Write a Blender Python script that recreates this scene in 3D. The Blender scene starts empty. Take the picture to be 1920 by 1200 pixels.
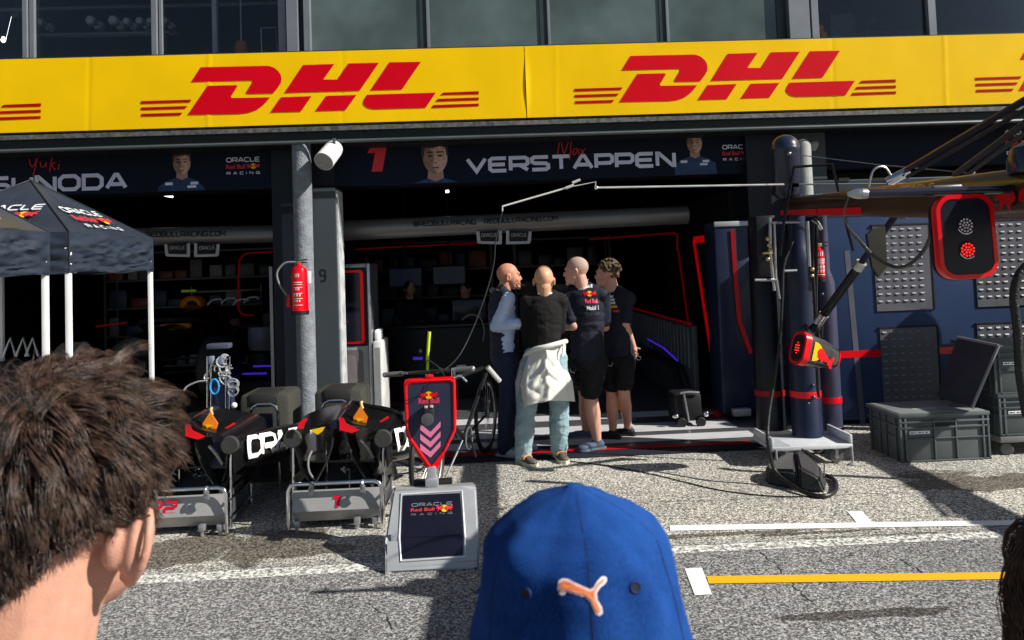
import bpy, bmesh, math, random
from mathutils import Vector, Matrix, noise
random.seed(7)
R = math.radians
# ---------------------------------------------------------------- camera, sky, sun, exposure
scn = bpy.context.scene
F = 1387.0; CZ = 1.72; PPY = 440.0
YAW, ROLL, PITCH = R(2.15), R(2.1), R(2.48)
_f = Vector((math.sin(YAW)*math.cos(PITCH), math.cos(YAW)*math.cos(PITCH), math.sin(PITCH)))
_r0 = Vector((math.cos(YAW), -math.sin(YAW), 0)); _u0 = _r0.cross(_f)
_r = _r0*math.cos(ROLL) - _u0*math.sin(ROLL); _u = _u0*math.cos(ROLL) + _r0*math.sin(ROLL)
cd = bpy.data.cameras.new('camera'); cam = bpy.data.objects.new('camera', cd); scn.collection.objects.link(cam)
cam.matrix_world = Matrix(((_r.x,_u.x,-_f.x,0),(_r.y,_u.y,-_f.y,0),(_r.z,_u.z,-_f.z,CZ),(0,0,0,1)))
cd.lens = F/1920*36; cd.sensor_width = 36; cd.shift_y = -(600-PPY)/1920; cd.clip_start = .05; cd.clip_end = 2000
cd.dof.use_dof = True; cd.dof.focus_distance = 6.4; cd.dof.aperture_fstop = 11
scn.camera = cam
SUN = Vector((1.3,-.5,1.0)).normalized()
el = math.asin(SUN.z); az = math.atan2(SUN.x, SUN.y)
w = bpy.data.worlds.new('World'); scn.world = w; w.use_nodes = True
wn = w.node_tree; bg = wn.nodes['Background']; sk = wn.nodes.new('ShaderNodeTexSky'); sk.sky_type = 'NISHITA'
sk.sun_disc = False; sk.sun_elevation = el; sk.sun_rotation = az; sk.air_density = 1.0; sk.dust_density = .6
wn.links.new(sk.outputs[0], bg.inputs[0]); bg.inputs[1].default_value = .05
sl = bpy.data.lights.new('sun','SUN'); sl.energy = 5.0; sl.angle = R(.5); sl.color = (1,.955,.88)
so = bpy.data.objects.new('sun', sl); scn.collection.objects.link(so); so.rotation_euler = SUN.to_track_quat('Z','Y').to_euler()
so.location = (4,-3,8)
scn.view_settings.view_transform = 'Standard'; scn.view_settings.look = 'None'; scn.view_settings.gamma = 1
scn.view_settings.exposure = .5
# ---------------------------------------------------------------- pixel to place
def ray(px,py): return _f + _r*((px-960)/F) + _u*((PPY-py)/F)
def at(px,py,Y):
    d = ray(px,py); t = Y/d.y; return Vector((0,0,CZ)) + d*t
def atX(px,py,X):
    d = ray(px,py); t = X/d.x; return Vector((0,0,CZ)) + d*t
def gr(px,py,z=0.0):
    d = ray(px,py); t = (z-CZ)/d.z; return Vector((0,0,CZ)) + d*t
def V(*a): return Vector(a)
# ---------------------------------------------------------------- materials
_m = {}
def M(name, col=(.5,.5,.5), rough=.5, metal=0, var=.12, vs=6, bump=0, bs=80, coat=0, emis=0, trans=0, sss=0, spec=.3, sheen=0, ecol=None):
    if name in _m: return _m[name]
    m = bpy.data.materials.new(name); m.use_nodes = True; nt = m.node_tree; b = nt.nodes['Principled BSDF']
    b.inputs['Roughness'].default_value = rough; b.inputs['Metallic'].default_value = metal
    b.inputs['Coat Weight'].default_value = coat; b.inputs['Specular IOR Level'].default_value = spec
    b.inputs['Transmission Weight'].default_value = trans; b.inputs['Sheen Weight'].default_value = sheen
    if sss: b.inputs['Subsurface Weight'].default_value = sss; b.inputs['Subsurface Radius'].default_value = (.012,.004,.002)
    if emis:
        b.inputs['Emission Color'].default_value = (*(ecol or col),1); b.inputs['Emission Strength'].default_value = emis
    tc = nt.nodes.new('ShaderNodeTexCoord')
    n = nt.nodes.new('ShaderNodeTexNoise'); n.inputs['Scale'].default_value = vs; n.inputs['Detail'].default_value = 6
    nt.links.new(tc.outputs['Object'], n.inputs['Vector'])
    mr = nt.nodes.new('ShaderNodeMapRange'); mr.inputs[1].default_value=.3; mr.inputs[2].default_value=.7
    mr.inputs[3].default_value = 1-var; mr.inputs[4].default_value = 1+var
    nt.links.new(n.outputs[0], mr.inputs[0])
    vm = nt.nodes.new('ShaderNodeVectorMath'); vm.operation='SCALE'; vm.inputs[0].default_value = col
    nt.links.new(mr.outputs[0], vm.inputs['Scale']); nt.links.new(vm.outputs[0], b.inputs['Base Color'])
    mr2 = nt.nodes.new('ShaderNodeMapRange'); mr2.inputs[3].default_value = max(0.02,rough*.8); mr2.inputs[4].default_value = min(1,rough*1.2)
    nt.links.new(n.outputs[0], mr2.inputs[0]); nt.links.new(mr2.outputs[0], b.inputs['Roughness'])
    if bump:
        n2 = nt.nodes.new('ShaderNodeTexNoise'); n2.inputs['Scale'].default_value = bs; n2.inputs['Detail'].default_value = 4
        nt.links.new(tc.outputs['Object'], n2.inputs['Vector'])
        bp = nt.nodes.new('ShaderNodeBump'); bp.inputs['Strength'].default_value = bump; bp.inputs['Distance'].default_value = .01
        nt.links.new(n2.outputs[0], bp.inputs['Height']); nt.links.new(bp.outputs[0], b.inputs['Normal'])
    _m[name] = m; return m
yellow = M('yellow vinyl',(.88,.54,.0),.45,var=.06,vs=1.3,bump=.3,bs=2.2,spec=.12)
logored = M('red vinyl',(.62,.0,.010),.5,var=.05,vs=2,spec=.1)
striped = M('dark red vinyl',(.42,.0,.001),.5,var=.04,spec=.1)
navyban = M('navy banner',(.003,.007,.019),.6,var=.2,vs=2,bump=.2,bs=3,spec=.15)
white = M('white paint',(.8,.8,.8),.5,var=.05)
offwhite = M('pale print',(.66,.69,.84),.5,var=.05)
redprint = M('red print',(.62,.03,.04),.5,var=.06)
redpaint = M('red enamel',(.75,.0,.008),.35,var=.05,coat=.3)
black = M('black matt',(.008,.008,.009),.6,var=.3)
blackrub = M('black rubber',(.012,.012,.012),.5,var=.2,bump=.2)
carbon = M('carbon fibre',(.006,.006,.007),.22,var=.3,vs=30,coat=.3)
navy = M('navy paint',(.011,.017,.045),.4,var=.12,coat=.1)
navydark = M('dark navy steel',(.004,.007,.014),.5,var=.2)
bluewall = M('blue painted panel',(.020,.044,.115),.45,var=.1,vs=2)
steelgrey = M('grey painted steel',(.07,.085,.095),.55,var=.12,vs=3,bump=.1)
pilaster = M('slate grey panel',(.042,.054,.062),.6,var=.08,vs=2)
roughgrey = M('rough grey render',(.19,.212,.235),.8,var=.22,vs=14,bump=1,bs=60)
alu = M('brushed aluminium',(.45,.46,.48),.32,.85,var=.08,vs=20)
alumatt = M('silver sheet',(.4,.41,.42),.42,.35,var=.07,vs=5)
chrome = M('chrome',(.75,.76,.78),.12,1,var=.05)
greyplast = M('grey plastic',(.09,.105,.108),.5,var=.12,vs=5,bump=.1)
darkplast = M('dark grey plastic',(.035,.036,.05),.5,var=.15)
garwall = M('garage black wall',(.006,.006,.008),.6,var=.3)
neon = M('red light strip',(.5,.0,.0),.4,emis=.16,ecol=(1,.0,.01))
neondim = M('dim red strip',(.2,.0,.003),.4,emis=.035,ecol=(1,.0,.02))
violet = M('violet lamp',(.1,.05,.6),.4,emis=.22,ecol=(.12,.03,1))
lampw = M('lamp tube',(.9,.9,.9),.4,emis=3,ecol=(1,.98,.92))
lampdim = M('far lamp',(.8,.8,.8),.4,emis=.8,ecol=(1,.98,.92))
glassy = M('pale blinded glass',(.085,.115,.11),.12,var=.35,vs=1.6,coat=.6)
yellowp = M('yellow print',(.85,.5,.0),.45,var=.05)
orange = M('orange paint',(.8,.22,.01),.4,var=.1)
lime = M('lime plastic',(.55,.7,.03),.4)
skin1 = M('tanned skin',(.55,.24,.15),.45,var=.1,vs=30,sss=.12,bump=.12,bs=250)
skin2 = M('fair skin',(.62,.34,.24),.45,var=.08,vs=30,sss=.12,bump=.12,bs=250)
skin3 = M('pale skin',(.58,.32,.24),.5,var=.08,vs=30,sss=.12,bump=.12,bs=250)
tentm = M('navy tent fabric',(.028,.038,.055),.33,var=.15,vs=5)
tentm2 = M('white tent print',(.7,.72,.76),.5)
# ---------------------------------------------------------------- object helpers
C = scn.collection
def tag(o,label=None,cat=None,group=None,kind=None):
    if label: o['label']=label
    if cat: o['category']=cat
    if group: o['group']=group
    if kind: o['kind']=kind
    return o
def thing(name,label,cat,loc=(0,0,0),group=None):
    o = bpy.data.objects.new(name,None); o.location = loc; o.empty_display_size=.1; C.objects.link(o)
    return tag(o,label,cat,group)
def link(name, me, mat, parent=None, smooth=True, ang=35):
    if mat is not None:
        me.materials.clear()
        for mm in (mat if isinstance(mat,(list,tuple)) else [mat]): me.materials.append(mm)
    o = bpy.data.objects.new(name, me); C.objects.link(o)
    if smooth:
        for p in me.polygons: p.use_smooth = True
        if ang: me.set_sharp_from_angle(angle=R(ang))
    if parent is not None:
        o.parent = parent
        if parent.type=='EMPTY': o.matrix_parent_inverse = Matrix.Translation(-Vector(parent.location))
    return o
def frame(d):
    d = d.normalized(); a = Vector((0,0,1)) if abs(d.z)<.9 else Vector((1,0,0))
    x = d.cross(a).normalized(); return x, d.cross(x).normalized()
class MB:
    def __init__(s): s.v=[]; s.f=[]; s.mi=[]; s.m=0
    def add(s,vs,fs):
        k=len(s.v); s.v+= [tuple(v) for v in vs]; s.f+=[tuple(i+k for i in f) for f in fs]; s.mi+=[s.m]*len(fs); return s
    def box(s,a,b,c=.0):
        x0,x1=sorted((a[0],b[0])); y0,y1=sorted((a[1],b[1])); z0,z1=sorted((a[2],b[2]))
        c=min(c,(x1-x0)*.45,(y1-y0)*.45,(z1-z0)*.45)
        if c<=0:
            return s.add([(x0,y0,z0),(x1,y0,z0),(x1,y1,z0),(x0,y1,z0),(x0,y0,z1),(x1,y0,z1),(x1,y1,z1),(x0,y1,z1)],
              [(0,3,2,1),(4,5,6,7),(0,1,5,4),(1,2,6,5),(2,3,7,6),(3,0,4,7)])
        bm=bmesh.new(); bmesh.ops.create_cube(bm,size=1)
        for v in bm.verts: v.co=Vector(((x0+x1)/2+v.co.x*(x1-x0),(y0+y1)/2+v.co.y*(y1-y0),(z0+z1)/2+v.co.z*(z1-z0)))
        bmesh.ops.bevel(bm,geom=bm.edges[:],offset=c,segments=2,affect='EDGES',profile=.5)
        return s.bm(bm)
    def bm(s,bm,mat=None):
        if mat is not None: bm.transform(mat)
        bm.verts.index_update(); s.add([v.co[:] for v in bm.verts],[[v.index for v in f.verts] for f in bm.faces]); bm.free(); return s
    def obox(s,c,ax,ay,az,bev=0):   # oriented box: centre + three half-axis vectors
        b=MB().box((-1,-1,-1),(1,1,1),0)
        if bev:
            L=[Vector(a).length for a in (ax,ay,az)]; b=MB().box((-L[0],-L[1],-L[2]),(L[0],L[1],L[2]),bev)
            ax,ay,az=[Vector(a).normalized() for a in (ax,ay,az)]
        c,ax,ay,az=Vector(c),Vector(ax),Vector(ay),Vector(az)
        return s.add([c+ax*p[0]+ay*p[1]+az*p[2] for p in b.v], b.f)
    def tube(s,pts,r,n=10,caps=True,closed=False):
        pts=[Vector(p) for p in pts]; m=len(pts); rs=r if isinstance(r,(list,tuple)) else [r]*m
        vs=[]; px=None
        for i,p in enumerate(pts):
            if closed: d=pts[(i+1)%m]-pts[i-1]
            elif i==0: d=pts[1]-p
            elif i==m-1: d=p-pts[i-1]
            else: d=(pts[i+1]-p).normalized()+(p-pts[i-1]).normalized()
            if d.length<1e-9: d=Vector((0,0,1))
            d.normalize()
            if px is None: px,_=frame(d)
            px=(px-d*px.dot(d)).normalized(); py=d.cross(px)
            for k in range(n):
                a=2*math.pi*k/n; vs.append(p+(px*math.cos(a)+py*math.sin(a))*rs[i])
        fs=[]
        for i in range(m if closed else m-1):
            j=(i+1)%m
            for k in range(n): fs.append((i*n+k,i*n+(k+1)%n,j*n+(k+1)%n,j*n+k))
        if caps and not closed: fs.append(tuple(range(n))[::-1]); fs.append(tuple(range((m-1)*n,m*n)))
        return s.add(vs,fs)
    def lathe(s,c,prof,n=24,axis=(0,0,1)):    # prof: (radius, height)
        c=Vector(c); ax=Vector(axis).normalized(); x,y=frame(ax); vs=[]; m=len(prof)
        for r,h in prof:
            for k in range(n):
                a=2*math.pi*k/n; vs.append(c+ax*h+(x*math.cos(a)+y*math.sin(a))*max(r,1e-4))
        fs=[(i*n+k,i*n+(k+1)%n,(i+1)*n+(k+1)%n,(i+1)*n+k) for i in range(m-1) for k in range(n)]
        fs+= [tuple(range(n))[::-1], tuple(range((m-1)*n,m*n))]
        return s.add(vs,fs)
    def prism(s,pts,off):         # closed polygon of points swept by vector off
        pts=[Vector(p) for p in pts]; off=Vector(off); n=len(pts)
        return s.add(pts+[p+off for p in pts],[tuple(range(n)),tuple(range(n,2*n))[::-1]]+[(i,(i+1)%n,(i+1)%n+n,i+n) for i in range(n)])
    def face(s,pts): return s.add(pts,[tuple(range(len(pts)))])
    def sphere(s,c,r,n=12,sc=(1,1,1)):
        bm=bmesh.new(); bmesh.ops.create_uvsphere(bm,u_segments=n*2,v_segments=n,radius=r)
        for v in bm.verts: v.co=Vector(c)+Vector((v.co.x*sc[0],v.co.y*sc[1],v.co.z*sc[2]))
        return s.bm(bm)
    def grid(s,fn,nu,nv,close_u=False):
        vs=[fn(i/(nu if close_u else nu-1),j/(nv-1)) for j in range(nv) for i in range(nu)]
        fs=[]
        for j in range(nv-1):
            for i in range(nu if close_u else nu-1):
                k=(i+1)%nu; fs.append((j*nu+i,j*nu+k,(j+1)*nu+k,(j+1)*nu+i))
        return s.add(vs,fs)
    def mesh(s,name='m'):
        me=bpy.data.meshes.new(name); me.from_pydata(s.v,[],s.f)
        for p,i in zip(me.polygons,s.mi): p.material_index=i
        bm=bmesh.new(); bm.from_mesh(me); bmesh.ops.recalc_face_normals(bm,faces=bm.faces); bm.to_mesh(me); bm.free(); me.update(); return me
    def build(s,name,mat,parent=None,smooth=True,ang=35):
        me=bpy.data.meshes.new(name); me.from_pydata(s.v,[],s.f)
        ms=mat if isinstance(mat,(list,tuple)) else [mat]
        for mm in ms: me.materials.append(mm)
        me.polygons.foreach_set('material_index',s.mi)
        bm=bmesh.new(); bm.from_mesh(me); bmesh.ops.recalc_face_normals(bm,faces=bm.faces); bm.to_mesh(me); bm.free(); me.update()
        return link(name,me,None,parent,smooth,ang)
def solidify(me,t):
    o=bpy.data.objects.new('t',me); C.objects.link(o); md=o.modifiers.new('s','SOLIDIFY'); md.thickness=t; md.offset=0
    return bake(o)
def bake(o):
    dg=bpy.context.evaluated_depsgraph_get(); dg.update(); me=bpy.data.meshes.new_from_object(o.evaluated_get(dg)); bpy.data.objects.remove(o); return me
def dup(root,loc=None,rz=None,**kw):
    r=root.copy(); C.objects.link(r)
    def rec(a,b):
        for ch in list(a.children):
            if ch.get('_skip'): continue
            c=ch.copy(); C.objects.link(c); mpi=ch.matrix_parent_inverse.copy(); c.parent=b; c.matrix_parent_inverse=mpi; rec(ch,c)
    rec(root,r)
    if loc is not None: r.location=loc
    if rz is not None: r.rotation_euler.z=rz
    tag(r,**kw); return r
# polygons traced in the facade plane at distance Y
def poly(mb,pts,Y,t=.003):
    mb.prism([at(x,y,Y) for x,y in pts],(0,-t,0))
# ---------------------------------------------------------------- lettering
def octo(c=.2): return [(c,0),(1-c,0),(1,c*1.2),(1,1-c*1.2),(1-c,1),(c,1),(0,1-c*1.2),(0,c*1.2)]
GL={'A':(1.05,[[(0,0),(.44,1),(.58,1),(1,0)],[(.2,.28),(.82,.28)]]),
'B':(1,[[(0,0),(.85,0),(1,.14),(1,.38),(.86,.51),(.96,.64),(.96,.86),(.82,1),(0,1),'c'],[(0,.51),(.86,.51)]]),
'C':(1,[[(1,1),(.2,1),(0,.78),(0,.22),(.2,0),(1,0)]]),
'D':(1,[[(0,0),(.78,0),(1,.24),(1,.76),(.78,1),(0,1),'c']]),
'E':(.95,[[(1,1),(.15,1),(0,.85),(0,.15),(.15,0),(1,0)],[(0,.5),(.92,.5)]]),
'G':(1,[[(1,1),(.2,1),(0,.78),(0,.22),(.2,0),(1,0),(1,.48),(.5,.48)]]),
'I':(.05,[[(0,0),(0,1)]]),
'L':(.8,[[(0,1),(0,.15),(.15,0),(1,0)]]),
'M':(1.15,[[(0,0),(0,1),(.5,.35),(1,1),(1,0)]]),
'N':(1,[[(0,0),(0,1),(.1,1),(.9,0),(1,0),(1,1)]]),
'O':(1.05,[octo()+['c']]),
'P':(.95,[[(0,0),(0,1),(.85,1),(1,.86),(1,.5),(.85,.36),(0,.36)]]),
'R':(1,[[(0,0),(0,1),(.85,1),(1,.88),(1,.52),(.85,.4),(0,.4)],[(.55,.4),(1,0)]]),
'S':(.95,[[(1,1),(.15,1),(0,.88),(0,.64),(.15,.52),(.85,.48),(1,.36),(1,.12),(.85,0),(0,0)]]),
'T':(1,[[(0,1),(1,1)],[(.5,1),(.5,0)]]),
'U':(1,[[(0,1),(0,.22),(.18,0),(.82,0),(1,.22),(1,1)]]),
'V':(1.05,[[(0,1),(.5,0),(1,1)]]),
'.':(.1,[[(0,0),(0,.08)]]),
'@':(1.1,[octo()+['c'],[(.7,.7),(.3,.7),(.3,.3),(.7,.3),(.7,.7)]]),
'1':(.35,[[(0,.8),(.9,1),(.9,0)]]),
'2':(.8,[[(0,.98),(.85,.98),(1,.85),(1,.6),(.85,.5),(.15,.5),(0,.4),(0,.02),(1,.02)]]),
'9':(.7,[[(1,.5),(.15,.5),(0,.62),(0,.88),(.15,1),(.85,1),(1,.88),(1,.12),(.85,0),(.05,0)]]),
' ':(.45,[])}
def stext(mb,txt,fn,w,h,st,gap=.3,slant=0,lift=None):
    """strokes letters; fn(u,v) maps running text units (metres) to world; w,h letter size, st stroke width"""
    x=0
    for ch in txt:
        gw,ls=GL[ch]; gw*=w
        for li,l in enumerate(ls):
            k0=len(mb.v)
            cl=l[-1]=='c'; p=[Vector((x+a*gw+b*h*slant,b*h)) for a,b in (l[:-1] if cl else l)]
            n=len(p); L=[]; Rr=[]
            for i in range(n):
                a=p[i-1] if (i>0 or cl) else None; b=p[(i+1)%n] if (i<n-1 or cl) else None
                d1=(p[i]-a).normalized() if a is not None else None; d2=(b-p[i]).normalized() if b is not None else None
                if d1 is None: nn=Vector((-d2.y,d2.x)); k=1
                elif d2 is None: nn=Vector((-d1.y,d1.x)); k=1
                else:
                    m=(d1+d2); m=m.normalized() if m.length>1e-6 else d1; nn=Vector((-m.y,m.x)); k=1/max(.45,abs(m.dot(d1)))
                L.append(p[i]+nn*st/2*k); Rr.append(p[i]-nn*st/2*k)
            for i in range(n if cl else n-1):
                j=(i+1)%n; mb.face([fn(*L[i]),fn(*Rr[i]),fn(*Rr[j]),fn(*L[j])])
            if lift is not None: mb.v[k0:]=[tuple(Vector(q)+lift*(li+.35*(((a-k0)//4)%2))) for a,q in enumerate(mb.v[k0:],k0)]
        x+=gw+w*gap
    return x
def twidth(txt,w,gap): return sum(GL[c][0]*w for c in txt)+w*gap*(len(txt)-1)
def fit(mb,txt,p0,p1,up,h,st,gap=.3,slant=0,off=V(0,0,0)):
    """text between world points p0 (baseline left) and p1 (baseline right)"""
    d=p1-p0; L=d.length; d=d/L; up=up.normalized()
    w=L/twidth(txt,1,gap)
    stext(mb,txt,lambda u,v:p0+d*u+up*v+off,w,h,st,gap,slant,lift=(off.normalized() if off.length>0 else V(0,-1,0))*.0006)
_fc={}
def ftext(mb,txt,p0,p1,up,hscale=1.0,off=V(0,0,0),bold=.0,shear=0):
    key=(txt,bold,shear)
    if key not in _fc:
        cu=bpy.data.curves.new('t','FONT'); cu.body=txt; cu.size=1; cu.offset=bold; cu.resolution_u=3; cu.shear=shear
        o=bpy.data.objects.new('t',cu); C.objects.link(o); me=bake(o)
        _fc[key]=([v.co.copy() for v in me.vertices],[tuple(p.vertices) for p in me.polygons])
    vs,fs=_fc[key]; x0=min(v.x for v in vs); x1=max(v.x for v in vs)
    d=p1-p0; k=d.length/(x1-x0); d=d.normalized(); up=up.normalized()
    mb.add([p0+d*((v.x-x0)*k)+up*(v.y*k*hscale)+off for v in vs],fs)
def bullmark(mbs,c,d,up,s,off):
    """two facing bulls on a yellow disc: mbs = (red, yellow) builders, s = half width"""
    r,y=mbs
    y.face([c+d*(s*.42*math.cos(a))+up*(s*.40*math.sin(a))+off for a in [i*math.pi/10 for i in range(20)]])
    P=[(.05,.02),(.12,.22),(.22,.28),(.4,.30),(.55,.22),(.72,.26),(.86,.40),(.95,.42),(.9,.28),(.82,.16),(.98,.02),(.9,-.06),(.76,.0),(.72,-.2),(.84,-.34),(.7,-.34),(.6,-.16),(.48,-.12),(.42,-.28),(.28,-.36),(.32,-.2),(.2,-.1),(.1,-.08)]
    for sg in (-1,1): r.face([c+d*(s*sg*a)+up*(s*.85*b)+off*1.6 for a,b in P])
def teamlogo(parent,c,d,up,wid,off,scale=1.0,wmat=None,dim=False,sq=.85):
    """ORACLE / Red Bull / RACING stack centred on c; wid = width"""
    a=MB(); r=MB(); y=MB(); h=wid*.14*sq; up=up.normalized()
    fit(a,'ORACLE',c-d*wid*.48+up*wid*.17*sq,c+d*wid*.48+up*wid*.17*sq,up,h,wid*.032*max(.6,sq),.28,off=off)
    fit(a,'RACING',c-d*wid*.48-up*wid*.27*sq,c+d*wid*.48-up*wid*.27*sq,up,h*.55,wid*.02*max(.5,sq),.95,off=off)
    ftext(r,'Red Bull',c-d*wid*.5-up*wid*.075*sq,c+d*wid*.06-up*wid*.075*sq,up,1.25*sq,off=off,bold=.02)
    bullmark((r,y),c+d*wid*.3+up*wid*.0,d,up,wid*.21,off)
    a.build('lettering',wmat or offwhite,parent,False); r.build('lettering',redprint,parent,False); y.build('emblem_disc',yellowp,parent,False)
# ---------------------------------------------------------------- organic shapes
def caps(mb,p0,p1,r0,r1,n=14):
    p0,p1=Vector(p0),Vector(p1); d=(p1-p0); L=d.length
    if L<1e-6: mb.sphere(p0,r0,8); return
    prof=[(r0*math.sin(t),-r0*math.cos(t)) for t in (.15,.5,.9,1.3)]+[(r0,0),(r1,L)]+[(r1*math.cos(t),L+r1*math.sin(t)) for t in (.3,.7,1.1,1.42)]
    mb.lathe(p0,prof,n,d)
def blob(prims,vox=.009,smooth=4,wr=0,ws=14,seed=0,k=.5):
    mb=MB()
    for p in prims:
        if p[0]=='c': caps(mb,*p[1:])
        else:
            _,c,rad,rot=p
            bm=bmesh.new(); bmesh.ops.create_uvsphere(bm,u_segments=24,v_segments=14,radius=1)
            m=Matrix.Translation(Vector(c))@rot.to_4x4()@Matrix.Diagonal((*rad,1)); mb.bm(bm,m)
    me=mb.mesh(); o=bpy.data.objects.new('b',me); C.objects.link(o)
    r=o.modifiers.new('r','REMESH'); r.mode='VOXEL'; r.voxel_size=vox; r.use_smooth_shade=True
    s=o.modifiers.new('s','SMOOTH'); s.iterations=smooth; s.factor=k
    me=bake(o)
    if wr:
        cs=[]
        for v in me.vertices:
            q=v.co*ws+Vector((seed*7.1,seed*3.3,0)); q=Vector((q.x,q.y,q.z*1.5))
            f=noise.noise(q)*.6+ (1-abs(noise.noise(q*1.7+Vector((3,1,7)))*2))*.5-.3
            cs.append(v.co+v.normal*f*wr)
        for v,c in zip(me.vertices,cs): v.co=c
    return me
I3=Matrix.Identity(3)
def rz(a): return Matrix.Rotation(a,3,'Z')
# ================================================================ GROUND
def asphalt():
    m=bpy.data.materials.new('coarse asphalt'); m.use_nodes=True; nt=m.node_tree; b=nt.nodes['Principled BSDF']; N=nt.nodes.new; Lk=nt.links.new
    tc=N('ShaderNodeTexCoord')
    vo=N('ShaderNodeTexVoronoi'); vo.inputs['Scale'].default_value=112; vo.inputs['Randomness'].default_value=1; Lk(tc.outputs['Object'],vo.inputs['Vector'])
    sp=N('ShaderNodeSeparateColor'); Lk(vo.outputs['Color'],sp.inputs[0])
    cr=N('ShaderNodeValToRGB'); cr.color_ramp.elements[0].position=.12; cr.color_ramp.elements[0].color=(.07,.07,.07,1)
    cr.color_ramp.elements[1].position=.9; cr.color_ramp.elements[1].color=(.55,.54,.52,1)
    e=cr.color_ramp.elements.new(.45); e.color=(.19,.187,.182,1)
    Lk(sp.outputs[0],cr.inputs[0])
    n2=N('ShaderNodeTexNoise'); n2.inputs['Scale'].default_value=40; n2.inputs['Detail'].default_value=5; n2.inputs['Roughness'].default_value=.75; Lk(tc.outputs['Object'],n2.inputs['Vector'])
    mr=N('ShaderNodeMapRange'); mr.inputs[1].default_value=.32; mr.inputs[2].default_value=.68; mr.inputs[3].default_value=.5; mr.inputs[4].default_value=1.5; Lk(n2.outputs[0],mr.inputs[0])
    n3=N('ShaderNodeTexNoise'); n3.inputs['Scale'].default_value=.9; n3.inputs['Detail'].default_value=5; Lk(tc.outputs['Object'],n3.inputs['Vector'])
    mr3=N('ShaderNodeMapRange'); mr3.inputs[1].default_value=.3; mr3.inputs[2].default_value=.7; mr3.inputs[3].default_value=.68; mr3.inputs[4].default_value=.98; Lk(n3.outputs[0],mr3.inputs[0])
    # older, paler and browner lane beside the garages (beyond the worn line)
    sx=N('ShaderNodeSeparateXYZ'); Lk(tc.outputs['Object'],sx.inputs[0])
    ln=N('ShaderNodeMapRange'); ln.inputs[1].default_value=4.45; ln.inputs[2].default_value=4.6; Lk(sx.outputs[1],ln.inputs[0])
    ml=N('ShaderNodeMath'); ml.operation='MULTIPLY'; Lk(mr.outputs[0],ml.inputs[0]); Lk(mr3.outputs[0],ml.inputs[1])
    sc=N('ShaderNodeVectorMath'); sc.operation='SCALE'; Lk(cr.outputs[0],sc.inputs[0]); Lk(ml.outputs[0],sc.inputs['Scale'])
    ti=N('ShaderNodeMix'); ti.data_type='RGBA'; ti.blend_type='MULTIPLY'; ti.clamp_result=False; ti.inputs[7].default_value=(1.75,1.70,1.55,1); Lk(ln.outputs[0],ti.inputs[0]); Lk(sc.outputs[0],ti.inputs[6])
    # wet and oily patches that lie on the tarmac
    n4=N('ShaderNodeTexNoise'); n4.inputs['Scale'].default_value=3.2; n4.inputs['Detail'].default_value=6; n4.inputs['Roughness'].default_value=.62; Lk(tc.outputs['Object'],n4.inputs['Vector'])
    acc=None
    for (x,y,rx,ry) in STAINS:
        a=N('ShaderNodeVectorMath'); a.operation='SUBTRACT'; a.inputs[1].default_value=(x,y,0); Lk(tc.outputs['Object'],a.inputs[0])
        d=N('ShaderNodeVectorMath'); d.operation='DIVIDE'; d.inputs[1].default_value=(rx,ry,1); Lk(a.outputs[0],d.inputs[0])
        l=N('ShaderNodeVectorMath'); l.operation='LENGTH'; Lk(d.outputs[0],l.inputs[0])
        if acc is None: acc=l.outputs['Value']
        else:
            mn=N('ShaderNodeMath'); mn.operation='MINIMUM'; Lk(acc,mn.inputs[0]); Lk(l.outputs['Value'],mn.inputs[1]); acc=mn.outputs[0]
    ad=N('ShaderNodeMath'); ad.operation='MULTIPLY_ADD'; ad.inputs[1].default_value=2.4; Lk(n4.outputs[0],ad.inputs[0]); Lk(acc,ad.inputs[2])
    ms=N('ShaderNodeMapRange'); ms.inputs[1].default_value=2.05; ms.inputs[2].default_value=2.22; ms.inputs[3].default_value=1; ms.inputs[4].default_value=0; Lk(ad.outputs[0],ms.inputs[0])
    st=N('ShaderNodeMix'); st.data_type='RGBA'; st.blend_type='MULTIPLY'; st.inputs[7].default_value=(.38,.355,.33,1); Lk(ms.outputs[0],st.inputs[0]); Lk(ti.outputs[2],st.inputs[6])
    Lk(st.outputs[2],b.inputs['Base Color'])
    rr=N('ShaderNodeMapRange'); rr.inputs[3].default_value=.85; rr.inputs[4].default_value=.45; Lk(ms.outputs[0],rr.inputs[0]); Lk(rr.outputs[0],b.inputs['Roughness'])
    bp=N('ShaderNodeBump'); bp.inputs['Strength'].default_value=.9; bp.inputs['Distance'].default_value=.006; Lk(ml.outputs[0],bp.inputs['Height']); Lk(bp.outputs[0],b.inputs['Normal'])
    return m
def paintmat(name,col,wear,scale=22):
    m=bpy.data.materials.new(name); m.use_nodes=True; nt=m.node_tree; b=nt.nodes['Principled BSDF']; N=nt.nodes.new; Lk=nt.links.new
    tc=N('ShaderNodeTexCoord'); n=N('ShaderNodeTexNoise'); n.inputs['Scale'].default_value=scale; n.inputs['Detail'].default_value=8; n.inputs['Roughness'].default_value=.8; Lk(tc.outputs['Object'],n.inputs[0])
    cr=N('ShaderNodeMapRange'); cr.inputs[1].default_value=wear; cr.inputs[2].default_value=wear+.07; Lk(n.outputs[0],cr.inputs[0])
    b.inputs['Base Color'].default_value=(*col,1); b.inputs['Roughness'].default_value=.7
    tr=N('ShaderNodeBsdfTransparent'); mx=N('ShaderNodeMixShader'); Lk(cr.outputs[0],mx.inputs[0]); Lk(tr.outputs[0],mx.inputs[1]); Lk(b.outputs[0],mx.inputs[2])
    Lk(mx.outputs[0],nt.nodes['Material Output'].inputs[0]); return m
def g2(px,py): p=gr(px,py); return (p.x,p.y)
STAINS=[]
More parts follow.
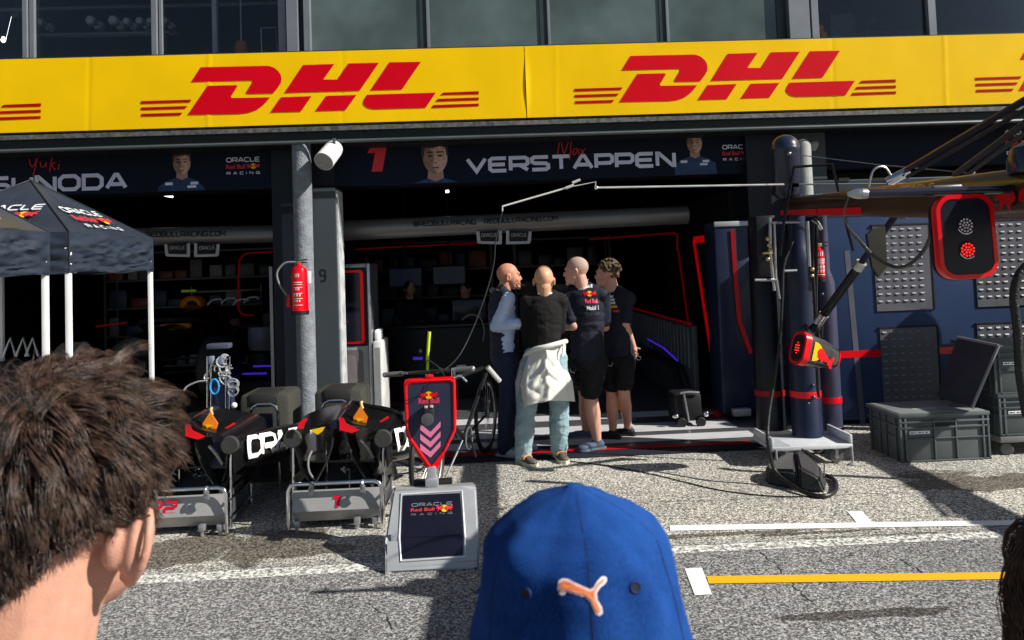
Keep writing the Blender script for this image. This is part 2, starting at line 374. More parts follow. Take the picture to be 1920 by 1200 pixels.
for (px,py,rx,ry) in [(350,1030,.42,.26),(300,1050,.3,.2),(470,1030,.3,.22),(520,1015,.3,.2),(560,1035,.22,.12),(1850,905,.7,.2),(1750,890,.3,.12),(1330,1003,.75,.035),(1650,1150,.45,.045),(1500,1000,.5,.03),(600,1030,.25,.1)]:
    x,y=g2(px,py); STAINS.append((x,y,rx,ry))
GROUND_M=asphalt()
tag(MB().face([(-60,-40,0),(60,-40,0),(60,60,0),(-60,60,0)]).build('tarmac',GROUND_M,None,False),kind='structure')
def marking(name,pts,mat,z=.004):
    return tag(MB().face([gr(x,y,z) for x,y in pts]).build(name,mat,None,False),kind='structure')
fresh=paintmat('fresh white line',(.86,.86,.86),.30); worn=paintmat('worn white line',(.78,.77,.72),.455,30); faint=paintmat('faint old line',(.5,.49,.45),.5,30); yel=paintmat('orange yellow line',(.86,.42,.0),.3)
marking('line_marking',[(1256,985),(2100,972),(2100,981),(1256,995)],fresh)
marking('line_marking',[(1589,959),(1616,957.5),(1635,979),(1606,979.5)],fresh)
marking('line_marking',[(1284,1066),(1316,1064),(1335,1114),(1303,1116)],fresh)
marking('line_marking',[(1325,1080),(2000,1071),(2000,1084),(1329,1094)],yel)
marking('line_marking',[(-100,1098),(1258,1025),(2050,987),(2050,1000),(1258,1038),(-100,1116)],worn,.003)
marking('line_marking',[(900,924),(1270,919),(1270,923),(900,929)],faint,.003)
marking('line_marking',[(1530,893),(2000,872),(2000,876),(1530,898)],faint,.003)
crk=M('crack filler',(.02,.02,.02),.8)
def crack(pts,w_=.004):
    P=[gr(x,y,.002) for x,y in pts]; mb=MB(); rr=random.Random(len(pts))
    Q=[]
    for a,b in zip(P,P[1:]):
        for k in range(5): Q.append(a.lerp(b,k/5)+V(rr.uniform(-.012,.012),rr.uniform(-.012,.012),0))
    Q.append(P[-1])
    for a,b in zip(Q,Q[1:]):
        n=(b-a).cross(V(0,0,1)).normalized()*w_*rr.uniform(.3,1); mb.face([a-n,b-n,b+n,a+n])
    tag(mb.build('tarmac_crack',crk,None,False),kind='structure')
crack([(1425,1036),(1455,1060),(1478,1084),(1500,1110),(1530,1135)]); crack([(1690,1048),(1712,1062),(1735,1078)],.005); crack([(1180,942),(1330,938),(1480,932),(1700,922)],.003); crack([(1500,1010),(1600,1004),(1760,998)],.003)
crack([(690,1130),(720,1150),(735,1180)],.003)
# garage floor, its threshold strips
FE=6.70
gf=M('polished garage floor',(.075,.078,.082),.3,var=.08,coat=.2)
def strip(name,y0,y1,mat,z,x0=-14,x1=14,dy=0):
    return tag(MB().face([(x0,y0,z),(x1,y0+dy,z),(x1,y1+dy,z),(x0,y1,z)]).build(name,mat,None,False),kind='structure')
strip('garage_floor',6.74,7.5,gf,.004,-14,2.95)
strip('garage_floor',7.5,22,gf,.004)
fl_navy=M('dark threshold mat',(.016,.019,.028),.6); fl_red=M('red threshold tape',(.42,.006,.012),.5,var=.2); fl_white=M('white floor paint',(.52,.52,.54),.4,var=.06)
for (px0,px1,ys,mt,nm) in []: pass
strip('threshold_mat',6.62,6.95,fl_navy,.008,-4.4,2.9,0)
strip('threshold_tape',6.83,6.93,fl_red,.012,-4.3,2.4,0)
strip('floor_paint',7.08,7.34,fl_white,.009,-2.1,2.55,0)
strip('floor_paint',7.5,7.9,fl_white,.009,-1.9,2.5,0)
strip('floor_paint',8.2,8.5,fl_white,.009,-1.9,2.5,0)
# ================================================================ BUILDING
YF=7.6
zt=at(985,87,YF).z; zb=at(985,221,YF).z
bld=thing('pit_building','dark pit garage building with two storeys, glazed upstairs and open garages below','building',(0,YF,0))
mb=MB(); mb.box((-16,YF+.03,zb+.02),(16,22,zt-.35)); mb.build('floor_slab',steelgrey,bld,False)
XL=-16;XR=16
# gutter and ledge strips beneath the band
mb=MB(); mb.box((XL,YF-.02,zb-.075),(XR,YF+.1,zb-.03)); mb.build('drip_rail',M('weathered metal edge',(.11,.11,.11),.6,.3,var=.55,vs=22),bld,False)
mb=MB(); mb.box((XL,YF+.02,zb-.16),(XR,YF+.12,zb-.079)); mb.build('gutter',M('dark green gutter',(.006,.012,.012),.5),bld,False)
mb=MB(); mb.tube([(XL,YF+.0,zb-.185),(XR,YF+.0,zb-.185)],.019,8); mb.build('pipe_rail',M('grey pipe',(.09,.105,.105),.45,.3),bld)
mb=MB(); mb.box((XL,YF+.125,zb-.2),(XR,YF+.6,zb-.0)); mb.build('soffit',M('soffit black',(.006,.007,.008),.7),bld,False)
# header beam that carries the banners
mb=MB(); zh=at(985,338,8.0).z
mb.box((XL,8.02,zh+.01),(XR,8.5,zb+.02)); mb.build('header_beam',navydark,bld,False)
# columns
def vpost(px0,px1,pys,Y): # x extents of a vertical member seen at row pys
    return at(px0,pys,Y).x, at(px1,pys,Y).x
def column(name,px,Y,r,z1,mat):
    x=at(px,520,Y).x; mb=MB(); mb.tube([(x,Y,0),(x,Y,z1)],r,32); return mb.build(name,mat,bld),x
cx1=at(571,520,7.72).x
column('column',571,7.72,.097,zb-.1,roughgrey)
a,b=vpost(591,634,520,7.9); mb=MB(); mb.box((a,7.86,0),(b,8.2,at(612,351,7.86).z),.004); pil=mb.build('pilaster',pilaster,bld,False)
mb=MB(); mb.box((b+.002,7.89,0),(b+.02,8.16,2.6)); mb.build('pilaster_edge',M('worn door edge',(.45,.47,.48),.5,var=.3,vs=10),bld,False)
mb=MB(); stext(mb,'9',lambda u,v:V(at(601,527,7.86).x+u,7.857,at(601,527,7.86).z+v),.075,.115,.019); mb.build('bay_number',black,pil,False)
a,b=vpost(514,556,520,7.95); mb=MB(); mb.box((a,7.93,0),(b,8.4,zb)); mb.build('pilaster',navydark,bld,False)
a,b=vpost(508,514,560,8.0); mb=MB(); mb.box((a,7.95,0),(b,8.0,at(510,500,8).z),.002); mb.build('corner_trim',M('grey trim',(.3,.3,.32),.4,.4),bld,False)
a,b=vpost(1412,1480,520,7.9); mb=MB(); mb.box((a,7.92,0),(b,8.4,zb)); mb.build('pilaster',navydark,bld,False)
a,b=vpost(1480,1545,330,7.95); mb=MB(); mb.box((a,7.88,at(1500,395,7.9).z),(b,8.3,zb)); mb.build('pilaster',pilaster,bld,False)
x=at(1507,320,7.72).x; mb=MB(); mb.lathe((x,7.72,at(1507,392,7.72).z),[(.085,0),(.085,at(1507,272,7.72).z-at(1507,392,7.72).z),(.06,.78),(.03,.8)][:2]+[(.07,at(1507,266,7.72).z-at(1507,392,7.72).z),(.03,at(1507,262,7.72).z-at(1507,392,7.72).z)],20); mb.build('column',M('pale grey column paint',(.3,.32,.3),.6,var=.15,vs=9,bump=.4),bld)
# patch of foam beside it
# garage interior shell
mb=MB()
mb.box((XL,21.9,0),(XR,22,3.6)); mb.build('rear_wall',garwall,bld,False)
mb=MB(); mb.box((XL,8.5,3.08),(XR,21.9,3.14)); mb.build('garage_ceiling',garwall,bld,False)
XP1=at(571,520,8.4).x; XP2=at(1450,520,8.3).x+.15; XP0=-7.5; XP3=9.5
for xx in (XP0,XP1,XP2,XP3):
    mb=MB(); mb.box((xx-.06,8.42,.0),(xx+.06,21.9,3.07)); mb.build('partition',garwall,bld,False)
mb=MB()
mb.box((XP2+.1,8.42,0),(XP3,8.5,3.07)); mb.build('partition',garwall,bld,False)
# upper storey
wy=7.78; ztop=6.4
mb=MB(); mb.box((XL,wy-.08,5.35),(XR,wy+4,ztop)); mb.build('upper_wall',M('upper cladding',(.12,.14,.15),.5),bld,False)
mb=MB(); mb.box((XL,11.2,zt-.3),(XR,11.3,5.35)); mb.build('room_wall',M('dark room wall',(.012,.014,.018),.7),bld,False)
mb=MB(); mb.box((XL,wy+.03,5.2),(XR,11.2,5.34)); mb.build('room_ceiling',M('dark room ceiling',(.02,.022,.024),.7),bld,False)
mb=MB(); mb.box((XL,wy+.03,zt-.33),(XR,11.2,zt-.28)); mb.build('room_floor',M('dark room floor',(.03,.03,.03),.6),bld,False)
for px in (582,1478):
    x=at(px,50,wy).x; mb=MB(); mb.box((x-.05,wy+.06,zt-.28),(x+.05,11.2,5.2)); mb.build('room_partition',garwall,bld,False)
gl=bpy.data.materials.new('window glass'); gl.use_nodes=True; nt=gl.node_tree; nt.nodes.remove(nt.nodes['Principled BSDF'])
g1=nt.nodes.new('ShaderNodeBsdfGlossy'); g1.inputs['Roughness'].default_value=.02; t1=nt.nodes.new('ShaderNodeBsdfTransparent'); t1.inputs[0].default_value=(.93,.95,.96,1)
fr=nt.nodes.new('ShaderNodeFresnel'); fr.inputs[0].default_value=1.45; mx=nt.nodes.new('ShaderNodeMixShader')
nt.links.new(fr.outputs[0],mx.inputs[0]); nt.links.new(t1.outputs[0],mx.inputs[1]); nt.links.new(g1.outputs[0],mx.inputs[2]); nt.links.new(mx.outputs[0],nt.nodes['Material Output'].inputs[0])
frm=M('window frame grey',(.17,.19,.215),.45,.2,var=.06)
def win(px0,px1,mat):
    x0=at(px0,50,wy).x; x1=at(px1,50,wy).x; mb=MB(); mb.box((x0-.01,wy,zt-.2),(x1+.01,wy+.012,5.36)); return mb.build('window',mat,bld,False)
for a,b in ((-260,-20),(-20,52),(64,295),(300,530)): win(a,b,gl)
for i,(a,b) in enumerate(((580,805),(805,1030),(1030,1252),(1252,1478))): win(a,b,glassy)
for a,b in ((1526,1744),(1746,2000)): win(a,b,gl)
def mull(px0,px1,d=.06,mat=frm):
    x0=at(px0,50,wy).x; x1=at(px1,50,wy).x; mb=MB(); mb.box((x0,wy-d,zt-.2),(x1,wy+.03,5.36),.003); mb.build('window_frame',mat,bld,False)
mull(48,57); mull(59,68,.04); mull(288,298); mull(300,306,.03); mull(524,538,.05); mull(541,562,.09); mull(572,584,.07); mull(-30,-12)
mull(800,806,.03); mull(1026,1031,.03); mull(1248,1253,.03); mull(1474,1512,.09); mull(1518,1531,.06); mull(1737,1751,.05)
dk=M('dark window gasket',(.008,.012,.02),.5)
mull(562,572,.02,dk); mull(1512,1518,.02,dk)
for a,b in ((787,800),(1012,1026),(1236,1248),(1456,1474)): mull(a,b,.014,M('blind edge',(.03,.04,.045),.4))
# ---------------------------------------------------------------- upstairs gym behind the glass
rk=thing('dumbbell_rack','long dark dumbbell rack behind the upstairs windows at the left','rack',(at(150,60,8.15).x,8.15,zt))
p0,p1=at(60,66,8.15),at(320,60,8.15)
mb=MB(); mb.tube([p0,p1],.02,8); mb.tube([p0+V(0,.22,.05),p1+V(0,.22,.05)],.02,8); mb.build('rail',M('rack rail',(.13,.14,.16),.4,.5),rk)
mb=MB(); 
for t in (.05,.95): q=p0.lerp(p1,t); mb.box((q.x-.03,8.17,zt-.28),(q.x+.03,8.35,q.z))
mb.build('upright',black,rk,False)
hexm=M('hexagon dumbbell iron',(.30,.30,.31),.3,.4)
dx=[]
for i,(px,py,s) in enumerate(((82,45,1),(176,42,1.15),(218,42,1.2),(243,44,.95),(267,43,.95),(286,43,.8),(314,43,.9))):
    c=at(px,py,8.15); r=.05*s
    lab=['dumbbell standing alone at the left end of the upstairs rack','second dumbbell from the left on the upstairs rack','largest dumbbell, third from the left on the rack','dumbbell just right of the largest one on the rack','dumbbell second right of the largest one','small dumbbell against the window mullion','last dumbbell on the rack, right of the window mullion'][i]
    t=thing('dumbbell',lab,'dumbbell',c,'dumbbells on the upstairs rack')
    mb=MB(); mb.lathe(c+V(0,-.09,0),[(r*.7,0),(r,.015),(r,.07),(r*.7,.085)],6,(0,1,0)); mb.build('weight',hexm,t,False)
    mb=MB(); mb.lathe(c+V(0,.08,0),[(r*.7,0),(r,.015),(r,.07),(r*.7,.085)],6,(0,1,0)); mb.build('weight',hexm,t,False)
    mb=MB(); mb.tube([c+V(0,-.01,0),c+V(0,.1,0)],.016,8); mb.build('handle',alu,t)
t=thing('tube_lamp','slanting white tube lamp behind the far left upstairs window','lamp',at(15,45,9.6))
MB().tube([at(20,20,9.9),at(6,76,8.9)],.025,8).build('tube',lampw,t); MB().tube([at(20,14,9.95),at(6,70,8.95)],.03,8).build('housing',black,t)
mb=MB(); mb.tube([at(0,18,9),at(0,18,9)+V(3.6,0,0)],.03,8); tag(mb.build('ceiling_pipe',M('dull pipe',(.1,.11,.13),.4,.3)),'dull grey pipe running under the ceiling behind the gym windows','pipe')
mb=MB(); q=at(404,60,8.1); mb.box((q.x-.025,8.07,zt-.28),(q.x+.025,8.13,5.2)); tag(mb.build('steel_post',M('pale post',(.35,.38,.42),.4)),'pale steel post behind the third upstairs window','post')
q=at(452,70,8.15); t=thing('punch_bag','brown and orange punch bag hanging behind the upstairs window','punch bag',(q.x,8.15,zt))
mb=MB(); mb.lathe((q.x,8.15,zt-.2),[(.04,0),(.07,.03),(.07,.45),(.05,.5)],16); mb.build('bag',M('orange brown leather',(.35,.1,.04),.5),t); MB().tube([(q.x,8.15,zt+.28),(q.x,8.15,5.2)],.008,6).build('chain',alu,t)
q=at(505,52,8.1); mb=MB(); mb.tube([(q.x-.09,8.1,zt-.28),(q.x-.09,8.1,q.z),(q.x+.07,8.1,q.z),(q.x+.11,8.1,zt-.28)],.009,8); tag(mb.build('towel_stand',alu),'thin bent metal stand at the right end of the gym window','stand')
q=at(1537,58,8.05); t=thing('exercise_machine','dark exercise machine with an orange bottle beside the upstairs window frame','exercise machine',(q.x+.3,8.15,zt-.28))
mb=MB(); mb.tube([q+V(.15,0,.1),q+V(.25,0,-.05),q+V(.7,.1,-.05)],.015,8); mb.tube([q+V(.5,0,-.2),q+V(.55,0,.05),q+V(.65,0,.12)],.012,8); mb.box((q.x+.2,8.2,zt-.28),(q.x+.5,8.6,q.z+.25),.02); mb.build('machine_frame',M('machine grey',(.05,.05,.055),.35,.4),t)
mb=MB(); mb.sphere(q+V(0,0,.03),.045,8); mb.sphere(q+V(.03,0,-.05),.05,8); mb.build('bottle',M('orange bottle',(.6,.13,.03),.4),t)
# ================================================================ YELLOW BAND
DL=[ [(710,383),(818,216),(1540,200),(1590,202),(1645,222),(1690,258),(1718,300),(1727,345),(1720,392),(1690,440),(1635,510),(1345,517),(1328,500),(1400,385),(1395,365)],
 [(672,752),(895,425),(1215,417),(1232,428),(1158,545),(1165,562),(1598,555),(1540,625),(1500,660),(1440,700),(1350,730),(1250,742)] ]
DR=[ [(152,385),(312,145),(580,137),(485,270),(605,270),(700,132),(962,126),(797,366)],[(30,553),(122,422),(385,412),(292,546)],[(415,542),(510,410),(770,402),(675,533)],
 [(887,364),(1052,122),(1322,118),(1160,355)],[(825,470),(834,440),(860,400),(1450,382),(1362,512),(920,525),(885,520),(855,508),(835,490)] ]
SL=[[(145,597),(715,580),(697,610),(145,628)],[(148,668),(668,652),(645,682),(148,698)],[(150,740),(612,726),(590,757),(150,770)]]
SR=[[(1510,382),(1818,370),(1818,396),(1488,404)],[(1465,436),(1818,423),(1818,447),(1447,459)],[(1428,488),(1818,476),(1818,498),(1410,513)]]
def topx(P,A): return [[(240+x/6,90+y/6) if A else (500+x/4.571,90+y/4.571) for x,y in p] for p in P]
L1=topx(DL,1)+topx(DR,0); S1=topx(SL,1)+topx(SR,0)
yl=YF-.012
def plane_pts(P): return [[at(x,y,yl) for x,y in p] for p in P]
LW=plane_pts(L1); SW=plane_pts(S1)
x_first=at(264,205,yl).x; z_ref=at(352,215,yl).z
def xf(P,x0,z0,k): return [[V(x0+(p.x-x_first)*k,p.y,z0+(p.z-z_ref)*k) for p in q] for q in P]
pitch=at(1077,178,yl).x-x_first
zr2=at(1157.5,191.3,yl).z
k2=(at(1680,160,yl).x-at(1077,178,yl).x)/(at(898,185,yl).x-x_first)
bx=[-7.6, at(985,150,YF).x, 9.0]
CRE=[(at(390,180,YF).x,-.004),(at(1560,150,YF).x,.003),(at(1770,140,YF).x,-.004),(at(165,180,YF).x,.003),(at(640,170,YF).x,.002),(at(1040,150,YF).x,-.002)]
labels=['yellow vinyl band with red courier lettering, left half up to the creased seam','yellow vinyl band with red courier lettering, right half from the creased seam']
for i in (0,1):
    t=thing('advertising_banner',labels[i],'banner',((bx[i]+bx[i+1])/2,YF,zb),'yellow banners along the facade')
    nu=420
    mb=MB()
    def fn(u,v,i=i):
        x=bx[i]+.004+(bx[i+1]-bx[i]-.008)*u; z=zb+(zt-zb)*v
        d=.0018*noise.noise(Vector((x*1.6,z*2.5,i)))
        for xc,am in CRE: d+=am*math.exp(-((x-xc-(z-zb)*.03)/.014)**2)
        s=abs(x-bx[1]); d-= .012*math.exp(-(s/.03)**2)*math.exp(-((v-.45)/.3)**2)*(1 if i else -.3)
        return (x,yl+.0035+d,z)
    mb.grid(fn,nu,10); mb.add([(bx[i],YF+.03,zb),(bx[i+1],YF+.03,zb),(bx[i+1],YF+.03,zt),(bx[i],YF+.03,zt)],[(0,1,2,3)])
    mb.build('panel',yellow,t,True,0)
    mb=MB(); mb.box((bx[i]+.006,YF-.002,zt+.001),(bx[i+1]-.006,YF+.1,zt+.012)); mb.box((bx[i]+.006,YF-.002,zb-.014),(bx[i+1]-.006,YF+.1,zb-.002)); mb.build('edge_rail',M('dark edge rail',(.03,.03,.03),.5),t,False)
    offs=([-1,0] if i==0 else [1,2])
    for o in offs:
        if o<=0: x0=x_first+o*pitch; z0=z_ref; k=1
        else: x0=at(1077,178,yl).x+(o-1)*pitch*.965; z0=zr2; k=k2
        a=MB()
        for p in xf(LW,x0,z0,k): a.prism([q+V(0,-.0,0) for q in p],(0,-.0008,0))
        s=MB()
        for p in xf(SW,x0,z0,k): s.prism(p,(0,-.0008,0))
        a.build('lettering',logored,t,False); s.build('stripes',striped,t,False)
# ================================================================ GARAGE NAME BANNERS
YB=8.0
def banner(px0,px1,label,Y=YB,ytop=250,ybot=(0,0)):
    pass
def header(name,label,x0,x1,z0,z1):
    t=thing(name,label,'sign',((x0+x1)/2,YB,z0),'dark name signs above the garage doors')
    mb=MB(); mb.box((x0,YB,z0),(x1,YB+.015,z1),.002); mb.build('panel',navyban,t,False); return t
YT=YB-.003
H1=header('garage_sign','navy name sign with a pale surname, red script and a portrait above the left garage',-6.8,at(520,300,YB).x,at(300,360,YB).z,zb-.05)
H2=header('garage_sign','navy name sign with a red number 1 and two portraits above the middle garage',at(627,300,YB).x,at(1446,290,YB).x,at(1000,338,YB).z,zb-.05)
H3=header('garage_sign','plain navy name sign above the blue cabinets at the far right',at(1533,290,YB).x,7.2,at(1700,312,YB).z,zb-.05)
up=V(0,0,1); off=V(0,-.002,0)
def hz(px0,y0,px1): # horizontal baseline in sign plane
    p=at(px0,y0,YT); q=at(px1,y0,YT); return p,V(q.x,q.y,p.z)
def pxm(px,py,n): return n/F*YB
a=MB(); p,q=hz(877,322,1265); fit(a,'VERSTAPPEN',p,q,up,.135,.040,.26,off=off); a.build('lettering',offwhite,H2,False)
a=MB(); p,q=hz(-60,361,236); a2=p.z
fit(a,'TSUNODA',p,V(q.x,q.y,p.z),up,.14,.041,.28,off=off); a.build('lettering',offwhite,H1,False)
a=MB(); p=at(695,322,YT)
P1=[(0,.0),(.125,0),(.18,.265),(.0,.265),(-.03,.2),(.055,.2),(.01,0)]
a.face([p+V(x,-.002,z) for x,z in P1]); a.build('number',redprint,H2,False)
def script(parent,strokes,r=.006):
    mb=MB()
    for s in strokes:
        pts=[at(x,y,YT-.004) for x,y in s]; sm=[]
        for i in range(len(pts)-1):
            for t in (0,.25,.5,.75):
                a0=pts[max(i-1,0)];a1=pts[i];a2=pts[i+1];a3=pts[min(i+2,len(pts)-1)]
                sm.append(.5*((2*a1)+(a2-a0)*t+(2*a0-5*a1+4*a2-a3)*t*t+(-a0+3*a1-3*a2+a3)*t**3))
        sm.append(pts[-1]); mb.tube(sm,r,6)
    mb.build('script_lettering',redprint,parent)
script(H2,[[(1045,290),(1049,268),(1052,264),(1055,280),(1058,288),(1066,266),(1071,260),(1070,280),(1068,300)],[(1083,279),(1077,279),(1074,287),(1078,290),(1084,280),(1085,290)],[(1088,279),(1096,290)],[(1097,278),(1088,291)]],.0055)
script(H1,[[(55,295),(57,308),(62,312),(70,296)],[(72,292),(66,315),(62,330)],[(76,303),(77,312),(83,312),(87,304),(86,313)],[(103,283),(97,300),(93,322)],[(105,304),(97,309),(104,318)],[(111,308),(109,318)],[(113,302),(113.5,303)]],.0055)
teamlogo(H2,at(1383,287,YT),V(1,0,0),up,.34,off); teamlogo(H1,at(456,312,YT),V(1,0,0),up,.36,off); teamlogo(H3,at(1930,268,YT),V(1,0,0),up,.55,off)
# printed portraits: flat printed shapes on the sign
def portrait(parent,cx,cy,s,suit,haircol,wide=1.0):
    """cx,cy = centre of face in photo pixels, s = face width in px"""
    k=s/F*YB; c=at(cx,cy,YT)
    def P(pts,y,mat,nm):
        mb=MB(); mb.face([c+V(x*k,-y,z*k) for x,z in pts]); mb.build(nm,mat,parent,False)
    zlow=(at(1000,338,YB).z if parent is H2 else at(300,360,YB).z)+.006
    zl=(zlow-c.z)/k
    P([(-.3,-.4),(.3,-.4),(.3,-.8),(.9*wide,-1.0),(1.35*wide,zl if zl>-2 else -1.3),(1.4*wide,zl),(-1.4*wide,zl),(-1.35*wide,-1.3 if zl<-1.3 else zl),(-.9*wide,-1.0),(-.3,-.8)],.001,suit,'portrait_suit')
    P([(-.3,-.45),(.3,-.45),(.33,-.8),(0,-.95),(-.33,-.8)],.002,M('printed neck',(.36,.22,.17),.5),'portrait_neck')
    P([(.5*math.cos(a),.04+.66*math.sin(a)*(1 if math.sin(a)>0 else 1.0)) for a in [i*math.pi/12 for i in range(24)]],.003,M('printed face',(.55,.36,.28),.6,var=.3,vs=20),'portrait_face')
    P([(-.54,.0),(-.56,.4),(-.45,.75),(-.1,.9),(.3,.86),(.52,.6),(.55,.1),(.46,.1),(.42,.42),(.2,.5),(-.1,.42),(-.4,.45),(-.46,.05)],.004,haircol,'portrait_hair')
    P([(.5*math.cos(a),.04+.66*math.sin(a)) for a in [R(100+i*11) for i in range(17)]]+[(-.12,-.35),(-.02,.1),(-.2,.4)],.0034,M('printed face shade',(.26,.15,.11),.6,var=.3,vs=20),'portrait_shade')
    dk=M('printed dark',(.03,.02,.02),.5); mb=MB()
    for sx in (-.2,.2): mb.face([c+V((sx+a)*k,-.004,(b+.1)*k) for a,b in ((-.13,0),(.0,-.05),(.13,0),(.0,.05))]); mb.face([c+V((sx+a)*k,-.004,(b+.24)*k) for a,b in ((-.15,-.02),(.15,.0),(.13,.05),(-.13,.04))])
    mb.face([c+V(a*k,-.004,b*k) for a,b in ((-.16,-.36),(.16,-.36),(.1,-.41),(-.1,-.41))]); mb.face([c+V(a*k,-.004,b*k) for a,b in ((-.07,-.17),(.09,-.17),(.05,-.21),(-.04,-.21))])
    mb.build('portrait_features',dk,parent,False)
    mb=MB()
    for (a,b,ww,hh) in ((-.75,-1.15,.22,.08),(.7,-1.15,.22,.08),(.55,-1.35,.25,.07)):
        if b-hh>zl: mb.face([c+V((a+x*ww)*k,-.004,(b+z*hh)*k) for x,z in ((-1,-1),(1,-1),(1,1),(-1,1))])
    if mb.v: mb.build('portrait_badges',offwhite,parent,False)
suit=M('printed navy suit',(.018,.045,.12),.5,var=.3,vs=14); hb=M('printed dark hair',(.05,.033,.026),.6)
portrait(H2,816,297,46,suit,hb); portrait(H2,1302,270,29,suit,M('printed brown hair',(.07,.045,.03),.6),1.0); portrait(H1,341,307,32,suit,hb,1.0)
X3=V(1,0,0); Y3=V(0,1,0); Z3=V(0,0,1)
def strip3(mb,p,q,wd,n,t=.004):   # flat bar from p to q, width wd, facing n
    p,q=Vector(p),Vector(q); d=(q-p).normalized(); s=d.cross(Vector(n)).normalized()*wd/2; mb.prism([p-s,p+s,q+s,q-s],Vector(n).normalized()*t)
def smooth(pts,k=5):
    pts=[Vector(p) for p in pts]; out=[]
    for i in range(len(pts)-1):
        a,b,c,d=pts[max(i-1,0)],pts[i],pts[i+1],pts[min(i+2,len(pts)-1)]
        for j in range(k):
            t=j/k; out.append(.5*((2*b)+(c-a)*t+(2*a-5*b+4*c-d)*t*t+(-a+3*b-3*c+d)*t**3))
    return out+[pts[-1]]
def rrect(w,h,r,n=5):
    P=[]
    for cx,cy,a0 in ((w/2-r,h/2-r,0),(-w/2+r,h/2-r,90),(-w/2+r,-h/2+r,180),(w/2-r,-h/2+r,270)):
        for i in range(n+1): a=R(a0+90*i/n); P.append((cx+r*math.cos(a),cy+r*math.sin(a)))
    return P
def loft(mb,secs,cap=True):
    n=len(secs[0]); vs=[p for s in secs for p in s]; fs=[(i*n+k,i*n+(k+1)%n,(i+1)*n+(k+1)%n,(i+1)*n+k) for i in range(len(secs)-1) for k in range(n)]
    if cap: fs+=[tuple(range(n))[::-1],tuple(range((len(secs)-1)*n,len(secs)*n))]
    return mb.add(vs,fs)
# ================================================================ IN THE GARAGES
def ltube(pts,r,name,label,txt,pp):
    t=thing('overhead_duct',label,'duct',(pts[0]+pts[-1])/2,'grey overhead ducts')
    MB().tube(pts,r,32).build('duct_body',M('satin duct',(.22,.21,.20),.38,.5,var=.1,vs=2),t)
    mb=MB()
    for s,(a,b) in zip(txt,pp):
        p=at(*a,pts[0].y-r[0]*.9-.02); q=at(*b,pts[0].y-r[0]*.9-.02); fit(mb,s,p,q,Z3,.055,.011,.3)
    mb.build('lettering',black,t,False); return t
d1=ltube([at(200,446,8.8),at(522,438,8.8)],[.105,.105],'', 'left grey overhead duct with dark web address, running above the left garage',['REDBULLRACING.COM'],[((274,444),(422,442))])
d2=ltube([at(634,433,8.8),at(1288,403,8.8)],[.12,.11],'', 'long grey overhead duct with two dark web addresses across the middle garage',['@REDBULLRACING','REDBULLRACING.COM'],[((776,424),(892,420)),((908,419),(1046,413))])
for (px,py,lab) in ((360,470,'pair of small white framed plates hanging under the left duct'),(945,446,'pair of small white framed plates hanging under the middle duct')):
    t=thing('hanging_plate',lab,'plate',at(px,py,8.7),'small plates under the ducts')
    for sx in (-1,1):
        a=[(px+sx*4,py-14),(px+sx*52,py-12),(px+sx*50,py+9),(px+sx*46,py+11),(px+sx*4,py+12)]
        mb=MB(); mb.prism([at(x,y,8.7) for x,y in a],(0,.01,0)); mb.build('plate_frame',M('dull white frame',(.45,.45,.45),.5),t,False)
        b=[(px+sx*10,py-14),(px+sx*46,py-12),(px+sx*44,py+6),(px+sx*10,py+7)]
        mb=MB(); mb.prism([at(x,y,8.698) for x,y in b],(0,-.004,0)); mb.build('plate_face',black,t,False)
        mb=MB(); x0,x1=sorted((px+sx*14,px+sx*42)); fit(mb,'ORACLE',at(x0,py-2,8.69),at(x1,py-3,8.69),Z3,.035,.007); mb.build('lettering',M('grey print',(.3,.3,.32),.5),t,False)
for (a,b,Y,lab) in (((278,361),(324,369),9.5,'slanting white strip light under the left garage ceiling'),((836,344),(837,349),10,'small upper lamp under the middle garage ceiling'),((838,353),(839,361),9.6,'small lower lamp under the middle garage ceiling')):
    t=thing('ceiling_lamp',lab,'lamp',at(*a,Y),'garage ceiling lamps'); p,q=at(*a,Y),at(*b,Y)
    MB().tube([p,q],.022 if Y!=9.5 else .012,8).build('tube',lampw,t); MB().tube([p+V(0,0,.03),q+V(0,0,.03)],.03 if Y!=9.5 else .015,8).build('housing',black,t)
    MB().tube([p+V(0,0,.03),V(p.x,p.y,3.08)],.005,6).build('hanger',black,t)
def neonline(pts,Y,lab,mat=neondim,r=.012):
    t=MB().tube([at(x,y,Y) for x,y in pts],r,6).build('light_strip',mat); tag(t,lab,'light strip')
neonline([(517,472),(468,474),(456,478),(449,488),(447,520),(447,578),(452,588),(462,591),(475,591)],10.5,'thin red rounded light strip behind the racing car')
neonline([(640,470),(678,467),(725,464),(895,456)],11.5,'thin red light strip below the middle duct, left of the hanging plates')
neonline([(1105,449),(1262,437),(1270,440),(1270,470)],10.5,'thin red light strip below the middle duct, right of the hanging plates')
neonline([(180,612),(238,605)],9.5,'short red strip glimpsed between the tent legs',neondim,.01)
for pts,lab in ((((455,701),(500,700)),'lower violet light bar beside the grey trim of the left garage'),(((475,687),(508,686)),'upper violet light bar beside the grey trim of the left garage')):
    tag(MB().tube([at(x,y,9) for x,y in pts],.012,6).build('light_bar',violet),lab,'light bar')
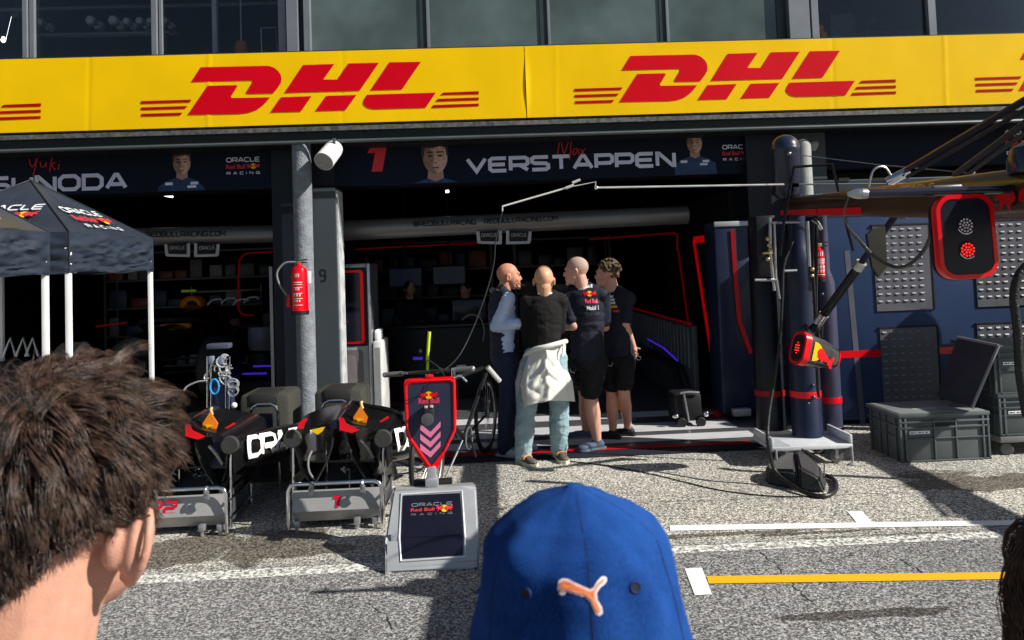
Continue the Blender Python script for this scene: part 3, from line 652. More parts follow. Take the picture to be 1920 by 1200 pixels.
# ---- display cabinet with red edged screen
cb=thing('display_cabinet','silver tool cabinet with a red edged dark panel just inside the middle garage','cabinet',(at(670,700,8.6).x,8.6,0))
x0=at(600,600,8.5).x; x1=at(691,600,8.5).x; zc=at(670,494,8.5).z
MB().box((x0,8.5,0),(x1,9.05,zc),.03).build('cabinet_body',alumatt,cb)
def rpanel(parent,nm,x0,x1,z0,z1,Y,mat,t=.006,r=.03):
    P=rrect(x1-x0,z1-z0,r); return MB().prism([V((x0+x1)/2+a,Y,(z0+z1)/2+b) for a,b in P],(0,-t,0)).build(nm,mat,parent,True,40)
e=at(684,506,8.5); g=at(684,647,8.5)
rpanel(cb,'panel_surround',x0+.03,e.x+.02,g.z-.01,e.z+.03,8.499,navydark,.004)
rpanel(cb,'panel_border',x0+.03,at(681,520,8.5).x,g.z+.02,e.z,8.494,M('red glowing border',(.55,.0,.01),.4,emis=.12,ecol=(1,0,0)),.006,.035)
pn=rpanel(cb,'display_panel',x0+.05,at(675,520,8.5).x,g.z+.045,e.z-.025,8.487,M('dark display',(.012,.012,.022),.2),.004,.02)
mb=MB(); ftext(mb,'BULL',at(642,604,8.48)+V(-.1,0,0),at(652,604,8.48),Z3); mb.build('lettering',redprint,pn,False)
h=at(690,650,8.5)
rpanel(cb,'door',x0+.03,at(683,720,8.5).x,.12,g.z-.05,8.499,M('grey door recess',(.2,.19,.19),.35,.3),.005,.04)
rpanel(cb,'door_panel',x0+.05,at(668,720,8.5).x,.15,g.z-.11,8.494,M('pinkish grey door',(.3,.26,.27),.3,.3),.005,.03)
xr0=at(691,640,8.5).x+.004; xr1=at(699,640,8.5).x
MB().box((xr0,8.44,0),(xr1,9.05,zc+.0),.025).build('corner_pillar',alu,cb)
xr2=at(716,640,8.45).x
cb2=thing('slim_bin','slim white box standing against the right side of the silver cabinet','box',(xr1+.05,8.6,0))
MB().box((xr1+.006,8.42,0),(xr2,9.0,at(700,640,8.4).z),.03).build('bin_body',M('white painted sheet',(.62,.62,.62),.35,.1),cb2)
rpanel(cb2,'front_panel',xr1+.025,xr2-.02,.08,at(700,652,8.4).z,8.42,M('grey panel',(.3,.31,.31),.4,.3),.004,.01)
MB().box((xr1+.02,8.5,at(700,640,8.4).z),(xr2-.03,8.8,at(700,620,8.4).z),.02).build('lid',white,cb2)
# ---- racing car in the left garage
def wheel(mb,c,r,w,ax): mb.lathe(Vector(c)-Vector(ax)*w/2,[(r*.55,0),(r*.9,.0),(r,w*.12),(r,w*.88),(r*.9,w),(r*.55,w)],28,ax)
rc=thing('racing_car','dark single seater racing car with an orange air intake inside the left garage','racing car',(at(360,700,10.2).x,10.2,0))
c=at(360,572,9.9); cx,cz=c.x,c.z; lift=.35
P=[('e',(cx,9.4,.62+lift),(.28,1.6,.2),I3),('e',(cx,10.2,.8+lift),(.3,.8,.25),I3),('c',(cx,9.9,.85+lift),(cx,11.2,.6+lift),.2,.1),('e',(cx-.5,10.2,.5+lift),(.35,.9,.22),I3),('e',(cx+.5,10.2,.5+lift),(.35,.9,.22),I3),('c',(cx,8.9,.5+lift),(cx,8.1,.35+lift),.16,.08)]
link('body',blob(P,.03,6),carbon,rc,True,0)
mb=MB(); 
for i in range(2): pass
ra=[(.14,0),(.16,.03),(.15,.25),(.08,.3)]
bm=MB().lathe((cx,9.85,cz),[(.09,.04),(.13,0),(.145,.03),(.14,.22),(.1,.3)],24,(0,1,0)); bm.v=[(a,b,cz+(c_-cz)*.85) for a,b,c_ in bm.v]; bm.build('air_intake',orange,rc)
MB().sphere((cx,9.9,cz),.085,10,(1,.3,.8)).build('intake_mouth',black,rc)
a=at(341,546,9.85); b=at(368,544,9.85); MB().box((a.x,9.83,a.z-.018),(b.x,9.9,a.z+.018),.005).build('camera_pod',lime,rc)
MB().tube(smooth([(cx-.42,9.6,cz-.3),(cx-.35,9.2,cz-.17),(cx,8.9,cz-.13),(cx+.35,9.2,cz-.17),(cx+.42,9.6,cz-.3)]),.03,8).build('halo',black,rc)
MB().box((cx-.16,9.3,cz-.27),(cx+.2,9.4,cz-.2),.02).build('headrest',orange,rc)
for sx in (-1,1):
    mb=MB(); wheel(mb,(cx+sx*.8,8.6,.36+lift),.34,.3,(1,0,0)); mb.build('wheel',blackrub,rc)
mb=MB(); mb.box((cx-.5,11.3,1.15+lift),(cx+.5,11.6,1.18+lift)); mb.box((cx-.52,11.2,.8+lift),(cx-.5,11.7,1.25+lift)); mb.box((cx+.5,11.2,.8+lift),(cx+.52,11.7,1.25+lift)); mb.build('rear_wing',carbon,rc,False)
mb=MB(); 
for sx in (-1,1):
    for z in (.3,.45): mb.tube([(cx+sx*.15,8.7,z+lift),(cx+sx*.7,8.6,z+.02+lift)],.015,6)
mb.build('suspension',carbon,rc)
mb=MB()
for x,y in ((398,566),(424,564),(446,566),(466,562)):
    p=at(x,y,9.6); mb.tube(smooth([p+V(-.06,0,-.04),p+V(0,0,.02),p+V(.1,0,.03),p+V(.13,0,.0)]),.012,6)
t=tag(mb.build('white_lettering',M('dull white letters',(.35,.36,.38),.5)),None); t.name='lettering'; t.parent=rc; t.matrix_parent_inverse=Matrix.Translation(-Vector(rc.location))
for (px,py,Y,r,lab) in ((492,632,9.3,.16,'shrink wrapped grey tyre beside the trim of the left garage'),(492,680,9.3,.16,'dark tyre below the shrink wrapped one')):
    t=thing('tyre',lab,'tyre',at(px,py,Y),'tyres beside the racing car'); mb=MB(); c=at(px,py,Y)
    mb.lathe(c-V(0,0,.15),[(.1,0),(.15,0),(.17,.04),(.17,.24),(.15,.28),(.1,.28)],28); mb.build('tread',M('grey wrapped tyre',(.16,.16,.17),.4) if py<650 else blackrub,t)  # upper tyre grey in its own colour, lower one black rubber
# trestle under tyres
q=at(492,700,9.3); MB().box((q.x-.2,9.1,0),(q.x+.2,9.5,q.z-.06),.01).build('tyre_plinth',black)
tag(bpy.data.objects['tyre_plinth'],'black plinth carrying the two tyres in the left garage','plinth')
# ---- workbench and clutter in the middle garage
wb=thing('workbench','black workbench with a white label and screens in the dark middle garage','workbench',(at(850,700,10).x,10,0))
a=at(730,650,10); b=at(935,650,10)
MB().box((a.x,9.9,.0),(b.x,10.5,.95),.02).build('bench_body',M('bench black',(.004,.004,.005),.5),wb)
MB().box((a.x-.03,9.85,.955),(b.x+.03,10.55,.99),.01).build('bench_top',M('bench top',(.015,.015,.017),.4),wb)
c=at(865,690,9.89); MB().box((c.x-.06,9.885,c.z-.04),(c.x+.06,9.898,c.z+.04)).build('label_plate',offwhite,wb,False)
mb=MB(); mb.box((c.x-.1,10,1.0),(c.x+.35,10.05,1.3),.01); mb.build('screen',M('bench screen',(.01,.01,.02),.15),wb)
MB().tube(smooth([at(866,600,9.8),at(880,590,9.8),at(900,596,9.8),at(908,620,9.8),at(905,640,9.8)]),.008,6).build('cable',M('bench cable',(.2,.2,.2),.4),wb)
MB().sphere(at(788,658,9.8),.035,8).build('knob',M('dull chrome knob',(.3,.3,.25),.3,.6),wb)
# ---- shelving and screens in the dark
def shelves(label,X0,X1,Y,seed):
    t=thing('shelving_rack',label,'rack',((X0+X1)/2,Y,0),'dark shelving racks in the garages'); rr=random.Random(seed)
    mb=MB()
    for x in (X0,X1): mb.box((x-.02,Y,0),(x+.02,Y+.04,2.2)); mb.box((x-.02,Y+.4,0),(x+.02,Y+.44,2.2))
    mb.build('uprights',M('rack dark steel',(.05,.052,.056),.4,.4),t,False)
    for z in (.3,.8,1.25,1.7,2.15):
        MB().box((X0,Y-.01,z),(X1,Y+.44,z+.03)).build('shelf',bpy.data.materials['rack dark steel'],t,False)
        x=X0+.05
        while x<X1-.3 and z<2.1:
            w_=rr.uniform(.12,.3); h_=rr.uniform(.1,.3); c_=rr.choice([(.03,.032,.036),(.09,.09,.095),(.02,.03,.06),(.16,.03,.02),(.05,.05,.05),(.2,.2,.2)])
            MB().box((x,Y+.02,z+.031),(x+w_,Y+.35,z+.031+h_),.01).build('parts_bin',M('bin colour %d'%(c_[0]*1000),c_,.4),t)
            x+=w_+rr.uniform(.02,.12)
shelves('shelving rack with mixed dark bins in the middle garage, behind the workbench',-2.1,.1,12.2,3)
shelves('shelving rack with mixed dark bins in the middle garage, behind the four men',.5,2.1,12.4,8)
shelves('shelving rack with mixed dark bins along the back of the left garage',-6.2,-3.2,12.3,5)
for k,(px,py,lab) in enumerate(((760,520,'left dim screen hanging in the middle garage'),(842,516,'right dim screen hanging in the middle garage'))):
    c=at(px,py,11.4); t=thing('monitor',lab,'monitor',c,'hanging screens in the middle garage')
    MB().box(c+V(-.26,0,-.15),c+V(.26,.05,.15),.01).build('housing',black,t); MB().box(c+V(-.24,-.004,-.13),c+V(.24,-.001,.13)).build('display',M('dim display',(.01,.015,.03),.3,var=.9,vs=9,emis=.006,ecol=(.3,.45,.8)),t,False)
    MB().tube([c+V(0,.02,.15),V(c.x,c.y+.02,3.08)],.015,6).build('hanger',black,t)
# lime hose and violet lights near the bicycle
tag(MB().tube(smooth([at(805,622,6.9),at(803,650,6.9),at(801,690,6.9),at(801,740,6.9)]),.016,10).build('air_line',lime),'upright lime yellow air line rising behind the red edged stop sign','hose')
for (pts,lab) in ((((775,672),(792,672)),'small violet lamp in the dark behind the left handlebar'),):
    tag(MB().tube([at(x,y,9.5) for x,y in pts],.02,6).build('light_bar',violet),lab,'light bar')
# ---- barrier on the right of the middle garage
br=thing('garage_barrier','long dark grey slatted barrier with a red top rail inside the middle garage','barrier',(2.3,10,0))
MB().box((2.3,8.3,.03),(2.36,12.4,.98),.005).build('barrier_board',M('barrier grey',(.06,.065,.075),.45,.2),br)
MB().tube([(2.29,8.3,1.0),(2.29,12.4,1.0)],.014,8).build('top_rail',neondim,br)
mb=MB()
for i in range(24): mb.box((2.275,8.4+i*.16,.5),(2.299,8.44+i*.16,.95),.003)
o=mb.build('slats',M('slat grey',(.13,.15,.16),.4,.3),br)
mb=MB(); mb.tube([(2.27,8.9,.52),(2.27,9.6,.6),(2.27,10.5,.62)],.012,8); o=mb.build('light_strip',violet,br)
MB().tube(smooth([(2.2,8.3,.1),(2.18,8.5,.3),(2.2,8.8,.45),(2.2,9.4,.5),(2.2,10.2,.48)]),.05,10).build('air_hose',black,br)
# ---- red lit bracket panel
rp=thing('light_wall','black wall panel carrying a tall red glowing bracket, right of the barrier','wall panel',(2.85,9.4,0))
MB().box((2.82,8.4,0),(2.9,11.5,2.5)).build('panel',garwall,rp,False)
P=[(1340,446),(1301,450),(1318,560),(1346,742),(1368,764)]
Pw=[atX(x,y,2.81) for x,y in P]; mb=MB()
for i in range(len(Pw)-1): strip3(mb,Pw[i],Pw[i+1],.09,(-1,0,0),.006)
mb.build('light_bracket',neon,rp,False)
P=[(1272,470),(1290,600),(1300,690),(1306,735)]; Pw=[atX(x,y,2.80) for x,y in P]; mb=MB()
for i in range(len(Pw)-1): strip3(mb,Pw[i],Pw[i+1],.07,(-1,0,0),.006)
mb.build('light_bracket',neondim,rp,False)
P=[(1322,455),(1335,560),(1350,660)]; Pw=[atX(x,y,2.80) for x,y in P]; mb=MB()
for i in range(len(Pw)-1): strip3(mb,Pw[i],Pw[i+1],.02,(-1,0,0),.006)
mb.build('light_bracket',neondim,rp,False)
# ---- tall rounded cabinet with red stripe
tc_=thing('tall_cabinet','tall dark blue cabinet with grey top edge and bent red stripe','cabinet',(at(1380,700,7.95).x,7.95,0))
a=at(1347,600,7.9).x; b=at(1412,600,7.9).x; z1=at(1370,415,7.9).z
MB().box((a,7.9,0.05),(b,8.3,z1),.03).build('cabinet_body',navy,tc_)
MB().box((a+.0,7.885,z1-.055),(b-.0,7.9,z1-.0),.006).build('top_trim',alumatt,tc_)
mb=MB(); P=[at(x,y,7.89) for x,y in ((1373,430),(1379,520),(1386,602),(1408,662))]
for i in range(3): strip3(mb,P[i],P[i+1],.045,(0,-1,0),.004)
mb.build('stripe',neondim,tc_,False)
q=at(1390,800,7.85); MB().box((q.x-.09,7.8,.05),(q.x+.1,7.88,.13),.01).build('foot_plate',alumatt,tc_)
cp=thing('floor_compressor','small black machine with a silver handle frame on the floor by the red bracket','compressor',(gr(1295,804).x,gr(1295,804).y,0))
q=gr(1295,800); MB().box((q.x-.16,q.y,.06),(q.x+.13,q.y+.3,.34),.03).build('housing',black,cp)
MB().tube(smooth([q+V(-.1,-.02,.35),q+V(-.02,-.02,.36),q+V(.1,-.02,.35)],3),.012,8).build('handle',alu,cp)
MB().tube([q+V(-.06,-.02,.34),q+V(-.02,-.02,.05)],.012,8).build('frame_tube',alu,cp)
mb=MB(); mb.sphere(q+V(-.16,-.03,.12),.03,8,(1.2,.8,.8)); mb.build('valve',chrome,cp); mb=MB(); mb.sphere(q+V(.16,-.03,.13),.03,8,(1,.8,1)); mb.build('valve',chrome,cp)
mb=MB(); wheel(mb,q+V(-.1,-.03,.05),.05,.04,(0,1,0)); mb.build('wheel',blackrub,cp); mb=MB(); wheel(mb,q+V(.1,-.03,.05),.05,.04,(0,1,0)); mb.build('wheel',blackrub,cp)
# ================================================================ ON THE COLUMNS
sp=thing('floodlight','white cylindrical floodlight tilted down from the rail beside the grey column','floodlight',at(612,290,7.45))
c0=at(628,277,7.62); c1=at(607,303,7.40); d=(c1-c0).normalized()
MB().lathe(c0,[(.05,-.03),(.085,0),(.095,.05),(.1,(c1-c0).length)],32,d).build('lamp_body',M('white lamp enamel',(.7,.7,.7),.4),sp)
MB().lathe(c1+d*.001,[(.094,0),(.094,.004),(.02,.005)],32,d).build('lamp_lens',M('frosted lens',(.32,.31,.28),.4,var=.2,vs=60),sp)
MB().box((c0.x-.0,7.5,c0.z-.02),(c0.x+.03,7.515,zb-.17),.002).build('bracket',steelgrey,sp)
def extinguisher(px,py,Y,r,h,lab,cat='fire extinguisher'):
    c=at(px,py,Y); t=thing('fire_extinguisher',lab,cat,c,'fire extinguishers')
    b=MB().lathe(c,[(r*.7,0),(r,.03),(r,h*.82),(r*.85,h*.9),(r*.35,h*.96),(r*.3,h)],28).build('cylinder',M('fire red enamel',(.72,.0,.008),.25,coat=.4,var=.04),t)
    MB().lathe(c,[(r*.9,-.012),(r*1.04,-.01),(r*1.04,.03),(r,.031)],28).build('foot_ring',blackrub,t)
    mb=MB(); mb.box(c+V(-.02,-.015,h),c+V(.025,.02,h+.03),.004); mb.build('valve',M('brass',(.5,.35,.15),.3,.8),t)
    mb=MB(); mb.obox(c+V(.03,0,h+.035),(.05,0,.004),(0,.012,0),(0,0,.006)); mb.obox(c+V(.03,0,h+.012),(.045,0,-.006),(0,.012,0),(0,0,.005)); mb.build('lever',black,t,False)
    mb=MB()
    def on(u,v): a=-math.pi/2+u/r; return (c.x+math.cos(a)*(r+.0015),c.y+math.sin(a)*(r+.0015),c.z+v)
    for k,(z,wd,hh) in enumerate(((.73,.05,.035),(.62,.09,.008),(.58,.09,.006),(.52,.09,.006),(.47,.05,.03),(.40,.09,.007),(.35,.08,.03),(.30,.09,.006),(.24,.07,.02),(.17,.09,.006))):
        n=6
        for i in range(n):
            if k in (0,4,6,8) and i%2: continue
            a,b2=-wd/2+wd*i/n,-wd/2+wd*(i+1)/n
            mb.add([on(a,z*h),on(b2,z*h),on(b2,z*h+hh),on(a,z*h+hh)],[(0,1,2,3)])
    mb.build('printed_label',M('pale pink print',(.75,.6,.6),.5),t,False)
    return t,c
t,c=extinguisher(563,588,7.5,.083,.50,'red fire extinguisher strapped to the pale round column')
MB().tube(smooth([c+V(-.02,0,.515),c+V(-.14,0,.51),c+V(-.22,0,.42),c+V(-.2,0,.3),c+V(-.12,-.01,.18)]),.011,8).build('hose',M('grey hose',(.2,.2,.2),.5),t)
MB().lathe(c+V(-.105,-.02,.07),[(.022,0),(.026,.02),(.018,.11),(.01,.13)],12).build('nozzle',redpaint,t)
mb=MB(); mb.box(c+V(.07,0,.3),c+V(.1,.08,.42),.004); mb.build('bracket',white,t)
t,c=extinguisher(1538,526,6.28,.042,.29,'smaller red extinguisher fixed beside the navy gantry mast')
# pale foam blob on the far column
p=at(1522,275,7.86); MB().grid(lambda u,v:p+V(math.cos(u*6.283)*.07*(1+.25*math.sin(u*19))*math.sin(v*1.57),-.02*math.cos(v*1.57),math.sin(u*6.283)*.07*(1+.3*math.sin(u*13+1))*math.sin(v*1.57)),24,6,True).build('foam_patch',M('dirty foam',(.33,.31,.24),.9,bump=.5),bld)
# ================================================================ TENTS
def tent(label,c,near,zl,ze,za,print_near,print_left):
    n=Vector((near[0],near[1],0)); rt=Vector((-near[1],near[0],0)); cs=[n,rt,-n,-rt]; c=Vector((c[0],c[1],0))
    t=thing('pop_up_tent',label,'tent',(c.x,c.y,0),'navy pop up tents')
    cv=MB()
    for i in range(4):
        a,b=c+cs[i],c+cs[(i+1)%4]; top=c+Z3*za
        def fn(u,v,a=a,b=b,top=top,i=i):
            e=a.lerp(b,u)+Z3*ze; p=e.lerp(top,v); s=math.sin(math.pi*u)*(1-v)*math.sin(math.pi*min(1,v*1.2+.05))
            p.z-=.035*s; nn=(noise.noise(Vector((u*5+i*9,v*3,0)))*.018+(1-2*abs(noise.noise(Vector((u*7-v*4,v*6+u*3,i+.5)))))*.008)*(1-v)*math.sin(math.pi*u)
            return p+Z3*nn
        cv.grid(fn,34,20)
        out=((a+b)/2-c); out.z=0; out.normalize()
        def fv(u,v,a=a,b=b,i=i,out=out):
            p=a.lerp(b,u)+Z3*(ze+(zl-ze)*v); k=math.sin(math.pi*u)**.4
            dg=u*7+v*3.2
            w=noise.noise(Vector((dg*.9+i*5,v*5-u*4,1)))*.045+ (1-abs(noise.noise(Vector((u*5-v*3+i,v*8+u*2,4))))*2)*.022+noise.noise(Vector((u*16+v*6,v*12,2)))*.012
            return p+out*(w*k*min(1,v*3+.1)+.004)+Z3*(.012*math.sin(u*9+i)*v*k)
        cv.grid(fv,70,24)
    cv.build('canopy',tentm,t,True,60)
    sm=MB()
    for k in range(4): sm.tube([c+cs[k]*1.002+Z3*(zl),c+cs[k]*1.003+Z3*(ze+.004),c+Z3*(za+.006)],.006,6)
    sm.build('seam_piping',M('dark piping',(.02,.025,.035),.5),t)
    for k in range(4):
        q=c+cs[k]*.975; MB().box((q.x-.019,q.y-.019,0),(q.x+.019,q.y+.019,ze-.03),.004).build('leg',white,t)
        MB().box((q.x-.05,q.y-.05,0),(q.x+.05,q.y+.05,.01)).build('foot',steelgrey,t,False)
    mb=MB(); 
    for k in range(4):
        q,q2=c+cs[k]*.95,c+cs[(k+1)%4]*.95; m=(q+q2)/2; mb.tube([q+Z3*(ze-.05),m+Z3*(zl+.02)],.01,6); mb.tube([q2+Z3*(ze-.05),m+Z3*(zl+.02)],.01,6)
    mb.build('scissor_frame',alu,t)
    def face_text(i,hf,shift,k=.62):
        a,b=c+cs[i],c+cs[(i+1)%4]; d=(b-a).normalized(); top=c+Z3*za; m=(a+b)/2+Z3*ze; up=(top-m).normalized(); cen=m.lerp(top,hf)+d*shift; nn=d.cross(up); nn=nn if nn.z>0 else -nn
        teamlogo(t,cen,d,up,k,nn*.012,wmat=tentm2)
    face_text(0,.27,-.0); face_text(3,.3,.05)
    return t
tent('navy pop up tent whose peak stands in front of the pale surname',(-3.965,6.62),(.725,-.725),1.80,2.12,at(70,338,6.62).z,1,1)
tent('navy pop up tent cut off by the left edge, in front of the other tent',(-3.93,4.84),(.725,-.725),1.78,2.10,2.68,1,1)
# white folding frames glimpsed behind the hair
t=thing('trestle_frame','pale folded trestle frames glimpsed between the tent legs','trestle',gr(40,700)); mb=MB()
for x in (20,44,62): mb.tube([at(x-14,668,7.2),at(x,634,7.2),at(x+10,668,7.2)],.015,8)
mb.build('frame_tubes',alu,t); MB().box(at(0,668,7.2)-V(.3,0,.5),at(85,676,7.2)+V(0,.3,0),.01).build('table',black,t)
# ================================================================ BLUE CABINET WALL
YW=7.42
bw=thing('cabinet_wall','navy blue panelled wall with perforated plates and a red stripe at the right','wall panel',(4.5,YW,0))
x0=at(1546,600,YW).x; zt2=at(1700,404,YW).z; x1=7.4
MB().box((x0,YW,.05),(x1,YW+.5,zt2),.006).build('wall_board',bluewall,bw)
MB().box((x0+.03,YW+.04,0),(x1-.03,YW+.46,.05)).build('plinth',black,bw,False)
MB().box((x0-.01,YW+.02,zt2+.003),(x1,YW+.5,zt2+.03)).build('cap_rail',black,bw,False)
mb=MB(); strip3(mb,at(1588,470,YW),at(1618,800,YW),.055,(0,-1,0),.003); mb.build('grey_stripe',M('grey vinyl stripe',(.09,.095,.12),.5),bw,False)
za=at(1600,664,YW).z
mb=MB(); mb.box((x0,YW-.004,za-.035),(at(1795,655,YW).x+.6,YW,za+.035)); mb.build('red_stripe',redpaint,bw,False)
pm=M('grey perforated plate',(.11,.112,.13),.5,.2,bump=.1); lm=M('bright louvre metal',(.17,.18,.195),.5,.3)
def perf(c1,c2):
    a=at(*c1,YW); b=at(*c2,YW); X0,X1,Z0,Z1=a.x,b.x,b.z,a.z
    f=MB().box((X0,YW-.012,Z0),(X1,YW-.0045,Z1),.003).build('perforated_plate',pm,bw,False)
    MB().box((X0-.01,YW-.018,Z1+.001),(X1+.012,YW-.0,Z1+.015)).box((X1+.001,YW-.018,Z0),(X1+.014,YW,Z1)).build('plate_edge',black,bw,False)
    mb=MB(); nx=max(1,int((X1-X0)/.0875)); nz=int((Z1-Z0)/.073)
    for i in range(nx):
        for j in range(nz):
            x=X0+.045+i*.0875; z=Z1-.04-j*.073
            mb.add([(x-.024,YW-.0125,z-.010),(x+.024,YW-.0125,z-.010),(x+.024,YW-.0125,z+.008),(x-.024,YW-.0125,z+.008),(x-.018,YW-.023,z-.006),(x+.018,YW-.023,z-.006)],[(0,1,5,4),(4,5,2,3),(0,4,3),(1,2,5)])
    tag(mb.build('louvres',lm,f,False),kind='stuff')
perf((1634,424),(1750,580)); perf((1822,416),(1935,572)); perf((1648,616),(1766,800)); perf((1830,608),(1945,790))
mb=MB()
for a,b in ((1572,1592),(1634,1665)): p,q=at(a,335,YW+.1),at(b,339,YW+.1)
MB().box((x0,YW+.3,zt2+.03),(x1,YW+.5,zt2+.42),.01).build('upper_board',M('dark upper board',(.02,.033,.045),.5),bw,False)
for a,b in ((1572,1592),(1634,1665)):
    p,q=at(a,334,YW+.3),at(b,340,YW+.3); MB().box((p.x,YW+.292,q.z),(q.x,YW+.2995,p.z)).build('vent_slot',black,bw,False)
# ================================================================ GANTRY
YG=6.4
g0=at(1508,700,YG)
gt=thing('pit_gantry','navy wheeled pit gantry mast with a long red striped boom reaching towards the viewer','gantry',(g0.x,YG,0))
p=gr(1447,838,.17); q=gr(1602,832,.17); yb=p.y
tx0,tx1=p.x,q.x
mb=MB(); mb.box((tx0,yb,.13),(tx1,yb+.44,.165),.008); mb.box((tx0,yb+.005,.166),(tx0+.02,yb+.42,.24),.006); mb.box((tx1-.025,yb+.005,.166),(tx1,yb+.42,.24),.006)
mb.prism([(tx0+.02,yb+.012,.166),(tx0+.17,yb+.012,.17),(tx0+.02,yb+.012,.245)],(0,.018,0))
mb.build('trolley_base',M('white powder coat',(.55,.57,.59),.4),gt)
for (x,y) in ((tx0+.14,yb+.07),(tx1-.12,yb+.07),(tx0+.14,yb+.36),(tx1-.12,yb+.36)):
    mb=MB(); wheel(mb,(x,y,.058),.057,.035,(0,1,0)); o=mb.build('castor',M('castor rubber',(.09,.09,.08),.5),gt)
    MB().lathe((x,y-.02,.058),[(.02,0),(.022,.04)],16,(0,1,0)).build('hub',alumatt,o)
    MB().box((x-.012,y-.03,.06),(x+.012,y-.024,.13)).box((x-.03,y-.03,.115),(x+.03,y+.03,.129)).build('fork',alumatt,o,False)
for x in (tx0+.03,tx1-.02):
    mb=MB(); mb.tube([(x,yb-.01,.15),(x+.0,yb-.02,.02)],.008,8); mb.lathe((x,yb-.02,0),[(.035,0),(.035,.008),(.012,.022)],16); mb.build('levelling_foot',alumatt,gt)
zc=lambda y,px=1508,Y=YG: at(px,y,Y).z
r=.127
MB().lathe((g0.x,YG,0),[(r*1.02,.168),(r*1.02,.18),(r,.185),(r,zc(545)),(r*.99,zc(543)),(r,zc(541)),(r,zc(498)),(r*.92,zc(480)),(r*.68,zc(462)),(r*.6,zc(440)),(r*.6,zc(405)),(r*.6,zc(385))],40).build('mast',navy,gt,True,50)
x2=at(1556,650,YG+.12).x
MB().lathe((x2,YG+.15,0),[(.09,.168),(.09,.2),(.085,.205),(.085,zc(560)),(.08,zc(530)),(.05,zc(510)),(.045,zc(430)),(.045,zc(400))],32).build('side_mast',M('violet navy paint',(.045,.045,.085),.4,coat=.2),gt)
for (x,y,rr,zz,m_) in ((g0.x,YG,r+.004,zc(737),redpaint),(x2,YG+.15,.09,zc(755,1556),redpaint)):
    MB().lathe((x,y,zz-.028),[(rr-.01,0),(rr,.001),(rr,.055),(rr-.01,.056)],40).build('red_band',m_,gt)
xh=at(1474,310,YG).x; 
zb0=zc(372,1474); 
MB().lathe((xh,YG,0),[(.03,zb0-.03),(.09,zb0),(.125,zb0+.04)]+[(.125,zc(281,1474)),(.127,zc(280,1474)),(.125,zc(279,1474))]+[(.125*math.cos(a),zc(279,1474)+.125*math.sin(a)) for a in (.2,.5,.8,1.1,1.4,1.55)],40).build('hub_dome',M('navy gloss paint',(.016,.022,.045),.3,coat=.5),gt,True,50)
xb_=at(1446,700,YG+.25).x
MB().lathe((xb_,YG+.3,0),[(.13,.17),(.13,zc(530,1446)),(.11,zc(520,1446)),(.05,zc(515,1446))],32).build('rear_mast',M('shaded navy paint',(.006,.008,.014),.4),gt)  # mast behind stands unlit: shade put into its navy and its red band
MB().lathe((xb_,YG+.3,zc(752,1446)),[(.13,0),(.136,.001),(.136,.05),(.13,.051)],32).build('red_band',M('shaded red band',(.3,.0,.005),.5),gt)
# boom
p0=at(1487,387,YG); p1=at(1915,364,3.2); dB=(p1-p0).normalized(); pe=p0+dB*(p1-p0).length*1.55
def bsec(p,w,h,tw=0):
    s=dB.cross(Z3).normalized(); u=s.cross(dB); return [p+s*a+u*b for a,b in rrect(w,h,min(w,h)*.42,6)]
boom=MB(); loft(boom,[bsec(p0-dB*.12,.09,.1),bsec(p0,.15,.165),bsec(p0.lerp(pe,.3),.17,.19),bsec(p0.lerp(pe,.65),.19,.23),bsec(pe,.19,.23)])
bo=boom.build('boom',M('bronze black gloss',(.055,.029,.014),.32,var=.3,vs=1.5,coat=.35),gt,True,60)
sN=dB.cross(Z3).normalized(); uN=Vector((0,0,1))
def bside(k,dz): # a point on the left flank of the boom, k along
    w=.075+(.095-.075)*min(1,k/.65); return p0.lerp(pe,k)+sN*(w+.004)+Z3*dz
mb=MB()
for k0,k1 in ((-.02,.17),(.173,.34)):
    pts=[bside(k0,-.03),bside(k1,-.03),bside(k1,-.075),bside(k0,-.075)]; mb.prism(pts,sN*.004)
mb.build('red_stripe',redpaint,bo,False)
mb=MB(); fit(mb,'ORACLE',bside(.455,.035),bside(.535,.035),Z3,.045,.006,.3,off=sN*.006); mb.build('lettering',M('gold line print',(.6,.5,.4),.4),bo,False)
rd=MB(); yy=MB(); bullmark((rd,yy),bside(.675,-.02),dB,Z3,.17,sN*.006); rd.build('emblem',redpaint,bo,False)
MB().lathe(bside(.672,.12)-sN*.09,[(.11,-.03),(.11,.03),(.09,.08),(.04,.11)],24).build('boom_dome',bpy.data.materials['navy gloss paint'],bo)
# stays and wire
for (a,Ya,b,Yb) in (((1700,318),4.9,(1960,165),3.6),((1790,328),4.3,(1960,202),3.5)):
    p,q=at(*a,Ya),at(*b,Yb); mb=MB(); mb.tube([p,q],.022,4); mb.tube([p+Z3*-.05,q+Z3*-.05],.014,4); mb.build('stay',M('dark blue stay',(.01,.013,.03),.4),gt,True,30)
mb=MB(); mb.tube([at(1478,288,6.2),at(1640,308,5.4),at(1825,325,4.3)],.004,6); mb.sphere(at(1480,288,6.2),.016,6); mb.sphere(at(1823,324,4.28),.016,6); mb.build('tension_wire',alu,gt)
# silver camera on the boom
c=at(1668,340,5.0); cv=at(1702,322,4.95); d=(cv-c).normalized()
o=MB().lathe(c,[(.028,-.02),(.036,0),(.036,(cv-c).length),(.03,(cv-c).length+.01)],24,d).build('camera',chrome,gt)
MB().lathe(c-d*.021,[(.026,0),(.026,.003)],20,d).build('camera_lens',black,o)
MB().tube(smooth([c+V(.02,0,.02),c+V(-.03,0,.1),c+V(-.11,0,.08),c+V(-.14,.02,-.04)]),.008,8).build('camera_cable',alu,o)
MB().box(c+V(-.09,-.02,-.06),c+V(.05,.03,-.035),.005).build('camera_bracket',chrome,o)
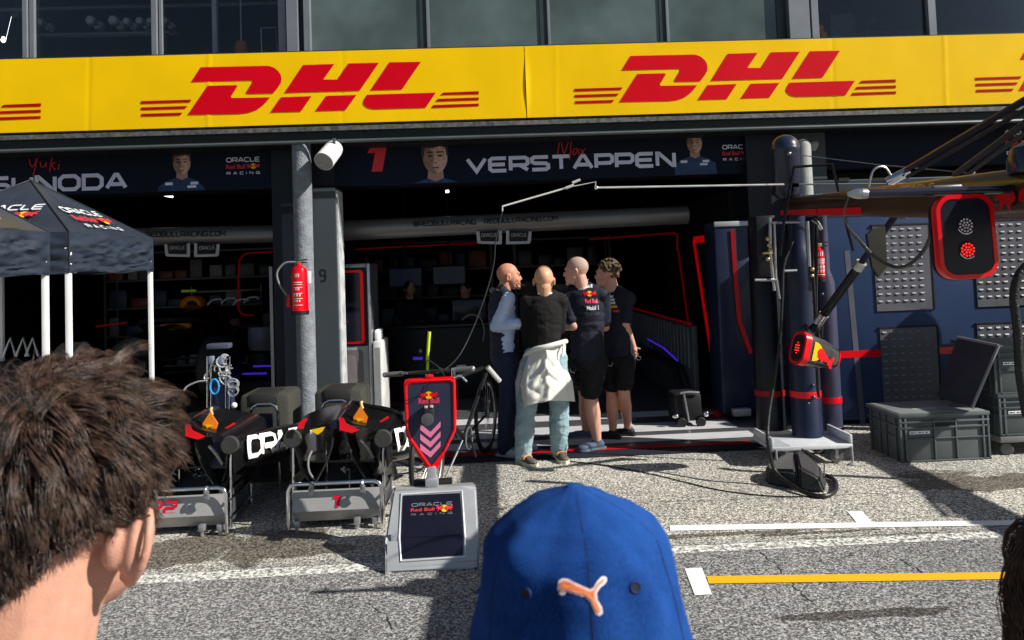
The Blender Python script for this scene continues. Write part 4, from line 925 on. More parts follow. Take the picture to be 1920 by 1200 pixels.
# bent square loop, valve gear and pipes
o=MB().tube([at(1462,480,5.95),at(1472,400,5.95),at(1489,313,5.95),at(1560,308,5.95),at(1577,378,5.95),at(1592,440,5.95),at(1600,470,5.95)],.014,4).build('loop_frame',M('dark square tube',(.02,.018,.018),.25,.6),gt,True,30)
vb=MB(); vx=at(1420,460,6.1); vb.box((vx.x,6.1,at(1420,520,6.1).z),(vx.x+.16,6.3,at(1420,405,6.1).z),.008); vb.build('valve_box',M('valve box black',(.012,.012,.016),.35),gt)
mb=MB()
mb.tube([at(1444,408,6.05),at(1444,470,6.05),at(1452,545,6.05)],.012,8); mb.tube([at(1452,415,6.0),at(1455,520,6.0),at(1462,560,6.0)],.009,8); mb.tube([at(1415,525,6.0),at(1455,525,6.0)],.012,8); mb.tube([at(1446,418,6.0),at(1500,416,6.0)],.012,8); mb.tube([at(1513,415,6.1),at(1517,500,6.1)],.018,8); mb.tube([at(1470,508,6.0),at(1494,507,6.0)],.011,8)
mb.build('pipework',alu,gt)
mb=MB()
for (x,y,rr) in ((1440,448,.02),(1442,460,.017),(1445,470,.02),(1440,486,.018),(1523,505,.018),(1523,517,.016)): mb.sphere(at(x,y,6.02),rr,7)
mb.box(at(1427,477,6.05),at(1450,472,6.0),.003); mb.build('brass_fittings',M('brass fitting',(.62,.5,.25),.3,.85),gt)
mb=MB()
for pts in (((1525,410),(1524,500),(1532,640)),((1531,420),(1530,600),(1533,720),(1536,745))): mb.tube(smooth([at(x,y,6.05) for x,y in pts]),.014,8)
mb.build('black_lines',blackrub,gt)
mb=MB()
for (x,y) in ((1524,723),(1525,745),(1515,757),(1541,552)): mb.sphere(at(x,y,6.27),.018,8)
mb.build('bolts',M('dark blue bolt',(.05,.06,.1),.25,.6),gt)
MB().tube(smooth([at(1525,412,6.0),at(1533,418,5.9),at(1540,430,5.9)]),.015,8).build('silver_elbow',chrome,gt)
tag(MB().tube([at(1523,412,6.12),at(1526,600,6.12)],.006,8).build('red_line',redpaint,gt))
# sensor arm pod
pd=thing('light_pod','tilted black lamp pod with red rim and bull emblem before the mast','lamp',at(1520,655,5.8))
A=at(1496,652,5.72); B=at(1560,670,5.80); ax=(B-A).normalized(); sx=ax.cross(Z3).normalized(); ux=sx.cross(ax)
def ps(p,w,h,r_): return [p+sx*a+ux*b for a,b in rrect(w,h,r_,6)]
fw=.17;fh=.26
mb=MB(); loft(mb,[ps(A,fw,fh,.07),ps(A+ax*.05,fw*1.03,fh*1.02,.07)]); mb.build('front_housing',redpaint,pd)
mb=MB(); loft(mb,[ps(A+ax*.051,fw*1.0,fh*.99,.065),ps(A+ax*.2,fw*.97,fh*.88,.06),ps(A+ax*.32,fw*.8,fh*.62,.05),ps(A+ax*.345,fw*.72,fh*.55,.05)]); mb.build('shell',M('black chrome shell',(.12,.12,.12),.16,.75),pd,True,50)
mb=MB(); loft(mb,[ps(A+ax*.3455,fw*.76,fh*.6,.05),ps(A+ax*.36,fw*.7,fh*.52,.05)]); mb.build('rear_rim',redpaint,pd)
mb=MB(); loft(mb,[ps(A-ax*.001,fw*.78,fh*.8,.05),ps(A-ax*.004,fw*.76,fh*.78,.05)]); mb.build('lens_face',black,pd)
mb=MB()
for i in (-1,0,1):
    for j in (-2,-1,0,1,2):
        if abs(i)+abs(j)<=2: mb.sphere(A-ax*.006+sx*i*.018+ux*j*.02,.006,5)
mb.build('led_dots',M('red led',(.5,.01,.01),.4,emis=.9,ecol=(1,.03,.02)),pd)
nS=-sx if (-sx).dot(V(0,-1,0))>0 else sx
flank=A+ax*.16+nS*(fw*.5)+V(0,0,0)
yy=MB(); yy.face([flank+nS*.006-ax*.085+ (ax*.085*math.cos(a)+ux*.075*math.sin(a)) for a in [(-90+180*i/14)*math.pi/180 for i in range(15)]]); yy.build('emblem_disc',yellowp,pd,False)
P=[(.02,.05),(.12,.16),(.3,.18),(.42,.08),(.6,-.02),(.74,-.1),(.9,.08),(.98,.02),(.86,-.2),(.9,-.36),(.8,-.38),(.6,-.22),(.4,-.2),(.3,-.3),(.2,-.2),(.08,-.16)]
rd=MB(); rd.face([flank+nS*.009+ax*(a*.17-.05)+ux*(b*.22-a*.02) for a,b in P]); rd.build('emblem',redpaint,pd,False)
pj=at(1533,606,5.95)
ar=thing('lamp_arm','diagonal silver ended strut that carries the tilted lamp pod','strut',pj)
q=at(1688,392,5.3)
MB().tube([pj.lerp(q,.0),pj.lerp(q,1)],.024,16).build('inner_tube',M('dark tube',(.01,.012,.03),.3,.2),ar)
o=MB().tube([pj.lerp(q,.05),pj.lerp(q,.52)],.034,16).build('outer_sleeve',M('black sleeve',(.015,.02,.02),.12,.5),ar)
for a,b,rr in ((.0,.085,.04),(.50,.56,.042)): MB().tube([pj.lerp(q,a),pj.lerp(q,b)],rr,16).build('collar',alu,ar)
mb=MB(); mb.sphere(pj+V(-.02,0,-.04),.045,8); mb.sphere(pj+V(-.1,0,-.03),.03,8); mb.tube([pj+V(.03,0,-.02),pj+V(.02,0,-.12)],.018,8); mb.tube([pj+V(-.02,0,0),pj+V(-.0,0,-.13)],.022,8); mb.build('knuckle',M('black knuckle',(.02,.02,.02),.2,.4),ar)
mb=MB(); mb.obox(q+V(.0,0,.0),(.03,0,.04),(0,.05,0),(-.05,0,.04),.01); mb.sphere(q+V(.03,-.02,-.03),.04,8); mb.tube([q,q+V(.02,0,.12)],.02,8); mb.build('mount_bracket',alu,ar)
# stop and go light box
lb=thing('light_box','black stop and go light box with thick red rim, upper lamp off and lower red','traffic light',at(1814,443,3.1))
c=at(1814,443,3.1); ex=_r0.copy(); ez=Z3
tilt=Matrix.Rotation(R(-1.2),3,'Y')
def lbp(a,b,dy): v=tilt@Vector((a,0,b)); return c+(v+V(0,dy,0))*.682
W,H=.385,.54
mb=MB(); loft(mb,[[lbp(a,b,dy) for a,b in rrect(w_,h_,r_,8)] for w_,h_,r_,dy in ((W-.03,H-.03,.1,.06),(W,H,.11,.05),(W,H,.11,.02),(W-.01,H-.01,.105,.0),(W-.06,H-.06,.085,.0),(W-.065,H-.065,.083,.015))],True); mb.build('red_rim',redpaint,lb,True,40)
mb=MB(); loft(mb,[[lbp(a,b,dy) for a,b in rrect(W-.064,H-.064,.085,8)] for dy in (.012,.006)]); mb.build('face_plate',M('navy black face',(.006,.008,.018),.35),lb,False)
mb=MB(); loft(mb,[[lbp(a,b,dy) for a,b in rrect(W+.008,H+.008,.115,8)] for dy in (.055,.075)]); mb.build('rear_shell',navydark,lb,False)
ledo=M('unlit led',(.85,.75,.68),.4); ledr=bpy.data.materials['red led']
for zz,m_,nm in ((.07,ledo,'off_lamp'),(-.085,ledr,'red_lamp')):
    cc=lbp(-.005,zz,.004); o=MB().lathe(cc,[(.036,-.002),(.039,.0),(.034,.002),(.033,.003)],32,(0,-1,0)).build(nm,black,lb)
    mb=MB(); pts=[cc+V(.037*math.cos(R(a)),-.003,.037*math.sin(R(a))) for a in range(200,330,10)]; mb.tube(pts,[.001]+[.0028]*(len(pts)-2)+[.001],6); mb.build('lens_rim',chrome,o)
    mb=MB()
    for i in range(19):
        if i==0: a=(0,0)
        elif i<7: a=(.013*math.cos(R(60*i)),.013*math.sin(R(60*i)))
        else: a=(.026*math.cos(R(30*i+15)),.026*math.sin(R(30*i+15)))
        mb.sphere(cc+V(a[0],-.004,a[1]),.0046 if m_ is ledo else .0048,5)
    mb.build('led_dots',m_,o)
bar=thing('light_bar_tube','black round tube with a silver tapered tip, holding the light box','tube',at(1700,360,3.1))
bp0=at(1622,363,3.13); bp1=at(2050,350,3.1)
MB().tube([bp0,bp1],.0195,20).build('tube_body',M('black gloss tube',(.012,.013,.025),.2,coat=.6),bar)
d=(bp0-bp1).normalized(); MB().lathe(bp0,[(.021,-.007),(.023,0),(.023,.02),(.02,.024),(.023,.028),(.019,.048),(.008,.075),(.007,.078)],24,d).build('tapered_tip',alu,bar)
MB().box(bp0+V(.29,-.022,-.024),bp0+V(.42,.022,.024),.006).build('clamp',M('grey clamp',(.15,.16,.18),.35,.5),bar)
tag(MB().tube(smooth([at(1592,368,3.15),at(1582,400,3.3),at(1590,425,3.5),at(1612,452,3.6),at(1640,482,3.6),at(1675,500,3.6),at(1705,496,3.5),at(1735,465,3.4),at(1752,420,3.25),at(1758,395,3.2)]),[.0035]*10+[.006]*3+[.0095]*33,10).build('corrugated_hose',M('corrugated black hose',(.05,.05,.05),.3,bump=.6,bs=120)),'black corrugated hose looping under the boom beside the light box','hose')
hp=tag(MB().prism([at(x,y,5.05) for x,y in ((1640,428),(1660,424),(1664,500),(1648,520),(1636,500),(1626,440))],(0,.03,0)).build('shade_plate',M('olive black plate',(.02,.02,.012),.5)),'black pointed plate hanging behind the corrugated hose','plate')
# long probe rod with bent tip
pr=thing('probe_rod','long thin white metal rod reaching left from the mast with a bent drooping tip','rod',at(1300,348,6.15))
a=at(1118,352,6.15); b=at(1470,346,6.15)
MB().tube([a,b],.0085,10).build('rod',M('white metal rod',(.62,.62,.6),.3,.3),pr)
MB().sphere(a,.018,8).build('joint',chrome,pr)
tp=MB(); tp.tube([at(1116,350,6.15),at(1117,341,6.15),at(1072,350,6.15)],.005,8); tp.tube([at(1076,347,6.1),at(1060,353,6.1)],.012,8); tp.tube([at(1063,352,6.12),at(942,387,6.0)],.0075,8); tp.tube([at(942,387,6.0),at(942,396,6.0)],.006,8); tp.tube([at(1073,343,6.1),at(1088,337,6.1)],.011,8); tp.build('bent_tip',bpy.data.materials['white metal rod'],pr)
MB().tube([at(1480,346,6.15),at(1720,344,6.15)],.007,8).build('rod_end',M('dark grey rod',(.1,.12,.13),.3,.3),pr)
MB().box(at(1484,338,6.12),at(1490,358,6.1)+V(0,.02,0)).box(at(1484,344,6.12),at(1500,350,6.1)+V(0,.02,0)).build('clip',M('pale clip',(.6,.62,.65),.3),pr)
tag(MB().tube(smooth([at(942,396,6.0),at(930,450,6.0),at(925,500,6.0),at(908,560,5.95),at(885,620,5.9),at(862,665,5.8),at(838,690,5.75),at(818,700,5.7)],7),.0055,6).build('dangling_cable',M('cable black',(.03,.03,.03),.4)),'thin black cable hanging from the rod tip to the bicycle handlebar','cable')
# cable from the valves down to the tarmac, coiled round the bag
pts=[at(1487,452,6.0),at(1470,500,5.95),at(1467,560,5.9),at(1462,640,5.85),at(1452,710,5.8),at(1441,780,5.7),at(1440,830,5.62)]
pts+= [gr(1452,880,.12),gr(1478,905,.05),gr(1510,924,.02),gr(1545,930,.02),gr(1566,920,.02),gr(1566,902,.02),gr(1550,892,.02),gr(1540,893,.02)]
sm=smooth(pts,6); n=len(sm)
tag(MB().tube(sm,[.009+.007*min(1,i/(n*.5)) for i in range(n)],10).build('power_cable',M('black cable sheath',(.018,.018,.018),.35,bump=.3)),'thick black cable running down the mast and coiling round the black bag','cable')
tag(MB().tube(smooth([gr(x,y,.006) for x,y in ((1000,858),(1080,866),(1160,877),(1240,893),(1330,915),(1400,926),(1470,931),(1530,930))]),.0045,6).build('thin_cord',black),'thin black cord lying across the sunlit tarmac towards the bag','cord')
# bag
bg_=thing('equipment_bag','soft black equipment bag with raised flap lying in front of the mast','bag',gr(1490,915))
a=gr(1432,905); b=gr(1550,918)
P=[('e',a+V(.13,.12,.07),(.14,.12,.085),I3),('e',a+V(.22,.14,.10),(.14,.13,.10),I3)]
mb=MB(); 
def hull(pts):
    bm=bmesh.new(); [bm.verts.new(p) for p in pts]; bmesh.ops.convex_hull(bm,input=bm.verts); return bm
bb=[gr(1433,893),gr(1436,908),gr(1500,922),gr(1548,925),gr(1552,905),gr(1500,888)]
top=[bb[0]+V(.02,0,.09),bb[1]+V(.03,.03,.10),bb[2]+V(0,.06,.14),bb[3]+V(-.03,.03,.11),bb[4]+V(-.04,.04,.13),bb[5]+V(-.03,.0,.20),gr(1505,895)+V(0,.0,.21)]
h=hull(bb[:3]+[bb[5]]+top[:3]+[top[5]]); bmesh.ops.bevel(h,geom=h.edges[:],offset=.018,segments=3,affect='EDGES'); m1=MB().bm(h)
h=hull([bb[2],bb[3],bb[4],bb[5],top[2]+V(.03,0,.02),top[3],top[4],top[5],top[6]]); bmesh.ops.bevel(h,geom=h.edges[:],offset=.016,segments=3,affect='EDGES'); m2=MB().bm(h)
bm_=M('black nylon',(.014,.014,.015),.6,bump=.5,bs=90,sheen=.2)
m1.build('side_pocket',bm_,bg_); m2.build('bag_body',bm_,bg_)
MB().tube([top[6]+V(0,-.01,.012),top[4]+V(.03,-.02,.01),top[3]+V(.03,-.02,.0)],.006,6).tube([top[2]+V(.02,-.03,.02),top[3]+V(0,-.02,.0)],.005,6).build('zip_piping',M('zip grey',(.05,.05,.05),.4),bg_)
# ================================================================ CRATES
def crate(t,X0,X1,Y0,Y1,Z0,Z1,mat,lab=True,slot=True):
    b=MB(); b.box((X0+.015,Y0+.015,Z0),(X1-.015,Y1-.015,Z1-.004),.004); b.build('crate_body',mat,t)
    rb=MB(); H=Z1-Z0
    for xx in (X0+.003,X0+.045,X1-.065,X1-.023): rb.box((xx,Y0,Z0),(xx+.018,Y0+.015,Z1-.03),.003)
    for f in (.38,.62): rb.box((X0+(X1-X0)*f,Y0+.002,Z0),(X0+(X1-X0)*f+.014,Y0+.015,Z1-.05),.002)
    rb.box((X0,Y0+.001,Z0+H*.47),(X1,Y0+.015,Z0+H*.49),.002); rb.box((X0-.004,Y0-.004,Z1-.03),(X1+.004,Y1+.004,Z1-.0),.004)
    rb.box((X0,Y0-.001,Z1-.075),(X1,Y0+.015,Z1-.06),.003); rb.box((X0-.002,Y0,Z1-.12),(X1,Y0+.015,Z1-.108),.002); rb.box((X0,Y0,Z0),(X1,Y0+.015,Z0+.012),.002)
    for yy in (Y0+.06,(Y0+Y1)/2-.05,(Y0+Y1)/2+.05,Y1-.07): rb.box((X0,yy,Z0),(X0+.015,yy+.015,Z1-.03),.002)
    rb.box((X0,Y0,Z0+H*.5),(X0+.015,Y1,Z0+H*.52),.002); rb.box((X0-.001,Y0,Z1-.11),(X0+.015,Y1,Z1-.098),.002)
    rb.build('ribs',mat,t)
    if slot: MB().box((X0+(X1-X0)*.41,Y0+.010,Z1-.105),(X0+(X1-X0)*.60,Y0+.0145,Z1-.078)).build('hand_slot',black,t,False)
    if lab:
        l=MB().box((X0+.09,Y0+.0105,Z1-.165),(X0+.26,Y0+.0140,Z1-.14)).build('label_sticker',white,t,False)
        mb=MB(); 
        for i,wd in enumerate((.03,.014,.026,.014,.02)): x=X0+.1+i*.031; mb.box((x,Y0+.009,Z1-.157),(x+wd*.8,Y0+.0103,Z1-.149))
        mb.build('label_print',darkplast,l,False)
p=gr(1690,869); q=gr(1864,862); bk=gr(1640,842)
t=thing('storage_crate','large closed grey ribbed plastic crate standing alone on the tarmac','crate',(p.x,p.y,0),'grey ribbed crates')
zt_=at(1688,778,p.y).z; X1=at(1852,800,p.y).x+.02
crate(t,p.x,X1,p.y,p.y+.52,.004,zt_,greyplast)
MB().box((p.x+.02,p.y+.02,zt_-.003),(X1-.02,p.y+.5,zt_+.006),.003).build('lid',M('pale grey lid',(.2,.215,.21),.45,var=.1),t)
MB().box((p.x+.22,p.y+.15,zt_+.0065),(p.x+.42,p.y+.2,zt_+.008)).build('lid_sticker',M('dull sticker',(.4,.42,.4),.5),t,False)
ld=thing('crate_lid','dark open crate lid leaning back above the lone grey crate','lid',at(1800,700,6.55))
P=[at(1757,742,6.3),at(1795,632,6.36),at(1872,648,5.97),at(1822,765,5.99)]
n=(P[1]-P[0]).cross(P[3]-P[0]).normalized()*.025; MB().prism(P,n).build('lid_sheet',darkplast,ld,False)
MB().tube([P[2],P[3]],.012,6).tube([P[1],P[2]],.012,6).build('lid_edge',M('lid edge grey',(.2,.2,.22),.4),ld)
X0=at(1872,760,6.05).x
dl=thing('dolly','low grey wheeled dolly under the two stacked crates','dolly',(X0+.3,6.3,0))
MB().box((X0,6.05,.11),(X0+.7,6.6,.165),.01).build('deck',M('dolly grey',(.22,.22,.23),.4,.2),dl)
for x,y in ((X0+.08,6.1),(X0+.6,6.1),(X0+.08,6.5),(X0+.6,6.5)):
    mb=MB(); wheel(mb,(x,y,.05),.049,.03,(.3,1,0)); mb.build('castor',M('castor grey',(.12,.12,.12),.5),dl)
za_=at(1880,740,6.05).z
t=thing('storage_crate','lower of the two grey crates stacked on the dolly at the right edge','crate',(X0,6.05,.17),'grey ribbed crates'); crate(t,X0,X0+.7,6.05,6.6,.17,za_,greyplast)
t=thing('storage_crate','upper of the two grey crates stacked on the dolly at the right edge','crate',(X0,6.05,za_),'grey ribbed crates'); crate(t,X0-.02,X0+.7,6.05,6.6,za_+.003,at(1872,648,6.05).z,greyplast,True,False)
tag(MB().tube(smooth([at(1925,497,5.3),at(1908,520,5.3),at(1901,560,5.3),at(1908,620,5.3),at(1912,700,5.3),at(1925,780,5.3)]),.03,12).build('hanging_hose',M('wrinkled black sleeve',(.02,.02,.02),.3,bump=1,bs=60)),'thick wrinkled black sleeve hanging down at the right edge','hose')
ct=thing('shadow_trolley','unseen rounded trolley added beyond the right edge to cast the wall shadow','trolley',(5.75,6.9,0))  # added out of view to throw the rounded shadow on the blue wall
MB().box((5.28,6.72,.12),(6.3,7.1,1.45),.04).build('cabinet',darkplast,ct)
mb=MB(); loft(mb,[[V(5.5+.24*math.cos(a)*.9,y,1.66+.30*math.sin(a)) for a in [i*math.pi/12 for i in range(24)]] for y in (6.78,7.0)]); mb.build('rounded_cover',black,ct,True,40)
for x in (5.4,6.2):
    mb=MB(); wheel(mb,(x,6.8,.06),.06,.04,(0,1,0)); mb.build('wheel',blackrub,ct)
# the neighbouring gantry, whose boom throws the shadow on the right (its mast stands beyond the frame)
g2o=dup(gt,loc=(gt.location.x+3.35,gt.location.y-.1,0),label='navy pit gantry of the next garage, just beyond the right edge',group=None)
# ================================================================ STOP SIGN AND ITS BASE
p=gr(722,1076); q=gr(899,1068)
sb=thing('sign_base','silver wedge shaped sign base with a dark sloping screen on the tarmac','sign base',((p.x+q.x)/2,p.y,0))
bl,br_=p,q; tl=at(737,918,p.y+.30); tr=at(893,911,p.y+.30)
ml=at(722,1010,p.y+.10); mr=at(898,1003,p.y+.10)
def L3(a,b,t): return a.lerp(b,t)
S=[]
mb=MB()
y0=p.y; secs=[]
bk=p.y+.42
def sec(a,b,za): pass
# profile of the wedge, left and right ends
PL=[V(bl.x,y0,0),V(bl.x,y0+.012,.03),ml,tl,V(tl.x+.01,bk,tl.z-.01),V(bl.x+.02,bk,0)]
PR=[V(br_.x,y0-.0,0),V(br_.x,y0+.012,.03),mr,tr,V(tr.x-.01,bk,tr.z-.01),V(br_.x-.02,bk,0)]
h=hull(PL+PR); bmesh.ops.bevel(h,geom=[e for e in h.edges],offset=.012,segments=3,affect='EDGES'); MB().bm(h).build('base_body',alumatt,sb,True,40)
def onbase(px,py):   # point on the sloping front planes
    d=ray(px,py); 
    best=None
    for (A,B,Cc) in ((V(bl.x,y0+.012,.03),V(br_.x,y0+.012,.03),ml),(ml,mr,tl)):
        n=(B-A).cross(Cc-A).normalized(); t=(A-V(0,0,CZ)).dot(n)/d.dot(n); pt=V(0,0,CZ)+d*t
        if best is None or (pt.z>ml.z): best=(pt,n if n.y<0 else -n)
    return best
def basepoly(pts,off,t): 
    # split at the fold so the plate follows both planes
    up=[x for x in pts]; return up
o1=[(753,925),(868,922),(868,1010),(751,1014)]; o2=[(751,1014),(868,1010),(869,1046),(754,1049)]
def quad(pts,off,mat,nm,parent,th=.004):
    mb=MB(); P=[onbase(x,y) for x,y in pts]; n=P[0][1]; mb.prism([a+n*off for a,_ in P],-n*th); return mb.build(nm,mat,parent,False)
fr_=M('white bevelled rim',(.62,.63,.65),.25,.3)
def band(P,r_,nm,mat): 
    b=MB().tube([a for a in P],r_,10,False,True); return b.build(nm,mat,sb,True)
yfold=1008
rim=[(752,927),(866,921),(871,1002),(872,1044),(752,1052),(749,1008)]
band([onbase(x,y)[0]+onbase(x,y)[1]*.0 for x,y in rim],.008,'screen_rim',fr_)
s1=quad([(756,930),(863,925),(868,1004),(752,1009)],.006,M('dark display gloss',(.008,.008,.016),.12,coat=.5),'screen',sb,.004)
s2=quad([(752,1009.5),(868,1004.5),(868,1041),(755,1048)],.006,bpy.data.materials['dark display gloss'],'screen',sb,.004)
a,n=onbase(771,955); b,_=onbase(850,951); c_,_=onbase(810,957)
d=(b-a).normalized(); u=n.cross(d); u=u if u.z>0 else -u
teamlogo(s1,c_+u*.005,d,u,(b-a).length,n*.0085,wmat=M('grey screen print',(.14,.14,.16),.5),sq=.5)
# stem
st=at(810,905,y0+.34)
ss=thing('stop_sign','upright dark shield shaped stop sign with red border, bull emblem and pink chevrons','sign',(st.x,st.y,tl.z))
mb=MB(); mb.box((st.x-.028,st.y-.02,tl.z-.0),(st.x+.028,st.y+.02,st.z+.10),.006); mb.box((st.x-.04,st.y-.03,tl.z-.0),(st.x+.04,st.y+.03,tl.z+.05),.006); mb.build('stem',M('zinc block',(.5,.52,.56),.3,.6),ss)
MB().box((st.x-.12,st.y+.04,tl.z-.04),(st.x+.12,st.y+.1,tl.z+.02),.005).build('hinge_plate',black,ss)
Ys=st.y
SH=[(764,711),(845,707),(850,708),(854,714),(856,780),(855,805),(850,815),(822,876),(816,881),(807,882),(800,878),(767,826),(761,815),(760,800),(757,722),(759,714)]
SI=[(771,720),(844,716),(848,719),(850,805),(845,814),(818,868),(808,871),(773,820),(767,808),(764,725)]
mb=MB(); mb.prism([at(x,y,Ys) for x,y in SH],(0,.03,0)); h_=mb.build('sign_plate',redpaint,ss,True,40)
mb=MB(); mb.prism([at(x,y,Ys-.0015) for x,y in SI],(0,-.003,0)); fc=mb.build('sign_face',M('slate blue face',(.026,.03,.06),.4),ss,False)
mb=MB(); mb.tube([at(x,y,Ys-.004) for x,y in [((a_+c2)/2,(b_+d2)/2) for (a_,b_),(c2,d2) in zip([SH[i] for i in (0,1,3,5,7,9,11,13,14)],[SI[i] for i in (0,1,2,3,4,6,7,8,9)])]],.010,8,False,True); mb.build('border',redpaint,ss)
def fp(x,y): return at(x,y,Ys-.006)
rd=MB(); yy=MB(); bullmark((rd,yy),fp(804,741),X3,Z3,.058,V(0,-.001,0)); rd.build('emblem',redpaint,fc,False); yy.build('emblem_disc',yellowp,fc,False)
mb=MB(); ftext(mb,'Red Bull',fp(785,757),V(fp(824,757).x,fp(785,757).y,fp(785,757).z),Z3,1.2,bold=.03); mb.build('lettering',M('pink red print',(.75,.05,.12),.5),fc,False)
pk=M('pink chevron',(.75,.2,.35),.5,var=.05)
for k in range(3):
    y=795+k*18.5
    P=[(788,y-0),(807,y+15),(826,y-5),(826,y+5),(807,y+26),(788,y+11)]
    MB().prism([at(a_,b_,Ys-.0045) for a_,b_ in P],(0,-.002,0)).build('chevron',pk,fc,False)
# small black sensor clipped to the face
sn=MB(); c=fp(805,768)
sn.box(c+V(-.03,-.05,-.04),c+V(.032,0,.035),.01); sn.lathe(c+V(-.005,-.04,-.045),[(.03,0),(.034,.01),(.034,.06),(.03,.065)],20,(0.1,-1,0.1)); sn.build('sensor',M('sensor black',(.03,.03,.032),.3),ss)
mb=MB(); mb.lathe(c+V(-.005,-.1,-.04),[(.036,0),(.038,.005),(.034,.006)],20,(0.1,-1,0.1)); mb.build('sensor_lens',M('glass grey',(.1,.11,.11),.1,.4),ss)
mb=MB(); mb.box(c+V(-.026,-.055,.018),c+V(-.006,-.05,.034),.003).box(c+V(.008,-.055,.02),c+V(.028,-.05,.036),.003); mb.build('sensor_clips',M('cream clip',(.6,.5,.4),.4),ss)
MB().box(fp(798,709)+V(0,0,0),fp(812,703)+V(0,.03,0),.003).build('top_tab',redpaint,ss)
tag(MB().tube(smooth([at(758,752,Ys-.03),at(780,744,Ys-.03),at(797,732,Ys-.02),at(806,715,Ys-.02)]),.003,6).build('sensor_cable',black,ss))
# ================================================================ BICYCLE behind the sign
bc=thing('bicycle','silver and black bicycle with straight handlebar parked behind the stop sign','bicycle',gr(850,860))
Yh=5.5
hl=at(722,703,Yh); hr=at(886,691,Yh-.1); hc=(hl+hr)/2
bkm=M('handlebar black',(.03,.03,.03),.35)
MB().tube([hl.lerp(hr,.2),hc+V(0,0,.0),hl.lerp(hr,.8)],.013,10).build('handlebar',bkm,bc)
for a_,b_ in ((hl,hl.lerp(hr,.2)),(hr.lerp(hl,.2),hr)):
    o=MB().tube([a_,b_],.019,12).build('grip',M('grey rubber grip',(.1,.1,.1),.6),bc); e=a_ if a_ is hl else b_; MB().sphere(e,.02,8).build('end_cap',alu,o)
MB().tube(smooth([hl.lerp(hr,.22)+V(0,-.02,0),at(750,698,Yh-.05),at(764,700,Yh-.08)]),.007,8).build('brake_lever',alu,bc)
mb=MB(); mb.tube(smooth([hr.lerp(hl,.2)+V(0,-.02,.01),at(853,706,Yh-.15),at(862,704,Yh-.15),at(875,716,Yh-.15)]),.008,8); mb.build('brake_lever',chrome,bc)
MB().box(hr.lerp(hl,.22)+V(-.012,-.03,-.05),hr.lerp(hl,.22)+V(.012,.01,.02),.004).build('lever_clamp',chrome,bc)
MB().tube([hc+V(0,0,-.01),at(803,780,Yh+.1)],.017,10).build('stem',alu,bc)
mb=MB(); mb.tube(smooth([hc+V(-.02,0,.0),hc+V(.0,-.05,.09),hc+V(.08,-.03,.03),hc+V(.15,0,0)]),.004,6); mb.tube(smooth([hc+V(.01,0,-.05),hc+V(.05,-.05,.06),hc+V(.12,-.05,-.03)]),.004,6); mb.build('brake_cable',black,bc)
fwc=V(at(800,800,Yh).x,Yh,.34); rwc=V(at(912,800,7.0).x,7.0,.34)
dw=(rwc-fwc).normalized(); nw=V(dw.y,-dw.x,0)
def bwheel(c,d,n,nm):
    mb=MB(); mb.tube([c+d*(.325*math.cos(a))+Z3*(.325*math.sin(a)) for a in [i*math.pi/24 for i in range(48)]],.018,8,False,True); o=mb.build('wheel',blackrub,bc)
    MB().tube([c+d*(.3*math.cos(a))+Z3*(.3*math.sin(a)) for a in [i*math.pi/24 for i in range(48)]],.010,6,False,True).build('rim',alu,o)
    mb=MB(); 
    for i in range(20): a=i*math.pi/10; mb.tube([c+n*.02,c+d*(.3*math.cos(a))+Z3*(.3*math.sin(a))],.0013,4)
    mb.build('spokes',alu,o); MB().tube([c-n*.04,c+n*.04],.02,10).build('hub',alu,o)
bwheel(fwc,dw,nw,'f'); bwheel(rwc,dw,nw,'r')
hd=at(803,740,Yh+.1); bb_=fwc.lerp(rwc,.55)+Z3*-.05; se=at(935,715,6.3)
fm=MB(); fm.tube([hd,bb_],.02,10); fm.tube([hd+Z3*.06,at(905,690,6.5)],.018,10); fm.tube([bb_,at(912,700,6.6)],.017,10); fm.tube([bb_,rwc],.011,8); fm.tube([at(912,720,6.6),rwc],.010,8); fm.build('bike_frame',M('black bike paint',(.012,.012,.014),.3),bc)
mb=MB(); mb.tube([at(914,688,6.4),at(937,715,6.45)],.022,10); mb.build('seat_tube',M('white silver tube',(.6,.6,.6),.25,.4),bc)
mb=MB()
for s_ in (-1,1): mb.tube([hd-Z3*.1+nw*.05*s_,fwc+nw*.05*s_],.013,8)
mb.build('fork',alu,bc)
MB().sphere(at(950,690,7.0),.09,10,(1,1.5,.35)).build('saddle',black,bc)
mb=MB(); mb.tube([bb_+nw*.06,bb_+nw*.07+V(.03,.02,-.16)],.01,8); mb.tube([bb_-nw*.06,bb_-nw*.07+V(-.03,-.02,.16)],.01,8); mb.tube([bb_+nw*.05+dw*(.09*math.cos(0)),bb_+nw*.05],.01,6); mb.build('cranks',black,bc)
mb=MB(); mb.tube([bb_+nw*.05+dw*(.09*math.cos(a))+Z3*(.09*math.sin(a)) for a in [i*math.pi/12 for i in range(24)]],.006,6,False,True); mb.build('chainring',alu,bc)
MB().tube([bb_,bb_+V(-.15,-.2,-.27)],.008,8).build('kickstand',alu,bc)
